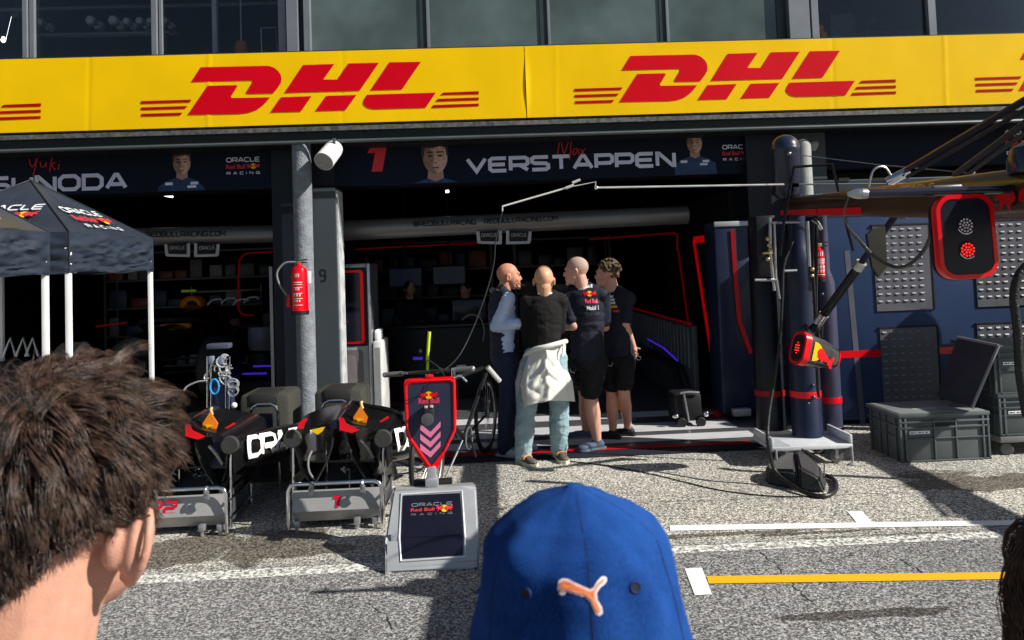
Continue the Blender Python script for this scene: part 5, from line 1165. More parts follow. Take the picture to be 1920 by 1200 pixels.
# ================================================================ BODYWORK TROLLEYS
def trolley(px0,px1,pyb,lab,num,covlab,ofs):
    """origin: front left foot of the tray; built for the trolley with number 1, then shifted"""
    F0=gr(543,998); F1=gr(718,990); y0=F0.y; xa,xb=F0.x,F1.x; W_=xb-xa
    def A(x,y,dy=0): return at(x,y,y0+dy)+V(ofs[0],ofs[1],0)
    def B(x,y,z): return V(xa+x+ofs[0],y0+y+ofs[1],z)
    t=thing('parts_trolley',lab,'trolley',B(W_/2,0,0),'chrome framed parts trolleys')
    zt_=at(630,917,y0+.03).z; zf=at(630,960,y0).z
    mb=MB()
    mb.prism([B(.02,.03,zt_),B(W_-.02,.03,zt_),B(W_-.02,.0,.13),B(.02,.0,.13)],(0,.006,0))
    mb.prism([B(.02,.0,.129),B(W_-.02,.0,.129),B(W_-.02,.07,.045),B(.02,.07,.045)],(0,.006,0))
    mb.build('tray_front',M('silver tray sheet',(.36,.36,.355),.45,.2,var=.1),t,False)
    mb=MB(); mb.box(B(.02,.08,.05),B(W_-.02,.5,.06)); mb.box(B(.015,.07,.05),B(.02,.5,zt_)); mb.box(B(W_-.02,.07,.05),B(W_-.015,.5,zt_)); mb.prism([B(.02,.5,.06),B(W_-.02,.5,.06),B(W_-.02,.48,zt_+.12),B(.02,.48,zt_+.12)],(0,.006,0)); mb.build('tray_body',M('dark tray sheet',(.12,.125,.14),.3,.5),t,False)
    mb=MB(); zc_=(zt_+.13)/2
    w0=.055
    if num=='1': mb.face([B(.5*W_-.01+a*.42,.0-.002+.03*((b)*.42/(zt_-.13)),.15+b*.42) for a,b in ((.0,.0),(.075,.0),(.1,.17),(-.01,.17),(-.02,.13),(.035,.13),(.02,0))])
    else:
        for k in range(2): stext(mb,'2',lambda u,v:B(.10+k*.098+u+v*.2,.010-.004,.15+v),.09,.085,.019)
    mb.build('number',M('bright red number',(.7,.0,.03),.4),t,False)
    ch=MB(); r=.0135
    zr=at(630,903,y0).z
    ch.tube([B(0,-.02,.02),B(0,-.02,zr-.05),B(.015,-.02,zr-.015),B(.05,-.02,zr),B(W_-.05,-.02,zr),B(W_-.015,-.02,zr-.015),B(W_,-.02,zr-.05),B(W_,-.02,.02)],r,10)
    ch.tube([B(0,.5,.02),B(0,.5,zr+.12)],r,10); ch.tube([B(W_,.5,.02),B(W_,.5,zr+.12)],r,10)
    for x in (0,W_): ch.tube([B(x,-.02,.1),B(x,.5,.1)],r*.8,8); ch.tube([B(x,-.02,zr-.1),B(x,.5,zr-.1)],r*.8,8)
    ch.build('tube_frame',chrome,t,True,50)
    for x in (.16,.5):
        mb=MB(); mb.tube([B(x,-.04+.02*math.cos(a),zr-.015+.024*math.sin(a)) for a in [i*math.pi/6 for i in range(12)]],.01,6,False,True); mb.box(B(x-.018,-.05,zr-.075),B(x+.018,-.03,zr-.02),.004); mb.build('clamp',M('cast clamp',(.3,.31,.33),.3,.7),t)
    for x in (.05,.45,W_-.05):
        MB().box(B(x-.02,-.02,.03),B(x+.02,.03,.075),.006).tube([B(x,-.0,.04),B(x,0,.0)],.012,8).build('castor',M('castor metal',(.35,.36,.38),.3,.6),t)
    # tall posts with padded paddles
    for (x,dy,ya,yb_) in ((551,.06,985,838),(720,.06,985,838)):
        p_=A(x,ya,dy); q_=A(x-1,yb_,dy); MB().tube([V(p_.x,p_.y,.03),q_],.011,10).build('post',chrome,t)
        pd_=q_+V(0,0,.03); MB().lathe(pd_+V(0,-.015,.03),[(.0,-.02),(.055,-.02),(.062,-.01),(.062,.01),(.055,.02)],18,(0,-1,0)).build('padded_paddle',M('dark foam pad',(.04,.04,.038),.8,bump=.6,bs=120),t)
    for (x,dy) in ((613,.25),(655,.35)): 
        p_=A(x,950,dy); q_=A(x,830,dy); MB().tube([V(p_.x,p_.y,.06),q_],.008,8).build('post',chrome,t)
    # ---- the car bodywork it carries
    c=thing('car_bodywork',covlab,'car bodywork',A(640,800,.3),'carbon fibre bodywork on the trolleys')
    # arched nose shroud: cross sections swept back
    def arch(u,v):   # u across -1..1, v front to back
        a=(u-.5)*math.pi; w_=(.325+.06*v); 
        x=.33+math.sin(a)*w_; z=.585+.05*v+math.cos(a)*(.105-.02*v)-.02*abs(math.sin(a))**2+ .03*math.exp(-((u-.5)/.07)**2)
        if abs(u-.5)>.42: z-= (abs(u-.5)-.42)*2.2
        return B(x,.05+v*.55,z)
    me=MB().grid(arch,40,14).mesh(); link('top_shell',solidify(me,.012),carbon,c,True,50)
    for sx in (-1,1):
        def leg(u,v,sx=sx):
            x=.33+sx*(.31-.05*math.sin(v*2.4)+.05*u); z=.62-v*.42; y=.03+.42*u+.12*v*v
            x-=sx*.11*max(0,v-.55)*2*(1-u)
            return B(x,y,z)
        me=MB().grid(leg,14,16).mesh(); link('side_panel',solidify(me,.012),carbon,c,True,50)
        me=MB().grid(lambda u,v,sx=sx:B(.33+sx*(.2-.17*math.cos(v*2.2)*.6-.05),.1+.3*u,.6-.38*v+.03*math.sin(u*5)),10,16).mesh(); link('inner_duct',solidify(me,.01),M('dull carbon',(.03,.03,.028),.35,var=.4,vs=25),c,True,50)
    # flank with the lettering, swept towards the garage
    a0=A(712,835,.15); a1=A(820,806,1.15) 
    ax_=(a1-a0).normalized(); s_=ax_.cross(Z3).normalized(); u_=s_.cross(ax_)
    def pod(p,rx,ry,k=0): return [p+s_*(rx*math.cos(t_))+u_*(ry*math.sin(t_)-(.03 if math.sin(t_)<-.3 else 0)) for t_ in [i*math.pi/14 for i in range(28)]]
    mb=MB(); loft(mb,[pod(a0-ax_*.03,.055,.06),pod(a0,.075,.085),pod(a0+ax_*.15,.095,.105),pod(a0.lerp(a1,.5),.11,.12),pod(a1,.10,.12)]); fl=mb.build('side_pod',carbon,c,True,60)
    MB().lathe(a0-ax_*.031,[(.03,0),(.05,.0),(.05,.004)],20,-ax_).build('pod_inlet',black,fl)
    vdir=((V(0,0,CZ)-a0.lerp(a1,.4))); nn=(vdir-ax_*vdir.dot(ax_)).normalized(); uu=ax_.cross(nn); uu=uu if uu.z>0 else -uu
    mb=MB()
    def cyl(u,v):
        k=.10+u*.02; th=(v-.055)/.105; return a0+ax_*(u+.05)+nn*(math.cos(th)*(.118+u*.02))+uu*(math.sin(th)*(.120))
    # letters wrapped round the flank
    stext(mb,'ORACLE',cyl,.135,.12,.034,.2,.2); 
    mb.build('lettering',white,fl,False)
    # floor edge sweeping back behind the flank
    fl_=[A(560,905,.2),A(735,880,.2),A(800,850,1.3),A(760,835,1.3),A(600,860,1.2)]
    mb=MB(); mb.prism([B(-.02,.15,.42),B(.6,.15,.40),B(.95,1.15,.42),B(.55,1.2,.46),B(-.1,1.1,.46)],(0,0,.015)); mb.build('floor_edge',carbon,c,False)
    # red and yellow flashes
    mb=MB(); mb.prism([A(x,y,-.005) for x,y in ((560,793),(571,784),(578,786),(571,795),(569,804),(558,803))],(0,-.004,0)); mb.build('red_flash',redpaint,c,False)
    mb=MB(); mb.prism([A(x,y,.02) for x,y in ((636,782),(644,784),(650,795),(674,806),(660,812),(637,806))],(0,-.004,0)); mb.build('red_flash',redpaint,c,False)
    mb=MB(); mb.prism([A(x,y,.0) for x,y in ((711,790),(727,780),(730,783),(716,791))],(0,-.01,0)); mb.build('red_flash',redpaint,c,False)
    mb=MB(); mb.prism([A(x,y,.0) for x,y in ((582,806),(610,800),(604,809),(596,815))],(0,-.006,0)); mb.build('yellow_flash',yellowp,c,False)
    mb=MB(); loft(mb,[[A(x,y,dy) for x,y in ((662,783),(676,761),(690,782),(687,793),(668,797))] for dy in (.12,.15)]); o=mb.build('dorsal_fin',orange,c,False); mb=MB(); mb.prism([A(x,y,.115) for x,y in ((668,784),(683,786),(671,791))],(0,-.003,0)); mb.build('fin_tip',yellowp,o,False)
    mb=MB(); mb.tube(smooth([A(680,766,.13),A(677,757,.13),A(679,753,.14)],3),.010,8); mb.build('fin_hook',M('cream plastic',(.6,.45,.2),.4),c)
    # folded wing elements and suspension seen above
    mb=MB()
    for k in range(5): mb.prism([A(600+k*9,798-k*7,.3),A(640+k*3,776-k*5,.42),A(642+k*3,780-k*5,.42),A(604+k*9,802-k*7,.3)],(0,.02,-.006))
    mb.build('vane_stack',M('dark maroon carbon',(.05,.012,.014),.3,var=.4,vs=30,coat=.3),c,False)
    mb=MB(); mb.tube(smooth([A(585,845,.1),A(578,862,.08),A(580,885,.1),A(592,902,.15)]),.008,8); mb.tube(smooth([A(676,824,.1),A(690,840,.1),A(700,858,.12)]),.012,8); mb.build('edge_strips',M('pale carbon edge',(.35,.35,.33),.3,.3),c)
    mb=MB(); rnd=random.Random(5)
    for k in range(16):
        p_=A(640+rnd.uniform(-6,22),862+rnd.uniform(-16,22),.25); q_=p_+V(rnd.uniform(-.05,.05),rnd.uniform(-.04,.04),rnd.uniform(-.05,.05)); mb.tube([p_,q_],rnd.uniform(.006,.014),6)
    mb.build('bracketry',chrome,c)
    mb=MB(); mb.prism([A(x,y,.4) for x,y in ((655,850),(684,852),(676,868),(652,872))],(0,.01,0)); mb.build('red_white_plate',M('pale red plate',(.55,.12,.12),.4,var=.4,vs=30),c,False)
    return t,c
trolley(0,0,0,'chrome framed trolley with a silver tray numbered 1','1','black carbon bodywork with lettered flank on the trolley numbered 1',(0,0))
dxx=gr(427,1003).x-gr(718,990).x; dyy=gr(427,1003).y-gr(718,990).y
trolley(0,0,0,'chrome framed trolley with a silver tray numbered 22, half hidden by hair','22','black carbon bodywork with lettered flank on the trolley numbered 22',(dxx,dyy))
# ---- padded cases with chrome hoops behind
def case(px0,px1,py0,py1,Y,lab,hoop):
    a,b=at(px0,py0,Y),at(px1,py1,Y); t=thing('tyre_blanket_case',lab,'case',((a.x+b.x)/2,Y,0),'olive grey padded cases')
    MB().box((a.x,Y,.05),(b.x,Y+.4,a.z),.04).build('case_body',M('olive grey canvas',(.045,.045,.036),.7,bump=.5,bs=60),t)
    MB().box((a.x+.07,Y-.015,a.z-.10),(b.x-.09,Y+.3,a.z+.01),.03).build('lid_flap',M('black canvas',(.02,.02,.02),.6,bump=.4),t)
    mb=MB(); hx0,hx1,hy=hoop; p_,q_=at(hx0,hy+35,Y-.06),at(hx1,hy,Y-.06)
    mb.tube([V(p_.x,p_.y,.05),V(p_.x,p_.y,q_.z-.06),V(p_.x+.02,p_.y,q_.z-.02),V(p_.x+.06,p_.y,q_.z),V(q_.x-.06,p_.y,q_.z),V(q_.x-.02,p_.y,q_.z-.02),V(q_.x,p_.y,q_.z-.06),V(q_.x,p_.y,.05)],.012,10); mb.build('hoop',chrome,t)
    MB().box((p_.x+.05,Y-.03,.1),(q_.x-.05,Y-.001,q_.z-.08),.01).build('inner_panel',M('dark blue black panel',(.012,.014,.03),.4),t)
case(448,544,741,800,6.1,'olive grey padded case with a chrome hoop behind the trolley numbered 22',(470,521,757))
case(588,682,733,800,6.1,'olive grey padded case with a chrome hoop behind the trolley numbered 1',(604,655,750))
# ---- hose trolley: navy pillar with coils
hp_=thing('hose_pillar','navy pillar hung with coiled pipes and a bright blue loop behind the left trolley','pillar',(at(408,720,6.3).x,6.3,0))
a,b=at(392,715,6.3),at(430,715,6.3)
MB().box((a.x,6.3,0),(b.x,6.45,at(400,712,6.3).z),.02).build('pillar_body',M('pillar navy',(.02,.025,.07),.3,coat=.2),hp_)
MB().box((a.x-.02,6.3,at(400,655,6.3).z),(b.x+.0,6.4,at(400,645,6.3).z),.01).build('top_shelf',M('grey blue shelf',(.06,.07,.1),.4),hp_)
mb=MB(); 
for x in (389,396,424,431): mb.tube([at(x,800,6.28),at(x,668,6.28)],.008,8)
mb.build('rails',chrome,hp_)
rnd=random.Random(3); mb=MB()
for k in range(22):
    c=at(rnd.uniform(388,434),rnd.uniform(672,716),6.25+rnd.uniform(-.05,.08)); rr=rnd.uniform(.02,.045); t0=rnd.uniform(0,3); ar=rnd.uniform(2,4.5); e1=V(1,rnd.uniform(-.4,.4),rnd.uniform(-.5,.5)).normalized(); e2=V(rnd.uniform(-.3,.3),.2,1).normalized()
    mb.tube([c+e1*(rr*math.cos(t0+ar*i/10))+e2*(rr*math.sin(t0+ar*i/10)) for i in range(11)],rnd.uniform(.005,.009),6)
for k in range(5):
    c=at(436,rnd.uniform(712,738),6.22); rr=.04; mb.tube([c+V(rr*math.cos(a_),.01*k,rr*math.sin(a_)) for a_ in [i*math.pi/8 for i in range(16)]],.004,6,True,True)
mb.tube(smooth([at(388,714,6.2),at(370,716,6.2),at(352,724,6.2),at(345,732,6.2)]),.008,6)
mb.build('coiled_pipes',M('pale metal pipe',(.55,.56,.55),.25,.5),hp_)
c=at(402,725,6.2); MB().tube([c+V(.035*math.cos(a_),0,.06*math.sin(a_)) for a_ in [i*math.pi/10 for i in range(20)]],.008,8,True,True).build('blue_loop',M('bright blue hose',(.03,.3,.7),.35),hp_)
mb=MB(); 
for x in (390,408): mb.box(at(x,684,6.2),at(x+9,668,6.2)+V(0,.05,0),.008)
mb.build('bottles',M('blue grey bottle',(.15,.17,.24),.3),hp_)
MB().sphere(at(439,760,6.1),.025,8).build('knob',M('white knob',(.6,.6,.6),.3),hp_)
# ================================================================ PEOPLE
from mathutils.bvhtree import BVHTree
def latrot(lat): return rz(math.atan2(lat.y,lat.x))
def head_prims(c,yaw,k=1.0,neck=None,nod=0):
    Mh=rz(yaw)@Matrix.Rotation(-nod,3,'X')
    def h(x,y,z): return c+Mh@V(x*k,y*k,z*k)
    E=lambda x,y,z,a,b,d,rot=None:('e',h(x,y,z),(a*k,b*k,d*k),Mh if rot is None else Mh@rot)
    P=[E(0,-.012,.032,.076,.096,.09),E(0,.03,-.02,.066,.072,.085),E(0,.035,-.07,.052,.052,.045),E(0,.082,-.102,.024,.018,.018),
       E(0,.078,.028,.052,.022,.016),('c',h(0,.088,.014),h(0,.106,-.026),.010*k,.013*k),E(0,.094,-.028,.016,.011,.009),E(0,.088,-.063,.026,.014,.009),E(0,.087,-.075,.022,.013,.009),
       E(.036,.062,-.03,.025,.025,.022),E(-.036,.062,-.03,.025,.025,.022)]
    for s in (-1,1):
        rr=Matrix.Rotation(R(-12),3,'X')@Matrix.Rotation(R(18*s),3,'Z')
        P+= [E(s*.080,-.012,-.012,.006,.02,.032,rr)]
        for i in range(9):
            a0=R(-60+i*36);a1=R(-60+(i+1)*36)
            if i<8: P.append(('c',h(s*.086,-.012+.017*math.cos(a0),-.008+.028*math.sin(a0)),h(s*.086,-.012+.017*math.cos(a1),-.008+.028*math.sin(a1)),.0052*k,.0052*k))
    if neck is not None: P+=[('c',h(0,-.03,-.05),neck,.056*k,.064*k)]
    return P,h,Mh
def hand_prims(w,d,n,curl=.5,side=1,k=1.0):
    """w wrist, d pointing direction, n palm normal; side = thumb side"""
    d=d.normalized(); n=(n-d*n.dot(d)).normalized(); s=d.cross(n)*side; P=[]
    P+=[('c',w,w+d*.03*k,.026*k,.03*k)]
    for i,o in enumerate((-.028,-.009,.010,.028)):
        P.append(('c',w+d*.02*k+s*o*.5*k,w+d*.085*k+s*o*k,.018*k,.014*k))
        L=(.062,.075,.07,.055)[3-i]*k; p=w+d*.088*k+s*o*k; dd=d.copy(); cu=curl*(1+.12*i)
        for f in (.45,.32,.23):
            dd=(Matrix.Rotation(cu,3,s*1.0)@dd) if True else dd
            q=p+dd*L*f; P.append(('c',p,q,.0088*k,.0082*k)); p=q
    td=(d*.6+s*.8*1).normalized(); b=w+d*.03*k+s*.022*k; m=b+td*.045*k; e=m+(td+d*.6+n*.5).normalized()*.032*k
    P+=[('c',b,m,.015*k,.011*k),('c',m,e,.0105*k,.009*k)]
    return P
def shoe(parent,ankle,toe,mat,solemat,k=1.0,accent=None):
    f=Vector((toe.x,toe.y,0)).normalized(); s=V(f.y,-f.x,0); a=Vector((ankle.x,ankle.y,0)); rot=latrot(s)
    z0=.012
    P=[('e',a-f*.02*k+Z3*.05,(.038*k,.05*k,.042*k),rot),('e',a+f*.06*k+Z3*.043,(.043*k,.09*k,.034*k),rot),('e',a+f*.13*k+Z3*.036,(.044*k,.06*k,.028*k),rot),('c',a+Z3*.05,Vector((ankle.x,ankle.y,.10)),.042*k,.038*k)]
    o=link('shoe',blob(P,.008,4,.002,60),mat,parent,True,0)
    prof=[(-.075,.03),(-.06,.042),(.0,.04),(.06,.046),(.13,.05),(.175,.038),(.195,.0)]
    pts=[a+f*x*k+s*y*k for x,y in prof]+[a+f*x*k-s*y*k for x,y in prof[::-1][1:]]
    MB().prism([p+Z3*.002 for p in pts],(0,0,.026)).build('sole',solemat,o,False)
    if accent: MB().tube([a+f*(.07*k)+s*(.04*k)*math.cos(t)+Z3*(.05+.03*math.sin(t)) for t in [i*math.pi/8 for i in range(9)]],.009,6).tube([a-f*.03*k+s*(.043*k)*math.cos(t)-f*.03*math.sin(t)*1+Z3*.075 for t in [i*math.pi/8 for i in range(9)]],.008,6).build('shoe_accent',accent,o)
    return o
def torso(sh,hip,lat,g=0.0,w=1.0,bottom=None):
    rot=latrot(lat); f=V(-lat.y,lat.x,0)
    P=[('e',sh.lerp(hip,f),(a*w+g,b+g,c),rot) for f,a,b,c in ((.10,.182,.086+0,.075+g),(.26,.170,.110,.15),(.40,.163,.112,.14),(.55,.155,.108,.14),(.70,.150,.106,.14),(.85,.151,.108,.13),(1.0,.156,.111,.12))]
    for s in (-1,1):
        P.append(('c',sh.lerp(hip,.05)+lat*.05*s,sh.lerp(hip,.10)+lat*s*.165*w,.062+g,.058+g))
        P.append(('c',sh+lat*.035*s+Z3*.025,sh.lerp(hip,.07)+lat*s*.135*w,.036+g*.7,.050+g))
    return P
def leg_prims(hip,knee,ankle,g=0,rs=(.070,.062,.052,.040)):
    return [('c',hip,knee,rs[0]+g,rs[1]+g),('c',knee,knee.lerp(ankle,.35),rs[1]+g*.8,rs[2]+.008+g),('c',knee.lerp(ankle,.35),ankle,rs[2]+.008+g,rs[3]+g)]
def drape(mb,me,d=V(0,1,0),off=.004,back=.6):
    bv=BVHTree.FromPolygons([v.co for v in me.vertices],[tuple(p.vertices) for p in me.polygons]); out=[]
    for v in mb.v:
        p=Vector(v); hit=bv.ray_cast(p-d*back,d)
        out.append(tuple(hit[0]-d*off) if hit[0] is not None else v)
    mb.v=out; return mb
def subdiv_text(mb,n=1):
    me=mb.mesh(); bm=bmesh.new(); bm.from_mesh(me); bmesh.ops.triangulate(bm,faces=bm.faces)
    for _ in range(n): bmesh.ops.subdivide_edges(bm,edges=bm.edges,cuts=1,use_grid_fill=False)
    m=MB(); m.bm(bm); return m
polo=M('navy polo cloth',(.009,.010,.023),.75,var=.1,bump=.15,bs=200)
shorts_m=M('black shorts cloth',(.004,.004,.007),.75,bump=.15,bs=200)
eyem=M('dark eye',(.02,.015,.012),.2)
def eyes(t,h,k=1.0):
    for s in (-1,1): MB().sphere(h(s*.031,.088,.006),.0085*k,8).build('eye',eyem,t)
def brows(t,h,mat):
    mb=MB()
    for s in (-1,1): mb.tube([h(s*.014,.100,.026),h(s*.032,.097,.031),h(s*.05,.085,.026)],.0035,6)
    mb.build('eyebrows',mat,t)
# ---------------------------------------------------------------- man 1: vest and pale sleeves, faces right
Y1=6.78; J=lambda x,y,d=0:at(x,y,Y1+d)
f1=gr(946,856); t=thing('person','bald man in a navy quilted vest over a pale blue shirt and dark jeans','person',(f1.x,f1.y,0),'men talking in front of the middle garage')
hc1=J(954,519); nk=J(944,552)
Hp,h,_=head_prims(hc1,R(-86),1.03,nk,nod=R(-2))
sh1=J(942,549); hp1=J(946,664); lat=V(.30,-.95,0).normalized()
near_sh=sh1.lerp(hp1,.09)+lat*.17; far_sh=sh1.lerp(hp1,.09)-lat*.17
el=J(930,612,-.13); wr=J(978,606,-.2); 
P=Hp+torso(sh1,hp1,lat,-.028)+[('c',near_sh,el,.048,.04),('c',el,wr,.04,.03)]+hand_prims(wr,V(1,.1,.05),V(.1,1,0),.3)
elf=far_sh+V(.06,.03,-.26); wf=wr+V(-.01,.13,-.03); P+=[('c',far_sh,elf,.046,.04),('c',elf,wf,.04,.028)]+hand_prims(wf,V(1,-.2,.1),V(0,0,-1),.6)
k1=J(953,750,-.05); a1_=V(f1.x,f1.y,.09); k2_=J(962,748,.14); a2_=gr(970,842)+Z3*.09
P+=leg_prims(hp1+lat*.065,k1,a1_)+leg_prims(hp1-lat*.065,k2_,a2_)
b=link('body',blob(P,.0065,3),skin1,t,True,0); eyes(t,h)
shirt_b=M('pale blue shirt cloth',(.50,.60,.80),.8,var=.05,bump=.1,bs=200)
link('shirt',blob(torso(sh1,hp1,lat,.0)+[('c',near_sh,el,.062,.056),('c',el,wr-V(.03,0,0),.055,.045),('c',far_sh,elf,.06,.055),('c',elf,wf,.052,.036),('e',sh1+V(0,0,.0),(.075,.075,.04),I3)],.009,3,.009,22,1),shirt_b,t,True,0)
vest=M('quilted navy vest',(.012,.02,.036),.7,var=.2,bump=.3,bs=60)
_T=torso(sh1+V(-.008,0,0),hp1+V(0,0,.02),lat,.022,.80); vm=blob(_T[:7]+[_T[8],_T[10]],.009,3,.006,12,2)
cut=J(966,600).x
for v in vm.vertices: v.co += v.normal*(.0018*math.sin(v.co.z*110))
bm=bmesh.new(); bm.from_mesh(vm); frontx=hc1.x+.035
bmesh.ops.delete(bm,geom=[v for v in bm.verts if (v.co-(sh1.lerp(hp1,.4))).dot(V(.95,.30,0))>.098 and v.co.z>hp1.z-.02 and (v.co-sh1).dot(lat)<.10],context='VERTS'); bm.to_mesh(vm); bm.free()
link('vest',vm,vest,t,True,0)
jn=M('dark indigo jeans',(.012,.022,.055),.8,var=.2,bump=.2,bs=200)
link('jeans',blob([('e',hp1-V(0,0,.03),(.155,.125,.10),latrot(lat))]+leg_prims(hp1+lat*.085-V(0,0,.04),k1,a1_+Z3*-.02,.016,(.085,.066,.06,.052))+leg_prims(hp1-lat*.085-V(0,0,.04),k2_,a2_+Z3*-.02,.016,(.085,.066,.06,.052)),.009,3,.009,16,3),jn,t,True,0)
wsh=M('white grey trainer',(.55,.57,.62),.6,var=.15,vs=40,bump=.3); bl_=M('blue grey sole',(.35,.38,.5),.6)
shoe(t,a1_,V(.85,-.5,0),wsh,bl_); shoe(t,a2_,V(1,-.2,0),wsh,bl_)
MB().tube(smooth([nk+V(-.05,-.07,.02),nk+V(.02,-.085,.0),nk+V(.07,-.03,-.03),nk+V(.07,.05,-.02)]),.014,8).build('collar',white,t)
mb=MB(); mb.tube(smooth([nk+V(-.07,-.03,.05),nk+V(-.03,-.09,.03),nk+V(.07,-.06,-.01)]),.012,8); mb.lathe(nk+V(-.1,-.02,.04),[(.03,0),(.03,.03)],14,(0,1,0)); mb.build('headphones',M('headset grey',(.12,.12,.12),.3,.3),t)
MB().tube([h(.055,.07,-.06),h(.03,.12,-.085)],.004,6).sphere(h(.03,.125,-.085),.010,6).build('microphone',black,t)
MB().lathe(wr.lerp(el,.12),[(.036,-.012),(.038,0),(.036,.012)],16,(el-wr)).build('wrist_watch',alu,t)
# ---------------------------------------------------------------- man 2: back view, black jumper, white jacket round the waist
Y2=6.52; J=lambda x,y,d=0:at(x,y,Y2+d)
fL=gr(981,868); fR=gr(1049,860)
t=thing('person','bald man in a black jumper with a white jacket tied round his waist','person',(fL.x+.15,6.5,0),'men talking in front of the middle garage')
hc2=J(1020,527); sh2=J(1020,553); hp2=J(1022,664)
Hp,h,_=head_prims(hc2,R(-8),1.1,J(1020,560),nod=R(6))
lat=V(1,.05,0).normalized(); ls=sh2.lerp(hp2,.09)-lat*.152; rs_=sh2.lerp(hp2,.09)+lat*.143
eL=J(988,616,.06); wL=J(1000,600,.26); eR=J(1049,616,.06); wR=J(1040,600,.26)
P=Hp+torso(sh2,hp2,lat,-.028,.86)+[('c',ls,eL,.048,.042),('c',eL,wL,.042,.03),('c',rs_,eR,.048,.042),('c',eR,wR,.042,.03)]+hand_prims(wL,V(.9,.2,.1),V(0,-1,0),.4)+hand_prims(wR,V(-.9,.2,.1),V(0,-1,0),.4,-1)
kL=J(987,765,-.02); kR=J(1048,760,.0); aL=fL+Z3*.09; aR=fR+Z3*.09
P+=leg_prims(hp2-lat*.10,kL,aL)+leg_prims(hp2+lat*.10,kR,aR)
link('body',blob(P,.0065,3),M('warm even skin',(.60,.33,.2),.4,var=.12,vs=25,sss=.12,bump=.1,bs=250),t,True,0); eyes(t,h)  # one even warm skin tone over the whole body
jum=M('black jumper wool',(.005,.005,.005),.9,var=.155,bump=.3,bs=160)
link('jumper',blob(torso(sh2,hp2,lat,.010,.88)+[('c',ls,eL,.064,.058),('c',eL,wL,.058,.046),('c',rs_,eR,.064,.058),('c',eR,wR,.058,.046)],.009,3,.009,9,5),jum,t,True,0)
MB().tube([J(1020,550)+V(.072*math.cos(a),.06*math.sin(a)-.01,.0) for a in [i*math.pi/10 for i in range(20)]],.011,8,False,True).build('collar',white,t)
lj=M('light wash denim',(.25,.36,.40),.85,var=.18,vs=7,bump=.25,bs=200)
link('jeans',blob([('e',hp2-V(0,0,.02),(.165,.125,.12),latrot(lat))]+leg_prims(hp2-lat*.09-V(0,0,.03),kL,aL-Z3*.01,.018,(.088,.072,.064,.058))+leg_prims(hp2+lat*.09-V(0,0,.03),kR,aR-Z3*.01,.018,(.088,.072,.064,.058)),.009,3,.013,15,6),lj,t,True,0)
# the tied jacket
jk=M('off white jacket cloth',(.66,.66,.60),.85,var=.05,bump=.2,bs=120)
def jx(u,v):
    # u: 0 left flap edge .. .25 fold .. 1 right edge ; v 0 top .. 1 bottom
    yT=650-8*u*0; 
    fold=[(994,652,.0),(990,690,.0),(986,722,.0),(988,758,.0)]
    def pl(P,v):
        k=v*(len(P)-1); i=min(int(k),len(P)-2); f=k-i; return [P[i][q]+(P[i+1][q]-P[i][q])*f for q in range(3)]
    left=pl([(986,664,.10),(969,684,.24),(957,716,.30),(969,778,.22)],v)
    mid=pl([(994,655,-.06),(989,692,-.15),(985,725,-.19),(988,760,-.21)],v)
    cen=pl([(1024,647,-.18),(1026,685,-.21),(1028,720,-.24),(1030,751,-.26)],v)
    rt=pl([(1060,638,-.02),(1059,690,-.06),(1073,716,-.10),(1077,752,-.10)],v)
    far=pl([(1058,640,.12),(1062,690,.12),(1072,716,.10),(1076,748,.10)],v)
    S=[left,mid,cen,rt,far]; K=[0,.24,.58,.92,1]
    for i in range(4):
        if u<=K[i+1]+1e-9:
            f=(u-K[i])/(K[i+1]-K[i]); 
            if i in(1,2): f2=f
            a,b2=S[i],S[i+1]
            x,y,d=[a[q]+(b2[q]-a[q])*f for q in range(3)]
            break
    p=J(x,y,d)
    n1=noise.noise(V(u*4,v*3,2))*.022+abs(noise.noise(V(u*7+v*5,v*4-u*3,5)))*.030
    sag=.018*math.sin((v*1.0-abs(u-.55)*1.1)*22)*math.exp(-((v-.45)/.3)**2)*math.exp(-((u-.6)/.3)**2)
    return p+V(0,-1,0)*(n1*(.3+.7*v)+sag)
me=MB().grid(jx,70,50).mesh(); link('tied_jacket',solidify(me,.008),jk,t,True,0)
MB().tube(smooth([J(985,668,-.02),J(1000,656,-.14),J(1024,650,-.19),J(1050,643,-.14),J(1061,640,.0)]),[.022]*21,12).tube(smooth([J(1058,640,-.06),J(1056,652,-.12),J(1054,668,-.14)]),.009,8).build('jacket_roll',jk,t)
csh=M('cream trainer',(.10,.09,.075),.6,var=.2,vs=50,bump=.3); blk_=M('cream sole',(.62,.58,.45),.6); org=M('orange trim',(.8,.28,.08),.5)
s1_=shoe(t,aL,V(-.12,-.2,0)+V(.45,-.35,0),csh,blk_,1.05,org); shoe(t,aR,V(.1,-.55,0),csh,blk_,1.05,org)
# ---------------------------------------------------------------- man 3: back view navy polo
Y3_=6.86; J=lambda x,y,d=0:at(x,y,Y3_+d)
f3=gr(1120,843); 
t=thing('person','tall man with shaved grey head and bull print on his navy polo back','person',(f3.x,f3.y,0),'men talking in front of the middle garage')
hc3=J(1080,509); sh3=J(1097,543); hp3=J(1102,662)
Hp,h,_=head_prims(hc3,R(72),1.06,J(1094,548),nod=R(2))
lat=V(1,-.22,0).normalized(); ls=sh3.lerp(hp3,.10)-lat*.178; rs_=sh3.lerp(hp3,.10)+lat*.165
eL=J(1075,611,-.06); wL=J(1056,614,.16); eR=rs_+V(.02,.1,-.30); wR=eR+V(-.12,.22,.06)
P=Hp+torso(sh3,hp3,lat,-.03)+[('c',ls,eL,.050,.044),('c',eL,wL,.046,.03),('c',rs_,eR,.05,.044),('c',eR,wR,.044,.03)]+hand_prims(wL,V(-.5,.6,.1),V(0,0,-1),.5)+hand_prims(wR,V(-.8,.3,.1),V(0,0,-1),.5)
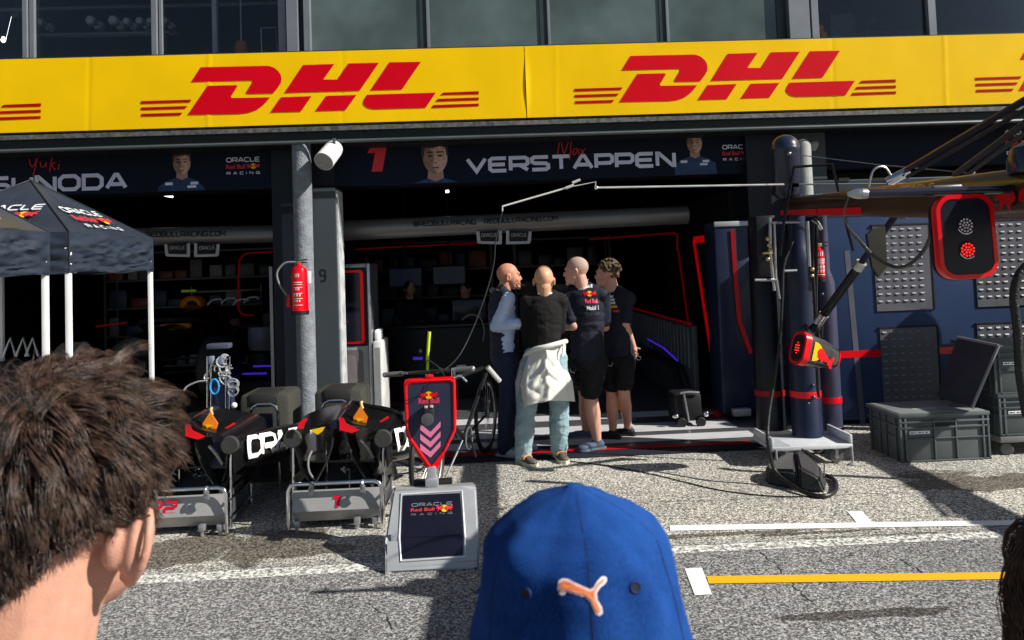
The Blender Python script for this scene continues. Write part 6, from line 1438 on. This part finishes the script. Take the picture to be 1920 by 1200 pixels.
kA=J(1108,748,.0); aA=f3+Z3*.09; kB=J(1098,742,.32); aB=gr(1100,822)+Z3*.09
P+=leg_prims(hp3+lat*.05,kA,aA,.004,(.07,.062,.058,.038))+leg_prims(hp3-lat*.07+V(0,.1,0),kB,aB,.004,(.07,.062,.058,.038))
link('body',blob(P,.0065,3),skin3,t,True,0); eyes(t,h)
hm=blob([('e',h(0,-.016,.040),(.084,.104,.094),rz(R(72)))],.008,2,.001,80,4)
bm=bmesh.new(); bm.from_mesh(hm); bmesh.ops.delete(bm,geom=[v for v in bm.verts if v.co.z<h(0,0,.0).z-.0+ .35*max(0,(v.co-h(0,0,0)).dot(rz(R(72))@V(0,1,0)))],context='VERTS'); bm.to_mesh(hm); bm.free()
link('hair',hm,M('shaved grey stubble',(.42,.29,.23),.8,var=.15,vs=60,bump=.2,bs=300),t,True,0)
pol=blob(torso(sh3,hp3-V(0,0,.02),lat,.014,.96)+[('c',ls,ls.lerp(eL,.78),.066,.068),('c',rs_,rs_.lerp(eR,.78),.066,.068)],.009,3,.009,8,8)
link('polo_shirt',pol,polo,t,True,0)
MB().tube([J(1093,540)+V(.070*math.cos(a),.06*math.sin(a),.018*math.cos(a)) for a in [i*math.pi/10 for i in range(20)]],.009,8,False,True).build('collar_piping',white,t)
sm_=blob([('e',hp3-V(0,0,.06),(.162,.124,.12),latrot(lat)),('c',hp3+lat*.07-V(0,0,.08),kA+V(-.0,0,.09),.115,.105),('c',hp3-lat*.08+V(0,.08,-.08),kB+V(0,0,.09),.11,.10)],.009,3,.014,11,9); link('shorts',sm_,shorts_m,t,True,0)
def planetext(fn,me,mat,nm,par,off=.004,sub=1):
    mb=MB(); fn(mb); mb=subdiv_text(mb,sub); drape(mb,me,V(0,1,0),off); return mb.build(nm,mat,par,False)
pw=M('polo white print',(.75,.75,.78),.6)
c=J(1112,531,-.25)
planetext(lambda m:fit(m,'ORACLE',J(1094,541,-.25),J(1117,539,-.25),Z3,.020,.006),pol,pw,'lettering',t)
planetext(lambda m:fit(m,'V',J(1096,529,-.25),J(1103,528,-.25),Z3,.02,.007),pol,pw,'lettering',t)
rd=MB(); yy=MB(); bullmark((rd,yy),J(1110,552,-.25),X3,Z3,.062,V(0,0,0))
for m_,mt,nm,o_ in ((yy,yellowp,'emblem_disc',.004),(rd,redpaint,'emblem',.006)): m2=subdiv_text(m_,1); drape(m2,pol,V(0,1,0),o_); m2.build(nm,mt,t,False)
planetext(lambda m:ftext(m,'Red Bull',J(1101,570,-.25),J(1125,569,-.25),Z3,1.5,bold=.03),pol,bpy.data.materials['pink red print'],'lettering',t)
planetext(lambda m:ftext(m,'Mobil 1',J(1104,583,-.25),J(1127,582,-.25),Z3,1.35,bold=.03),pol,pw,'lettering',t)
def patches(par,me,pts,Jf,mats,w_=.03,h_=.011):
    for i,(x,y) in enumerate(pts):
        c=Jf(x,y,-.3); mb=MB(); mb.face([c+V(a*w_,0,b*h_) for a,b in ((-1,-1),(1,-.8),(1,1),(-1,.8))]); mb=subdiv_text(mb,2); drape(mb,me,V(0,1,0),.004); mb.build('sleeve_badge',mats[i],par,False)
gp=M('muted badge print',(.3,.3,.33),.6)
patches(t,pol,((1064,556),(1065,562),(1065,570),(1066,577),(1066,583)),J,(gp,gp,gp,M('brown badge print',(.2,.14,.06),.6),gp),.018,.009)
bsh=M('blue grey trainer',(.06,.085,.13),.6,bump=.4); bso=M('dusty blue sole',(.12,.15,.19),.6)
shoe(t,aA,V(-1,-.35,0),bsh,bso,1.08); shoe(t,aB,V(-1,.1,0),bsh,bso,1.05)
mb=MB(); mb.tube([J(x,y,-.17) for x,y in ((1075,698),(1077,705),(1082,706),(1084,698))],.004,6); mb=drape(mb,sm_,V(0,1,0),.003); mb.build('shorts_mark',pw,t)
# ---------------------------------------------------------------- man 4: curly hair, hands behind his back
Y4=7.12; J=lambda x,y,d=0:at(x,y,Y4+d)
f4a=gr(1150,824); f4b=gr(1178,818)
t=thing('person','young man with curly brown hair in navy polo, hands behind his back holding sunglasses','person',(f4a.x+.1,7.15,0),'men talking in front of the middle garage')
hc4=J(1138,515); sh4=J(1152,549); hp4=J(1156,660); lat=V(.72,-.69,0).normalized()
Hp,h,Mh4=head_prims(hc4,R(66),1.07,J(1150,554),nod=R(-2))
ns=sh4.lerp(hp4,.10)+lat*.155; fs_=sh4.lerp(hp4,.10)-lat*.155
eN=J(1172,606,-.12); wN=J(1188,650,-.02); eF=J(1138,600,.25); wF=J(1178,652,.14)
P=Hp+torso(sh4,hp4,lat,-.03,.95)+[('c',ns,eN,.046,.040),('c',eN,wN,.041,.027),('c',fs_,eF,.046,.04),('c',eF,wF,.04,.027)]+hand_prims(wN,V(.2,.1,-1),V(-1,.2,0),.55)+hand_prims(wF,V(.6,-.1,-.7),V(0,-1,0),.6,-1)
kA=J(1148,742,.05); aA=f4a+Z3*.09; kB=J(1170,740,-.05); aB=f4b+Z3*.09
P+=leg_prims(hp4-lat*.09,kA,aA,0,(.066,.058,.054,.036))+leg_prims(hp4+lat*.07,kB,aB,0,(.066,.058,.054,.036))
link('body',blob(P,.0065,3),skin2,t,True,0); eyes(t,h)
P=[('e',h(0,-.02,.045),(.083,.098,.085),Mh4)]; rnd=random.Random(4)
for i in range(150):
    a=rnd.uniform(0,6.283); e=rnd.uniform(-.15,1.5); x=.088*math.cos(e)*math.cos(a); y=-.02+.105*math.cos(e)*math.sin(a); z=.045+.095*math.sin(e)
    if y>.065 and z<.07: continue
    P.append(('e',h(x,y,z),(rnd.uniform(.008,.015),)*3,I3))
for i in range(40): P.append(('e',h(rnd.uniform(-.065,.065),rnd.uniform(-.1,-.05),rnd.uniform(-.03,.04)),(.012,.012,.014),I3))
link('hair',blob(P,.005,1,.004,70,3),M('curly brown hair',(.11,.07,.035),.55,var=.5,vs=70,bump=.8,bs=200),t,True,0)
pol4=blob(torso(sh4,hp4-V(0,0,.0),lat,.016,.96)+[('c',ns,ns.lerp(eN,.78),.062,.064),('c',fs_,fs_.lerp(eF,.78),.062,.064)],.009,3,.009,8,12); link('polo_shirt',pol4,polo,t,True,0)
MB().tube([J(1149,546)+V(.066*math.cos(a),.058*math.sin(a),.015*math.cos(a)) for a in [i*math.pi/10 for i in range(20)]],.008,8,False,True).build('collar_piping',white,t)
patches(t,pol4,((1151,558),(1153,564),(1154,570),(1157,577),(1161,585)),J,(pw,pw,pw,yellowp,redprint),.028,.012)
sm4=blob([('e',hp4-V(0,0,.06),(.165,.13,.12),latrot(lat)),('c',hp4-lat*.085-V(0,0,.08),kA+V(0,0,.12),.108,.098),('c',hp4+lat*.085-V(0,0,.08),kB+V(0,0,.12),.108,.098)],.009,3,.012,12,14); link('shorts',sm4,shorts_m,t,True,0)
mb=MB(); mb.tube([J(x,y,-.2) for x,y in ((1142,683),(1144,689),(1150,690),(1152,683))],.004,6); drape(mb,sm4,V(0,1,0),.003).build('shorts_mark',pw,t)
ksh=M('black trainer',(.012,.012,.012),.6,bump=.3); kso=M('black sole',(.02,.02,.02),.6)
shoe(t,aA,V(-.9,.4,0),ksh,kso); shoe(t,aB,V(-.9,.3,0),ksh,kso)
g=thing('sunglasses','dark folded sunglasses held behind the back of the curly haired man','sunglasses',J(1191,668,-.04))
mb=MB()
for o in (0,.05): mb.tube([J(1191,662,-.06)+V(.022*math.cos(a)+o*.6,0,.018*math.sin(a)-o) for a in [i*math.pi/6 for i in range(12)]],.004,6,False,True)
mb.tube([J(1190,655,-.06),J(1197,668,-.06)],.003,6); mb.build('frame',M('tortoise frame',(.08,.06,.05),.25),g)
# ---------------------------------------------------------------- dim mechanics far inside
for (px,py,Yd,sd,lab) in ((768,600,11.2,1,'left one of two dim mechanics behind the workbench in the dark garage'),(872,600,11.6,2,'right one of two dim mechanics behind the workbench in the dark garage')):
    J=lambda x,y,d=0:at(px+(x),py+y,Yd+d); base=J(0,0)
    t=thing('person',lab,'person',(base.x,Yd,0)); hc=J(0,-58); s_=J(0,-32); hh=V(base.x,Yd,.93); lat=V(1,.3 if sd==1 else -.3,0).normalized()
    Hp,h,_=head_prims(hc,R(200 if sd==1 else 150),1.0,s_+Z3*.02)
    a_,b2=s_.lerp(hh,.1)-lat*.16,s_.lerp(hh,.1)+lat*.16; e1,e2=a_+V(-.06,-.05,-.27),b2+V(.05,-.08,-.27); w1,w2=e1+V(.1,-.2,.02),e2+V(-.1,-.2,.0)
    P=Hp+torso(s_,hh,lat,-.012)+[('c',a_,e1,.048,.04),('c',e1,w1,.04,.028),('c',b2,e2,.048,.04),('c',e2,w2,.04,.028)]+hand_prims(w1,V(.2,-1,0),V(0,0,-1),.4)+hand_prims(w2,V(-.2,-1,0),V(0,0,-1),.4)
    for q in (-1,1): P+=leg_prims(hh+lat*.09*q,V(hh.x+.1*q,Yd-.02,.5),V(hh.x+.12*q,Yd,.08))
    link('body',blob(P,.009,3),skin2,t,True,0)
    link('overalls',blob(torso(s_,hh,lat,.015)+[('c',a_,e1,.062,.055),('c',b2,e2,.062,.055)]+sum([leg_prims(hh+lat*.085*q,V(hh.x+.1*q,Yd-.02,.5),V(hh.x+.12*q,Yd,.08),.018) for q in (-1,1)],[]),.012,3,.008,14,3),polo,t,True,0)
    link('hair',blob([('e',h(0,-.02,.04),(.082,.1,.085),I3)],.009,1,.003,60),black,t,True,0)
    for q in (-1,1): shoe(t,V(hh.x+.12*q,Yd,.08),V(0,-1,0),ksh,kso)
# ================================================================ FOREGROUND SPECTATORS
def strands(roots,mat,parent,name,w0=.00045,nside=3):
    mb=MB()
    for pts,w_ in roots: 
        m=len(pts); mb.tube(pts,[w_*(1.0 if i<m*.6 else 1-.8*(i-m*.6)/(m*.4)) for i in range(m)],nside,False)
    me=bpy.data.meshes.new(name); me.from_pydata(mb.v,[],mb.f); me.update(); return link(name,me,mat,parent,True,0)
def hairmat(name,c1,c2,rough=.35):
    m=bpy.data.materials.new(name); m.use_nodes=True; nt=m.node_tree; b=nt.nodes['Principled BSDF']
    tc=nt.nodes.new('ShaderNodeTexCoord'); n=nt.nodes.new('ShaderNodeTexNoise'); n.inputs['Scale'].default_value=90; n.inputs['Detail'].default_value=3; nt.links.new(tc.outputs['Object'],n.inputs[0])
    cr=nt.nodes.new('ShaderNodeValToRGB'); cr.color_ramp.elements[0].position=.35; cr.color_ramp.elements[1].position=.68; cr.color_ramp.elements[0].color=(*c1,1); cr.color_ramp.elements[1].color=(*c2,1)
    nt.links.new(n.outputs[0],cr.inputs[0]); nt.links.new(cr.outputs[0],b.inputs['Base Color']); b.inputs['Roughness'].default_value=rough; b.inputs['Specular IOR Level'].default_value=.45
    return m
def fgbody(t,neck,skin,shirtm,lat,hgt):
    hip=V(neck.x,neck.y,.93*hgt/1.75); sh=V(neck.x,neck.y,neck.z-.03)
    a_,b2=sh.lerp(hip,.1)-lat*.17,sh.lerp(hip,.1)+lat*.17; e1,e2=a_+V(-.04,.0,-.27),b2+V(.04,.0,-.27); w1,w2=e1+V(.0,.08,-.24),e2+V(-.0,.08,-.24)
    legs=[]
    for q in (-1,1): legs.append((hip+lat*.09*q,V(hip.x+lat.x*.1*q,hip.y+lat.y*.1*q,.5),V(hip.x+lat.x*.11*q,hip.y+lat.y*.11*q,.09)))
    P=torso(sh,hip,lat,-.01)+[('c',a_,e1,.048,.04),('c',e1,w1,.04,.028),('c',b2,e2,.048,.04),('c',e2,w2,.04,.028)]+hand_prims(w1,V(0,0,-1),V(1,0,0),.3)+hand_prims(w2,V(0,0,-1),V(-1,0,0),.3,-1)
    for l in legs: P+=leg_prims(*l)
    link('shirt',blob(torso(sh-V(0,0,.0),hip,lat,.012)+[('c',a_,a_.lerp(e1,.8),.062,.06),('c',b2,b2.lerp(e2,.8),.062,.06)],.014,3,.008,12,4),shirtm,t,True,0)
    link('trousers',blob([('e',hip,(.17,.125,.12),latrot(lat))]+sum([leg_prims(l[0],l[1],l[2],.02) for l in legs],[]),.014,3,.008,12,6),jn,t,True,0)
    for l in legs: shoe(t,l[2],V(0,1,0),ksh,kso)
    return P
# ---- left head
YH=.785
hcL=at(102,915,YH); nkL=at(30,1290,YH-.02)
t=thing('person','dark brown haired spectator seen from behind, large at the left edge','person',(hcL.x,hcL.y,0),'spectators in the foreground')
yawL=R(-22); Mh=rz(yawL)@Matrix.Rotation(R(4),3,'Y')
def hl_(x,y,z): return hcL+Mh@V(x,y,z)
P=[('e',hl_(0,0,.015),(.080,.098,.105),Mh),('e',hl_(.004,.03,-.06),(.068,.075,.075),Mh),('e',hl_(0,.05,-.09),(.05,.05,.05),Mh),('c',hl_(-.002,-.012,-.06),nkL,.064,.066),('c',nkL,nkL-V(0,0,.06),.068,.11),('e',hl_(0,.1,-.02),(.014,.02,.022),Mh)]
# skin blob with ear
earc=at(250,1024,.762)
er=rz(R(-22+34))@Matrix.Rotation(R(10),3,'Y')
def ep(x,y,z): return earc+er@V(x*1.3,y*1.2,z*1.15)
P.append(('e',ep(-.004,.004,.0),(.0045,.017,.031),er)); P.append(('e',ep(-.012,.004,-.004),(.011,.010,.022),er))
P.append(('e',ep(.001,-.003,.001),(.008,.0135,.031),er)); P.append(('e',ep(-.012,-.002,-.002),(.012,.012,.022),er))
H=[(.006,.002,.030),(.010,-.009,.026),(.012,-.015,.014),(.012,-.016,0),(.010,-.013,-.013),(.006,-.007,-.024),(.002,.000,-.030),(-.003,.006,-.028)]
H=[(-.004,.010,.026)]+H
for i in range(len(H)-1): P.append(('c',ep(*H[i]),ep(*H[i+1]),.0048,.0048 if i<6 else .0062))
PB=fgbody(t,nkL-V(0,0,.04),skin2,M('grey cotton shirt',(.2,.2,.22),.8,bump=.2,bs=200),V(.97,-.22,0).normalized(),1.78)
sk=blob(P,.0028,6); link('body',sk,M('close fair skin',(.56,.29,.205),.5,var=.08,vs=60,sss=.3,bump=.14,bs=420),t,True,0)
link('torso_skin',blob(PB,.012,3),skin2,t,True,0)
hm1=hairmat('dark brown hair',(.014,.008,.006),(.13,.078,.056),.36)
ZM=[(-.12,-.175),(-.057,-.148),(-.005,-.118),(.031,-.080),(.055,-.044),(.072,-.028),(.12,-.02)]
def zmin(x):
    for (a,b),(c,d) in zip(ZM,ZM[1:]):
        if x<=c: return b+(d-b)*(x-a)/(c-a)
    return -.02
earl=Mh.inverted()@(earc-hcL)
def bald(p):
    if p.y>.055 and p.z<.045: return True
    if p.y>.015 and p.z<-.005: return True
    if p.z<zmin(p.x*1.0+.0): return True
    if abs(p.z-earl.z)<.031 and abs(p.x-earl.x)<.022 and p.y>earl.y-.035: return True
    return False
def hair_left():
    rnd=random.Random(11); out=[]; crown=V(.012,-.045,.11).normalized(); cen=V(0,0,.0)
    skl=bpy.data.meshes.new('q'); Mi=Mh.inverted(); vs=[Mi@(v.co-hcL) for v in sk.vertices]; bv=BVHTree.FromPolygons(vs,[tuple(p.vertices) for p in sk.polygons])
    def push(q,mn):
        loc,nn,_,_=bv.find_nearest(q)
        if loc is not None:
            if nn.dot(loc)<0 and loc.length>.03: nn=-nn
            dd=(q-loc).dot(nn)
            if dd<mn: q=q+nn*(mn-dd)
        return q
    def sample():
        while True:
            d=V(rnd.gauss(0,1),rnd.gauss(0,1),rnd.gauss(0,1)).normalized()
            if d.y>.75: continue
            hit=bv.ray_cast(d*.3,-d)
            if hit[0] is None: continue
            p,n=hit[0],hit[1]
            if n.dot(d)<0: n=-n
            if bald(p): continue
            return d,p,n
    def lowf(p): return max(0,min(1,(p.z-zmin(p.x))/.09))
    def grow(d,p,n,L,lift,wob,ph,mnk):
        tan=(d-crown*d.dot(crown)); tan=tan.normalized() if tan.length>.08 else V(rnd.gauss(0,1),rnd.gauss(0,1),0).normalized()
        low=lowf(p); v=(tan+n*lift+crown.cross(d)*.35+wob*.5+V(0,0,-.45)*(1-max(0,d.z))).normalized(); pts=[p-n*.001]; seg=9
        for s_ in range(seg):
            k=s_/seg
            v=(v+V(0,0,-.10)*(.4+k)+wob*.15*math.sin(k*5+ph)-n*(.14 if k>.3 else .02)).normalized()
            pts.append(push(pts[-1]+v*L/seg,.001+mnk*low*min(1,k*2+.3)))
        return pts
    guides=[]
    for g in range(520):
        d,p,n=sample(); low=lowf(p); L=(.012+.040*low+.016*max(0,d.z))*rnd.uniform(.75,1.25)
        wob=V(rnd.gauss(0,1),rnd.gauss(0,1),rnd.gauss(0,.6))*.42
        guides.append((p,grow(d,p,n,L,(.03+.16*low)*rnd.uniform(.4,1.5),wob,rnd.uniform(0,6),rnd.uniform(.002,.013)),L))
    from mathutils.kdtree import KDTree
    kd=KDTree(len(guides))
    for q,(p,_,_) in enumerate(guides): kd.insert(p,q)
    kd.balance(); N=24000
    for i in range(N):
        d,p,n=sample(); _,gi,dist=kd.find(p)
        if rnd.random()<.25: gi=kd.find_n(p,3)[rnd.randint(1,2)][1]
        gp,gpts,gL=guides[gi]; o=p-gp; m=len(gpts); cut=rnd.uniform(.8,1.0); conv=rnd.uniform(.55,.9); jit=V(rnd.gauss(0,1),rnd.gauss(0,1),rnd.gauss(0,1))*.0016
        pts=[]
        for q in range(m):
            k=q/(m-1); kk=k*cut*(m-1); a=int(min(kk,m-2)); g=gpts[a].lerp(gpts[a+1],kk-a)
            pt=g+o*(1-conv*k**.8)+jit*k*2
            if q in(2,4,6,8): pt=push(pt,.0006)
            pts.append(pt)
        pts[0]=p-n*.001
        out.append(([hcL+Mh@a for a in pts],rnd.uniform(.00022,.0005)))
    for i in range(200):
        b0=V(rnd.gauss(.012,.032),rnd.gauss(-.03,.025),.117); v=V(rnd.gauss(-.25,.7),rnd.gauss(-.1,.4),1).normalized(); pts=[b0-V(0,0,.012)]
        L=rnd.uniform(.02,.045); bend=V(rnd.gauss(0,.5),rnd.gauss(0,.3),-.35)
        for s_ in range(6): v=(v+bend*.35).normalized(); pts.append(pts[-1]+v*L/6)
        out.append(([hcL+Mh@a for a in pts],.0002))
    for i in range(1500):
        a0=rnd.uniform(-.4,1.0); b0=V(.045+rnd.uniform(0,.014),.045+rnd.uniform(-.02,.02),.058+.042*a0); v=V(.75,.35,.15).normalized(); pts=[b0]; L=rnd.uniform(.028,.046)
        for s_ in range(8): v=(v+V(-.05,-.02,-.27)+V(rnd.gauss(0,.03),0,0)).normalized(); pts.append(pts[-1]+v*L/8)
        out.append(([hcL+Mh@a for a in pts],rnd.uniform(.0003,.0005)))
    return out
strands(hair_left(),hm1,t,'hair')
sc=sk.copy(); bm=bmesh.new(); bm.from_mesh(sc); Mi=Mh.inverted()
bmesh.ops.delete(bm,geom=[v for v in bm.verts if bald(Mi@(v.co-hcL)) or (Mi@(v.co-hcL)).z<-.15],context='VERTS')
for v in bm.verts: v.co=v.co+v.normal*.0015
bm.to_mesh(sc); bm.free(); sc.materials.clear()
link('scalp_hair',sc,M('dark root hair',(.02,.014,.011),.7,var=.4,vs=90,bump=.8,bs=300),t,True,0)
# ---- cap wearer
YC=.62
rows=[(912,1064,1082),(917,1052,1100),(925,1033,1120),(933,1012,1140),(943,990,1160),(960,960,1194),(987,930,1228),(1013,913,1243),(1053,903,1255),(1100,897,1266),(1150,893,1278),(1200,890,1290),(1270,886,1298),(1345,886,1302)]
c0=at(1092,1150,YC)
t=thing('person','spectator in a royal blue baseball cap seen from behind, bottom centre','person',(c0.x,c0.y,0),'spectators in the foreground')
hcC=at(1092,1235,YC)
Hp,h,_=head_prims(hcC+V(0,.014,-.0),R(-3),.84,hcC-V(0,.01,.17))
nkC=hcC-V(0,.01,.17)
link('body',blob(Hp+[('c',nkC,nkC-V(0,0,.06),.066,.10)],.004,4),bpy.data.materials['close fair skin'],t,True,0)
link('torso_skin',blob(fgbody(t,nkC-V(0,0,.02),skin2,M('white cotton shirt',(.6,.6,.6),.8,bump=.2,bs=200),X3,1.6),.012,3),skin2,t,True,0)
capm=bpy.data.materials.new('royal blue cotton twill'); capm.use_nodes=True; nt=capm.node_tree; b=nt.nodes['Principled BSDF']
tc=nt.nodes.new('ShaderNodeTexCoord'); mp=nt.nodes.new('ShaderNodeMapping'); mp.inputs['Rotation'].default_value=(0,.7,.5); nt.links.new(tc.outputs['Object'],mp.inputs[0])
wv=nt.nodes.new('ShaderNodeTexNoise'); wv.inputs['Scale'].default_value=900; wv.inputs['Detail'].default_value=2; mp.inputs['Scale'].default_value=(1,1,.25); nt.links.new(mp.outputs[0],wv.inputs[0])
n2=nt.nodes.new('ShaderNodeTexNoise'); n2.inputs['Scale'].default_value=14; n2.inputs['Detail'].default_value=6; nt.links.new(tc.outputs['Object'],n2.inputs[0])
ad=nt.nodes.new('ShaderNodeMath'); ad.operation='MULTIPLY_ADD'; ad.inputs[1].default_value=.55; nt.links.new(wv.outputs[0],ad.inputs[0]); nt.links.new(n2.outputs[0],ad.inputs[2])
cr=nt.nodes.new('ShaderNodeValToRGB'); cr.color_ramp.elements[0].position=.45; cr.color_ramp.elements[0].color=(.003,.019,.10,1); cr.color_ramp.elements[1].position=1.05; cr.color_ramp.elements[1].color=(.016,.075,.29,1)
nt.links.new(ad.outputs[0],cr.inputs[0]); nt.links.new(cr.outputs[0],b.inputs['Base Color']); b.inputs['Roughness'].default_value=.95; b.inputs['Specular IOR Level'].default_value=.08
bp=nt.nodes.new('ShaderNodeBump'); bp.inputs['Strength'].default_value=.35; bp.inputs['Distance'].default_value=.0015; nt.links.new(wv.outputs[0],bp.inputs['Height']); nt.links.new(bp.outputs[0],b.inputs['Normal'])
RW=[]
for y,xl,xr in rows:
    a,b2=at(xl,y,YC),at(xr,y,YC); RW.append(((a+b2)/2,(b2.x-a.x)/2))
SEAM=[R(-90+60*k) for k in range(6)]
def cap_pt(u,v,out=0):
    k=v*(len(RW)-1); i=min(int(k),len(RW)-2); f=k-i
    c=RW[i][0].lerp(RW[i+1][0],f); w_=RW[i][1]*(1-f)+RW[i+1][1]*f
    th=u*2*math.pi-math.pi/2
    puff=1+.016*abs(math.sin(3*(th+math.pi/2)))*min(1,v*2)
    w2=w_*puff
    wr=noise.noise(V(math.cos(th)*2.6,math.sin(th)*2.6,v*5))*.0065*min(1,v*2)
    # soft dent left of the centre seam and a diagonal crease on the right
    wr-= .005*math.exp(-((u-.93)/.035)**2)*math.exp(-((v-.72)/.22)**2)
    wr-= .004*math.exp(-(((u-.09)-(v-.45)*.25)/.02)**2)*math.exp(-((v-.5)/.2)**2)
    w2+=wr+out
    return c+V(math.cos(th)*w2,math.sin(th)*w2*1.1,0)
cpm=MB().grid(lambda u,v:cap_pt(u,v),192,90,True).mesh()
cap=link('cap',solidify(cpm,.002),capm,t,True,0)
MB().add([cap_pt(u,0) for u in [i/24 for i in range(24)]],[tuple(range(24))]).build('crown_top',capm,cap,False)
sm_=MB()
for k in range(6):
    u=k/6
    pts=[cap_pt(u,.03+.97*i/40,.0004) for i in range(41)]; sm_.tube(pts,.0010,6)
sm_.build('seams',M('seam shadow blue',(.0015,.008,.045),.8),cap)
MB().sphere(at(1072,914,YC),.0065,8,(1,1,.5)).build('button',capm,cap)
mb=MB(); 
for off_ in (-.0042,.0042): mb.tube([cap_pt(0+off_*1.1,.08+.9*i/40,.0004) for i in range(41)],.00035,4)
mb.build('stitching',M('stitch blue',(.01,.04,.18),.8),cap)
for (x,y) in ((987,1112),(1190,1101)):
    hitb=BVHTree.FromPolygons([v.co for v in cpm.vertices],[tuple(p.vertices) for p in cpm.polygons]); d=ray(x,y).normalized(); hit=hitb.ray_cast(V(0,0,CZ),d)
    if hit[0] is not None:
        nn=hit[1] if hit[1].dot(d)<0 else -hit[1]; a_,b2=frame(nn); mb=MB(); mb.tube([hit[0]+nn*.001+(a_*math.cos(q)+b2*math.sin(q))*.0036 for q in [i*math.pi/8 for i in range(16)]],.0013,6,False,True); o=mb.build('eyelet',M('eyelet thread',(.003,.014,.08),.7),cap)
        MB().lathe(hit[0],[(.0024,0),(.0024,.0016)],12,nn).build('eyelet_hole',black,o)
# embroidered leaping cat
OUT=[(1215,900),(1222,868),(1245,853),(1272,856),(1330,885),(1400,915),(1420,905),(1438,872),(1466,843),(1488,844),(1495,862),(1483,884),(1455,905),(1437,935),(1441,975),(1465,1015),(1470,1050),(1452,1064),(1432,1056),(1415,1025),(1398,985),(1370,957),(1320,946),(1285,935),(1265,926),(1258,944),(1240,950),(1226,938),(1232,922),(1216,922)]
INN=[(1228,892),(1234,874),(1250,864),(1270,868),(1328,896),(1402,928),(1428,912),(1446,880),(1470,856),(1483,858),(1475,874),(1446,898),(1425,935),(1430,980),(1454,1020),(1459,1046),(1448,1052),(1424,1018),(1407,975),(1374,945),(1320,934),(1285,922),(1258,912),(1244,936),(1238,930),(1245,908),(1230,908)]
bv=BVHTree.FromPolygons([v.co for v in cpm.vertices],[tuple(p.vertices) for p in cpm.polygons])
def emb(P,off,mat,nm):
    mb=MB(); mb.face([at(640+x/3,800+y/3,.5) for x,y in P]); me=mb.mesh(); bm=bmesh.new(); bm.from_mesh(me); bmesh.ops.triangulate(bm,faces=bm.faces,ngon_method='EAR_CLIP')
    for _ in range(2): bmesh.ops.subdivide_edges(bm,edges=bm.edges,cuts=1)
    for v in bm.verts:
        d=(v.co-V(0,0,CZ)).normalized(); hit=bv.ray_cast(V(0,0,CZ),d)
        if hit[0] is not None: v.co=hit[0]-d*off
    MB().bm(bm).build(nm,mat,cap,False)
emb(OUT,.0016,M('white embroidery',(.8,.68,.68),.6,bump=.3,bs=900),'emblem_outline'); emb(INN,.0024,M('orange embroidery',(.85,.22,.07),.6,bump=.4,bs=900),'emblem')
# peak of the cap, on the far side
MB().grid(lambda u,v:V(c0.x+math.sin((u-.5)*2.2)*(.085+.02*v),c0.y+.07+math.cos((u-.5)*2.2)*(.035+.075*v),hcC.z+.035-.02*v-.02*abs(u-.5)),20,6).build('peak',capm,cap)
# ---- curly hair at the right edge
YRr=.85
hcR=at(2090,1190,YRr); t=thing('person','spectator with long wavy brown hair cut off by the right edge','person',(hcR.x,hcR.y,0),'spectators in the foreground')
Hp,h,_=head_prims(hcR,R(10),.95,hcR-V(0,.01,.17))
link('body',blob(Hp+[('c',hcR-V(0,.01,.17),hcR-V(0,.01,.23),.06,.09)],.006,4),bpy.data.materials['close fair skin'],t,True,0)
link('torso_skin',blob(fgbody(t,hcR-V(0,.01,.19),skin2,M('dark top cotton',(.05,.05,.06),.8),X3,1.62),.012,3),skin2,t,True,0)
rnd=random.Random(21); out=[]
for i in range(3600):
    a=rnd.uniform(0,6.283); e=rnd.uniform(-.1,1.5)
    d=V(math.cos(a)*math.cos(e),math.sin(a)*math.cos(e),math.sin(e)); p=hcR+V(d.x*.084,d.y*.1-.01,.02+d.z*.105)
    if d.y>.4 and d.z<.5: continue
    ph=round(a*5)*1.7; L=rnd.uniform(.2,.34); pts=[p]; rr=.075+rnd.uniform(0,.03); v=V(d.x,d.y,.1).normalized()
    for s in range(14):
        k=s/14; v=(v*.55+V(d.x*.10,d.y*.10,-.9)+V(math.sin(ph+k*16+p.z*30)*.42,math.cos(ph+k*15)*.42,0)).normalized(); q=pts[-1]+v*L/14
        dd=V(q.x-hcR.x,q.y-hcR.y,0)
        if dd.length<.088 and q.z>hcR.z-.1: dd=dd.normalized()*.088; q=V(hcR.x+dd.x,hcR.y+dd.y,q.z)
        pts.append(q)
    out.append((pts,rnd.uniform(.0004,.0007)))
strands(out,hairmat('wavy brown hair',(.015,.008,.005),(.11,.05,.025),.35),t,'hair')
